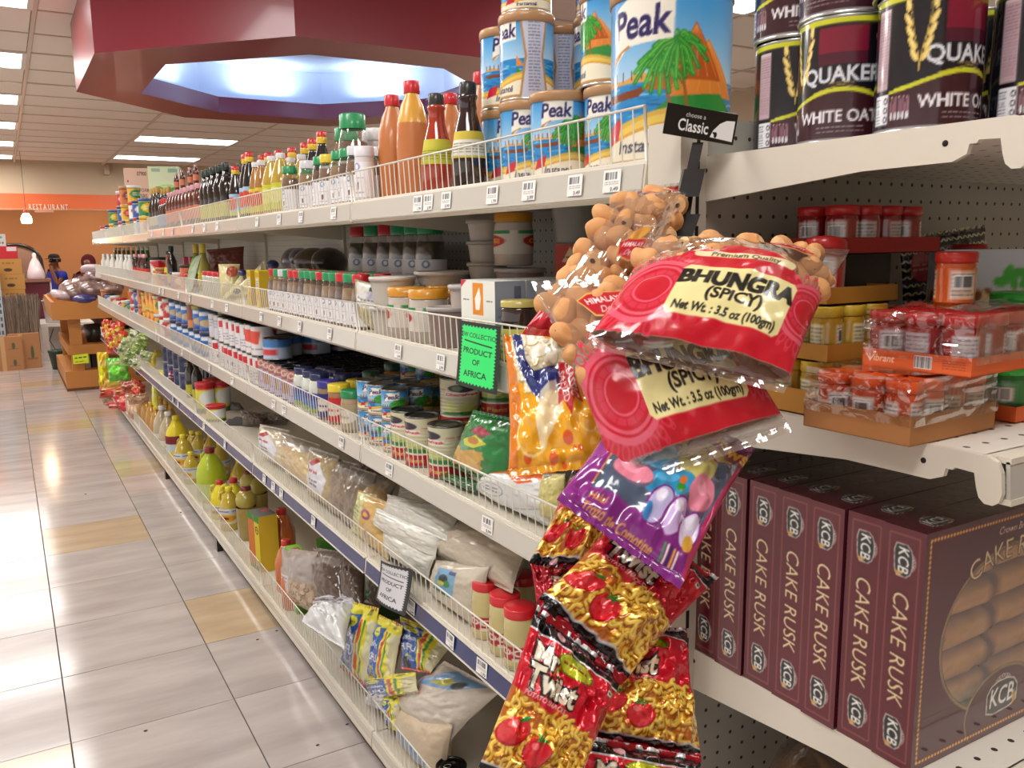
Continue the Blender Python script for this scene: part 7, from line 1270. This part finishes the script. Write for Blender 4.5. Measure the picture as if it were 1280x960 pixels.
# ---- hand-lettered signs
def hand(bg, fg, bord):
    c = Cv(120, 210, bord); P = []
    for i in range(22): P.append((8 + 104 * i / 21, 200 - (6 if i % 2 else 0)))
    for i in range(34): P.append((112 - (4 if i % 2 else 0), 196 - 182 * i / 33))
    for i in range(22): P.append((112 - 104 * i / 21, 10 + (7 if i % 2 else 0)))
    for i in range(34): P.append((8 + (5 if i % 2 else 0), 14 + 182 * i / 33))
    c.poly(P, bg); c.text('NEW COLLECTION', 60, 168, 21, fg, bold=.0, sx=.66, rot=-.03); c.line([(22, 150), (100, 140)], 4, fg); c.text('PRODUCT', 60, 118, 25, fg, rot=-.04, sx=.72); c.text('OF', 60, 84, 24, fg, sx=.7); c.text('AFRICA', 58, 46, 27, fg, sx=.74, rot=.02); return c
def sign(label, cor, D, cv, back, bend=.01):
    cor = [dep(p[0], p[1], d) for p, d in zip(cor, D)]; U, V = np.meshgrid(np.linspace(0, 1, 121), np.linspace(0, 1, 211), indexing='ij'); u, v = U[..., None], V[..., None]
    S = (cor[3] * (1 - u) + cor[2] * u) * (1 - v) + (cor[0] * (1 - u) + cor[1] * u) * v; n = np.cross(cor[2] - cor[3], cor[0] - cor[3]); n /= np.linalg.norm(n); S = S + n * (np.sin(u * math.pi) * bend + (1 - v) ** 2 * bend); c0 = S.mean((0, 1))
    b = B(); b.grid(S - c0, 'paper', cv.sample(U, V)); T = S[::12, ::21] - c0 - n * .0006; b.grid(T, 'paper', back, True, flip=True); obj('hand_lettered_sign', b, None, c0, label=label, category='sign')
q1, q2 = D_of(576, 400, .735), D_of(624, 410, .735)
sign('bright green hand-lettered sign reading new collection product of Africa', [(575, 400), (626, 408), (623, 494), (572, 480)], [q1, q2, q2, q1], hand('#2fe070', '#161c18', '#1c221e'), '#20a850', .004)
q1, q2 = D_of(476, 700, .73), D_of(514, 710, .73)
sign('white hand-lettered sign with a jagged black border, curling at the foot', [(476, 700), (516, 712), (512, 770), (475, 748)], [q1, q2, q2 - .03, q1 - .02], hand('#c3c3c8', '#1c1c1f', '#26262a'), '#a9a9ad', .012)
# ---------------------------------------------------------------- beyond the end of the run
X0 = .50; Y0, Y1, X1 = 9.55, 11.2, 1.25
t = thing('wooden_display_table', 'light wooden produce stand with a raised tray top and lower shelf at the aisle end', 'stand', (X0, Y0, 0)); w_, d_ = X1 - X0, Y1 - Y0; WD = '#c07f3c'
for x in (.0, w_ - .09):
    for y in (.0, d_ - .09): b = B(); b.box(x, y, .201, x + .11, y + .09, .739, 'wood', WD); obj('leg', b, t)
b = B(); b.box(-.07, -.04, .0, w_, d_, .05, 'wood', '#7a4a22'); b.box(-.07, -.05, .03, w_, d_, .20, 'wood', WD); obj('base', b, t)
b = B(); b.box(-.025, -.014, .36, w_ - .002, d_ - .002, .46, 'wood', WD); obj('shelf', b, t)
b = B(); b.box(-.12, -.08, .74, w_, d_, .77, 'wood', WD); obj('tray_base', b, t)
for a in ((-.14, -.1, w_, -.07), (-.14, d_, w_, d_ + .03), (-.139, -.069, -.11, d_ - .001), (w_ + .001, -.1, w_ + .03, d_ + .03)): b = B(); b.box(a[0], a[1], .722, a[2], a[3], .90, 'wood', WD); obj('tray_side', b, t)
random.seed(11)
for i, (dx, dy, dz, r, col) in enumerate(((.1, .1, .97, .12, '#6a4a44'), (.24, .05, 1.0, .13, '#7a5a52'), (.4, .1, 1.0, .14, '#5f4038'), (.2, .32, 1.03, .14, '#8a6a60'), (.42, .35, 1.08, .15, '#71524a'), (.1, .55, 1.0, .13, '#9a8078'), (.3, .18, 1.12, .11, '#7d5f58'))):
    c = Cv(50, 50, col)
    for q in range(40): c.ell(random.uniform(0, 50), random.uniform(0, 50), 4, 3.4, random.choice(('#8a6a58', '#5a3a34', '#a98a80', '#6e5048')), 0)
    for q in range(0, 50, 6): c.line([(q, 0), (q + 10, 50)], .7, '#b9a9c3', .6)
    b = B(); U, V = np.meshgrid(np.linspace(0, 2 * math.pi, 21)[:-1], np.linspace(0.02, math.pi - .02, 14), indexing='ij'); N = 1 + .07 * np.sin(5 * U + i) * np.sin(6 * V) + .05 * np.cos(9 * U)
    P = np.stack([r * N * np.sin(V) * np.cos(U), r * N * np.sin(V) * np.sin(U) * 1.1, r * .72 * N * np.cos(V)], 2); b.grid(P, 'poly', c.sample(U / 6.3, V / 3.2), cu=True, flip=True)
    obj('onion_bag', b, None, (X0 + dx, Y0 + dy, dz), label='mesh bag of brownish onions heaped on the wooden stand, %s' % ORD[i], category='bag', group='onion bags on the wooden stand')
b = B(); b.ball((0, 0, 0), (.12, .1, .05), 'poly', '#3a3472', 12, 8); obj('blue_net_bag', b, None, (X0 + .16, Y0 - .04, .92), label='bluish purple net hanging at the front of the onion bags', category='bag')
for i, (dx, dy, dz) in enumerate(((-.04, .05, .96), (.3, .3, 1.2))): b = B(); b.ball((0, 0, 0), (.1, .14, .05), 'poly', '#c9b6bc', 14, 9); obj('white_mesh_bag', b, None, (X0 + dx, Y0 + dy, dz), (0, .4, i), label='pale plastic sheet crumpled on the onion bags, %s' % ('left low', 'on top')[i], category='bag')
for i, (x, y, z, r, h) in enumerate(((.25, .25, .4605, .10, .18), (.52, .3, .4605, .11, .14))): b = B(); b.lathe([(.0005, 0), (r * .8, 0), (r, h), (r * .9, h), (r * .75, .01)], 20, 'plastic', '#2c2a28'); obj('dark_pot', b, None, (X0 + x, Y0 + y, z), label='dark pot on the middle shelf of the wooden stand, %s' % ('left', 'right')[i], category='pot')
q = onY(101, 449, 9.5); c = art(50, 34, '#d9ec2c', ('scrib', 6, 14, 44, 28, '#3a4a1c', 9), ('scrib', 6, 4, 36, 10, '#3a4a1c', 5)); b = B(); b.panel((-.07, 0, -.045), (.14, 0, .01), (0, 0, .09), c, 50, 34, 'paper'); b.box(-.07, .001, -.045, .07, .004, .045, 'paper', '#c3d62a'); obj('price_card', b, None, q, label='fluorescent yellow price card on the leg of the wooden stand', category='sign')
for i, (px, py) in enumerate(((112, 462), (118, 463))): q = onY(px, py, 9.7); b = B(); b.box(-.03, 0, -.12, .03, .06, .12, 'plastic', ('#d9d6cf', '#1c1a1a')[i]); obj('packet', b, None, (q[0], q[1], .32), label=('white' if i == 0 else 'black') + ' packet standing in the base of the wooden stand', category='packet')
# green pot, tubs and buckets beside it
q = onZ(74, 461, 0); b = B(); b.lathe([(.0005, 0), (.07, 0), (.1, .2), (.105, .2), (.105, .23), (.095, .23), (.07, .03)], 24, 'plastic', '#1f3a2c'); obj('flower_pot', b, None, (q[0], q[1], 0), label='dark green plastic pot on the floor left of the wooden stand', category='pot')
for i, (px, py, Y, r, h, col, lb) in enumerate(((70, 385, 12.3, .14, .3, '#d6d3d3', 'white tub with a lid stacked beside the maroon counter'), (82, 402, 11.9, .15, .3, '#9aa0ac', 'grey bucket with a wire handle beside the wooden stand'), (73, 400, 12.6, .13, .3, '#b9b9c0', 'pale bucket behind the grey one'))):
    q = onY(px, py, Y); t = thing('bucket', lb, 'bucket', (min(q[0], .78), (12.75, 13.2, 13.2)[i] if i != 1 else 12.9, .459)); b = B(); b.lathe([(.0005, 0), (r * .82, 0), (r, h * .93), (r * 1.05, h * .93), (r * 1.05, h), (.0005, h)], 24, 'plastic', col); obj('body', b, t); b = B(); a = np.linspace(0, math.pi, 12); b.tube([(r * math.cos(s), 0, h + r * .6 * math.sin(s)) for s in a], .006, 5, 'metal', '#6a6a6a'); obj('handle', b, t)
t = thing('low_white_table', 'low white table with a loose cable in front of the maroon counter', 'table', (.34, 12.55, 0)); b = B(); b.box(0, 0, .42, .62, 1.0, .458, 'paint', '#d9d2ca'); obj('table_top', b, t)
for x, y in ((0, 0), (.54, 0), (0, .92), (.54, .92)): b = B(); b.box(x, y, 0, x + .08, y + .08, .42, 'paint', '#d3ccc6'); obj('leg', b, t)
b = B(); b.box(.02, .5, .05, .6, .52, .42, 'paint', '#c9c3bd'); obj('back_board', b, t)
b = B(); b.tube([(.2, 12.5, .40), (.14, 12.5, .25), (.2, 12.48, .12), (.4, 12.48, .08), (.5, 12.5, .14), (.44, 12.5, .25), (.56, 12.5, .41)], .006, 6, 'plastic', '#3a3a3a'); obj('cable', b, None, (.28, 0.02, 0), label='grey cable looping under the low white table', category='cable')
# maroon counter
a, c_ = onY(35, 352, 13.6), onY(62, 352, 13.6); t = thing('service_counter', 'maroon service counter with a brown top by the restaurant', 'counter', (0, 13.6, 0)); b = B(); b.box(-1.6, 0, 0, c_[0], .5, .97, 'paint', '#5f1626'); obj('body', b, t); b = B(); b.box(-1.6, -.04, .97, c_[0] + .02, .54, 1.01, 'wood', '#8a5a46'); obj('counter_top', b, t); b = B(); b.box(c_[0], 0, .0, c_[0] + .02, .5, .97, 'paint', '#d6cfc9'); obj('end_panel', b, t)
q = onY(45.5, 348, 13.75); b = B(); P = [(.13, 0), (.15, .03), (.13, .12), (.08, .24), (.03, .31), (.035, .36), (.015, .38), (.0005, .38)]; b.lathe([(r * .78, z * .95) for r, z in P], 20, 'poly', '#e0cfd4'); obj('plastic_bag', b, None, (q[0], q[1], 1.011), label='knotted white plastic carrier bag standing on the counter', category='bag')
q = onY(32, 330, 13.9); t = thing('display_case', 'black rounded glass case on the counter behind the boxes', 'case', (q[0] - .28, 13.9, 1.01)); b = B(); a = np.linspace(0, math.pi / 2, 10); pr = [(0, 0)] + [(.18 + .3 * math.sin(s), .22 + .26 * math.cos(s)) for s in a] + [(.48, 0)]; pr = [(0, 0), (0, .48)] + pr[1:]
b.prism(pr, lambda x, z, y: (x, y, z), .04, .16, 'plastic', '#8a6a5a'); obj('case_glass', b, t); b = B(); b.tube([(x, .02, z) for x, z in [(0, .48)] + [(.18 + .3 * math.sin(s), .22 + .26 * math.cos(s)) for s in a] + [(.5, 0)]], .025, 6, 'plastic', '#1a1614'); obj('rim', b, t)
# carton stack, crates
for i in range(7):
    q = onY(19, 400, 12.3); place(carton('tanb', .30, .30, .185, '#b9803c', art(60, 36, '#c08a44', ('ell', 30, 10, 9, 4, '#4a2a1c'), ('scrib', 18, 22, 44, 30, '#8a5a2c', 6)), '#a8733a', (50, 30)), 'carton', 'tan carton with a small dark emblem, %s from the bottom of the stack' % ORD[i], 'box', (q[0] - .02 + .008 * (i % 3), q[1], .187 * i), 0, 'tan cartons in a stack')
place(carton('redb', .26, .28, .15, '#a81c26', art(50, 30, '#c2202c', ('rect', 28, 18, 48, 28, '#d9c9c9')), '#8a1c24', (40, 24)), 'carton', 'red carton with a white sticker on top of the tan cartons', 'box', (q[0] - .03, q[1], 1.3095))
place(carton('whb', .22, .24, .19, '#c9cfd0', art(50, 40, '#cfd3d3', ('scrib', 6, 8, 44, 24, '#3a3a3a', 9), ('ell', 30, 32, 12, 4, '#5aa08a')), '#d6d3d0', (40, 30)), 'carton', 'white carton with dark lettering behind the red carton', 'box', (q[0] - .12, q[1] + .3, 1.42))
place(carton('whs', .3, .26, 1.415, '#b9b6b3', '#b3b0ad', '#c9c6c3'), 'pillar_stack', 'pale tall cupboard standing behind the tan cartons', 'cupboard', (q[0] - .12, q[1] + .3, 0))
for i in range(8): q2 = onY(3, 400, 11.9); place(carton('crate', .16, .3, .16, '#9aa6b0', art(40, 34, '#a9b3ba', *[('rect', 4 + 9 * k, 4, 9 + 9 * k, 14, '#3a4450') for k in range(4)], *[('rect', 4 + 9 * k, 20, 9 + 9 * k, 30, '#4a5460') for k in range(4)]), '#9aa6b0', (36, 30)), 'crate', 'pale blue slatted crate at the picture edge, %s from the bottom' % ORD[i], 'crate', (q2[0] - .06, q2[1] - .0, .162 * i), 0, 'pale blue crates')
for i, (px, py, w__, hh, Y) in enumerate(((9, 448, .33, .2, 11.6), (9, 448, .33, .2, 11.6), (32, 446, .33, .42, 11.7))): q = onY(px, py, Y); place(carton('bc%d' % (i // 2), w__, .3, hh, '#a8734a', art(60, 40, '#b07c50', ('rect', 20, 0, 28, 40, '#c9a070'), ('ell', 44, 18, 3, 8, '#4a5a3a'), ('scrib', 34, 8, 54, 14, '#8a5a3a', 4)), '#b9885a', (50, 34)), 'carton', ('brown carton on the floor at the picture edge, lower', 'brown carton with a yellow strip, upper of two', 'taller open brown carton of broom heads on the floor')[i], 'box', (q[0], Y + .15, .2015 * (i == 1)), 0)
random.seed(5)
for i in range(9):
    q = onY(2 + 5.4 * i, 410, 11.8); b = B(); z0 = .405 if i < 5 else .42
    for k in range(70): a = random.uniform(0, 6.28); r = random.uniform(0, .05); s_ = random.uniform(.0, .055); b.tube([(r * math.cos(a) * .6, r * math.sin(a) * .6, 0), (r * math.cos(a) + s_ * math.cos(a) * .7, r * math.sin(a) + s_ * math.sin(a), random.uniform(.36, .48))], .0035, 3, 'cloth', random.choice(('#8a7868', '#75665a', '#9c8a78', '#665a50')), False)
    o = obj('broom', b, None, (q[0], 11.85, z0), label='bundle of grey-brown broom bristles upright in the cartons, %s from the left' % ORD[i], category='broom', group='broom bundles')
# people: one skinned body each, clothes as children
def skin(name, pts, edges, mat, parent=None, lv=2):
    me = bpy.data.meshes.new(name); me.from_pydata([p[:3] for p in pts], edges, []); o = bpy.data.objects.new(name, me); COL.objects.link(o); o.parent = parent
    m = o.modifiers.new('s', 'SKIN'); m.use_smooth_shade = True
    if not me.skin_vertices:
        import bmesh
        bm = bmesh.new(); bm.from_mesh(me); bm.verts.layers.skin.verify(); bm.to_mesh(me); bm.free()
    for i, p in enumerate(pts): me.skin_vertices[0].data[i].radius = (p[3], p[4] if len(p) > 4 else p[3]); me.skin_vertices[0].data[i].use_root = (i == 0)
    s = o.modifiers.new('d', 'SUBSURF'); s.levels = s.render_levels = lv; me.materials.append(mat); return o
def solid(name, col, rough=.7):
    m = bpy.data.materials.new(name); m.use_nodes = True; b_ = m.node_tree.nodes['Principled BSDF']; b_.inputs['Base Color'].default_value = tuple(lin(hx(col))) + (1,); b_.inputs['Roughness'].default_value = rough
    nz = m.node_tree.nodes.new('ShaderNodeTexNoise'); nz.inputs['Scale'].default_value = 40; bp = m.node_tree.nodes.new('ShaderNodeBump'); bp.inputs['Strength'].default_value = .15; m.node_tree.links.new(nz.outputs['Fac'], bp.inputs['Height']); m.node_tree.links.new(bp.outputs[0], b_.inputs['Normal']); return m
SK = solid('skin_tone', '#7a4a32', .5); SK2 = solid('skin_light', '#8a5a42', .5)
def person(name, label, loc, rotz, skinm, shirt, trousers, arm_face):
    t = thing(name, label, 'person', loc, (0, 0, rotz))
    # seated, facing -x; pelvis at seat height .46
    P = [(0, 0, .52, .13, .15), (0, 0, .75, .12, .15), (-.02, 0, .98, .12, .17), (-.03, 0, 1.06, .06, .07), (-.045, 0, 1.12, .05, .05), (-.06, 0, 1.20, .075, .07), (-.055, 0, 1.29, .07, .065)]
    E = [(0, 1), (1, 2), (2, 3), (3, 4), (4, 5), (5, 6)]
    for s in (-1, 1):
        n = len(P); hand_up = arm_face and s < 0
        el = (-.16, .22 * s, .80) if hand_up else (-.05, .26 * s, .76); wr = (-.17, .08 * s, 1.06) if hand_up else (-.28, .16 * s, .74)
        P += [(-.02, .2 * s, 1.0, .055), el + (.043,), wr + (.03,)]; E += [(2, n), (n, n + 1), (n + 1, n + 2)]
        hd = (-.15, .05 * s, 1.12) if hand_up else (-.35, .14 * s, .74); P += [hd + (.035, .02)]; E += [(n + 2, n + 3)]; m_ = len(P)
        for f in range(4):
            off = (f - 1.5) * .018; d = (.0, -.03 * s, .05) if hand_up else (-.06, 0, -.01); L = (.8, 1, .95, .75)[f]
            P += [(hd[0] + (off if hand_up else 0) + d[0] * .5 * L, hd[1] + (0 if hand_up else off) + d[1] * .5 * L, hd[2] + d[2] * .5 * L, .009), (hd[0] + (off if hand_up else 0) + d[0] * L * 1.1, hd[1] + (0 if hand_up else off) + d[1] * L * 1.3, hd[2] + d[2] * L * 1.0, .008)]
            E += [(n + 3, m_ + 2 * f), (m_ + 2 * f, m_ + 2 * f + 1)]
        P += [(hd[0] + .035, hd[1] - .01 * s, hd[2] + .02, .01)]; E += [(n + 3, len(P) - 1)]
        n = len(P); P += [(-.05, .1 * s, .5, .09), (-.42, .12 * s, .5, .065), (-.44, .12 * s, .1, .042), (-.46, .12 * s, .06, .04), (-.56, .12 * s, .04, .035)]; E += [(0, n), (n, n + 1), (n + 1, n + 2), (n + 2, n + 3), (n + 3, n + 4)]
    skin('body', P, E, skinm, t)
    S = [(0, 0, .52, .15, .17), (0, 0, .75, .145, .175), (-.02, 0, .98, .14, .19), (-.03, 0, 1.04, .075, .085)]; SE = [(0, 1), (1, 2), (2, 3)]
    for s in (-1, 1):
        n = len(S); hand_up = arm_face and s < 0; S += [(-.02, .21 * s, .99, .075), ((-.1, .22 * s, .89) if hand_up else (-.035, .24 * s, .87)) + (.065,)]; SE += [(2, n), (n, n + 1)]
    skin('shirt', S, SE, shirt, t)
    T = [(0, 0, .5, .15, .17)]; TE = []
    for s in (-1, 1): n = len(T); T += [(-.06, .1 * s, .5, .11), (-.42, .12 * s, .5, .082), (-.44, .12 * s, .14, .06)]; TE += [(0, n), (n, n + 1), (n + 1, n + 2)]
    skin('trousers', T, TE, trousers, t)
    # face
    for s in (-1, 1):
        b = B(); b.ball((-.132, .03 * s, 1.235), (.006, .011, .007), 'skin', '#f0ece6', 10, 6); b.ball((-.1375, .03 * s, 1.235), (.002, .005, .005), 'skin', '#1a1210', 8, 5); obj('eye', b, t); b = B(); b.ball((-.055, .082 * s, 1.225), (.02, .008, .03), 'skin', '#7a4a32', 10, 6); obj('ear', b, t)
    b = B(); b.ball((-.142, 0, 1.212), (.014, .013, .022), 'skin', '#75462f', 10, 6); obj('nose', b, t); b = B(); b.ball((-.133, 0, 1.172), (.006, .024, .006), 'skin', '#5a2c26', 10, 6); obj('mouth', b, t)
    return t

def cap_mesh(t):
    b = B(); b.lathe([(.092, 0), (.094, .02), (.088, .05), (.06, .078), (.0005, .086)], 24, 'cloth', '#23242a', at=(-.055, 0, 1.262)); b.lathe([(.094, -.004), (.0955, .0), (.094, .008)], 24, 'cloth', '#9a9aa0', at=(-.055, 0, 1.262)); obj('cap', b, t)
    b = B(); P = [(-.055 - .09 * math.cos(a), .085 * math.sin(a)) for a in np.linspace(-1.2, 1.2, 9)]; Q = [(-.055 - .17 * math.cos(a * .8), .08 * math.sin(a)) for a in np.linspace(-1.2, 1.2, 9)]; b.grid(np.array([[(x, y, 1.268) for x, y in P], [(x, y, 1.258) for x, y in Q]]), 'cloth', '#1c1d22'); b.grid(np.array([[(x, y, 1.264) for x, y in P], [(x, y, 1.254) for x, y in Q]]), 'cloth', '#1c1d22', flip=True); obj('cap_brim', b, t)
q = onY(68, 330, 17.0)
t = person('person', 'seated person in a royal blue shirt and dark cap, hand raised to the face', (q[0] + .05, 17.0, 0), .5, SK, solid('blue_shirt', '#1c34b4'), solid('dark_trousers', '#1a1a22'), True); cap_mesh(t)
b = B(); b.lathe([(.088, 1.20), (.09, 1.23), (.086, 1.265)], 20, 'cloth', '#15100e', at=(-.035, 0, 0)); obj('hair', b, t)
b = B(); b.box(-.2, -.22, .34, .22, .22, .37, 'wood', '#4a2c1c'); [b.box(x, y, 0, x + .04, y + .04, .34, 'wood', '#4a2c1c') for x in (-.2, .18) for y in (-.22, .18)]; b.box(.19, -.22, .4, .22, .22, .85, 'wood', '#4a2c1c'); obj('chair', b, None, (q[0] + .05, 17.0, 0), (0, 0, .5), label='dark chair under the person in the blue shirt', category='chair')
q = onY(112, 328, 15.6)
t = person('person', 'person in a maroon headscarf partly hidden behind the shelf end', (q[0], 15.7, -.02), 1.2, SK2, solid('maroon_top', '#4a1420'), solid('maroon_skirt', '#3a121c'), False)
b = B(); b.ball((-.035, 0, 1.23), (.105, .112, .13), 'cloth', '#5a1420', 20, 14); V = b.V[0]; V[:, 0] = np.where((V[:, 0] < -.09) & (V[:, 2] < 1.29), -.09 + (V[:, 0] + .09) * .2, V[:, 0]); b.lathe([(.15, .96), (.12, 1.02), (.085, 1.10), (.09, 1.16)], 20, 'cloth', '#5a1420', at=(-.03, 0, 0)); obj('headscarf', b, t)
b = B(); b.box(-.2, -.22, .0, .22, .22, .4, 'wood', '#4a2c1c'); obj('stool', b, None, (q[0], 15.7, 0), (0, 0, 1.2), label='dark stool under the person in the maroon headscarf', category='stool')
relax()
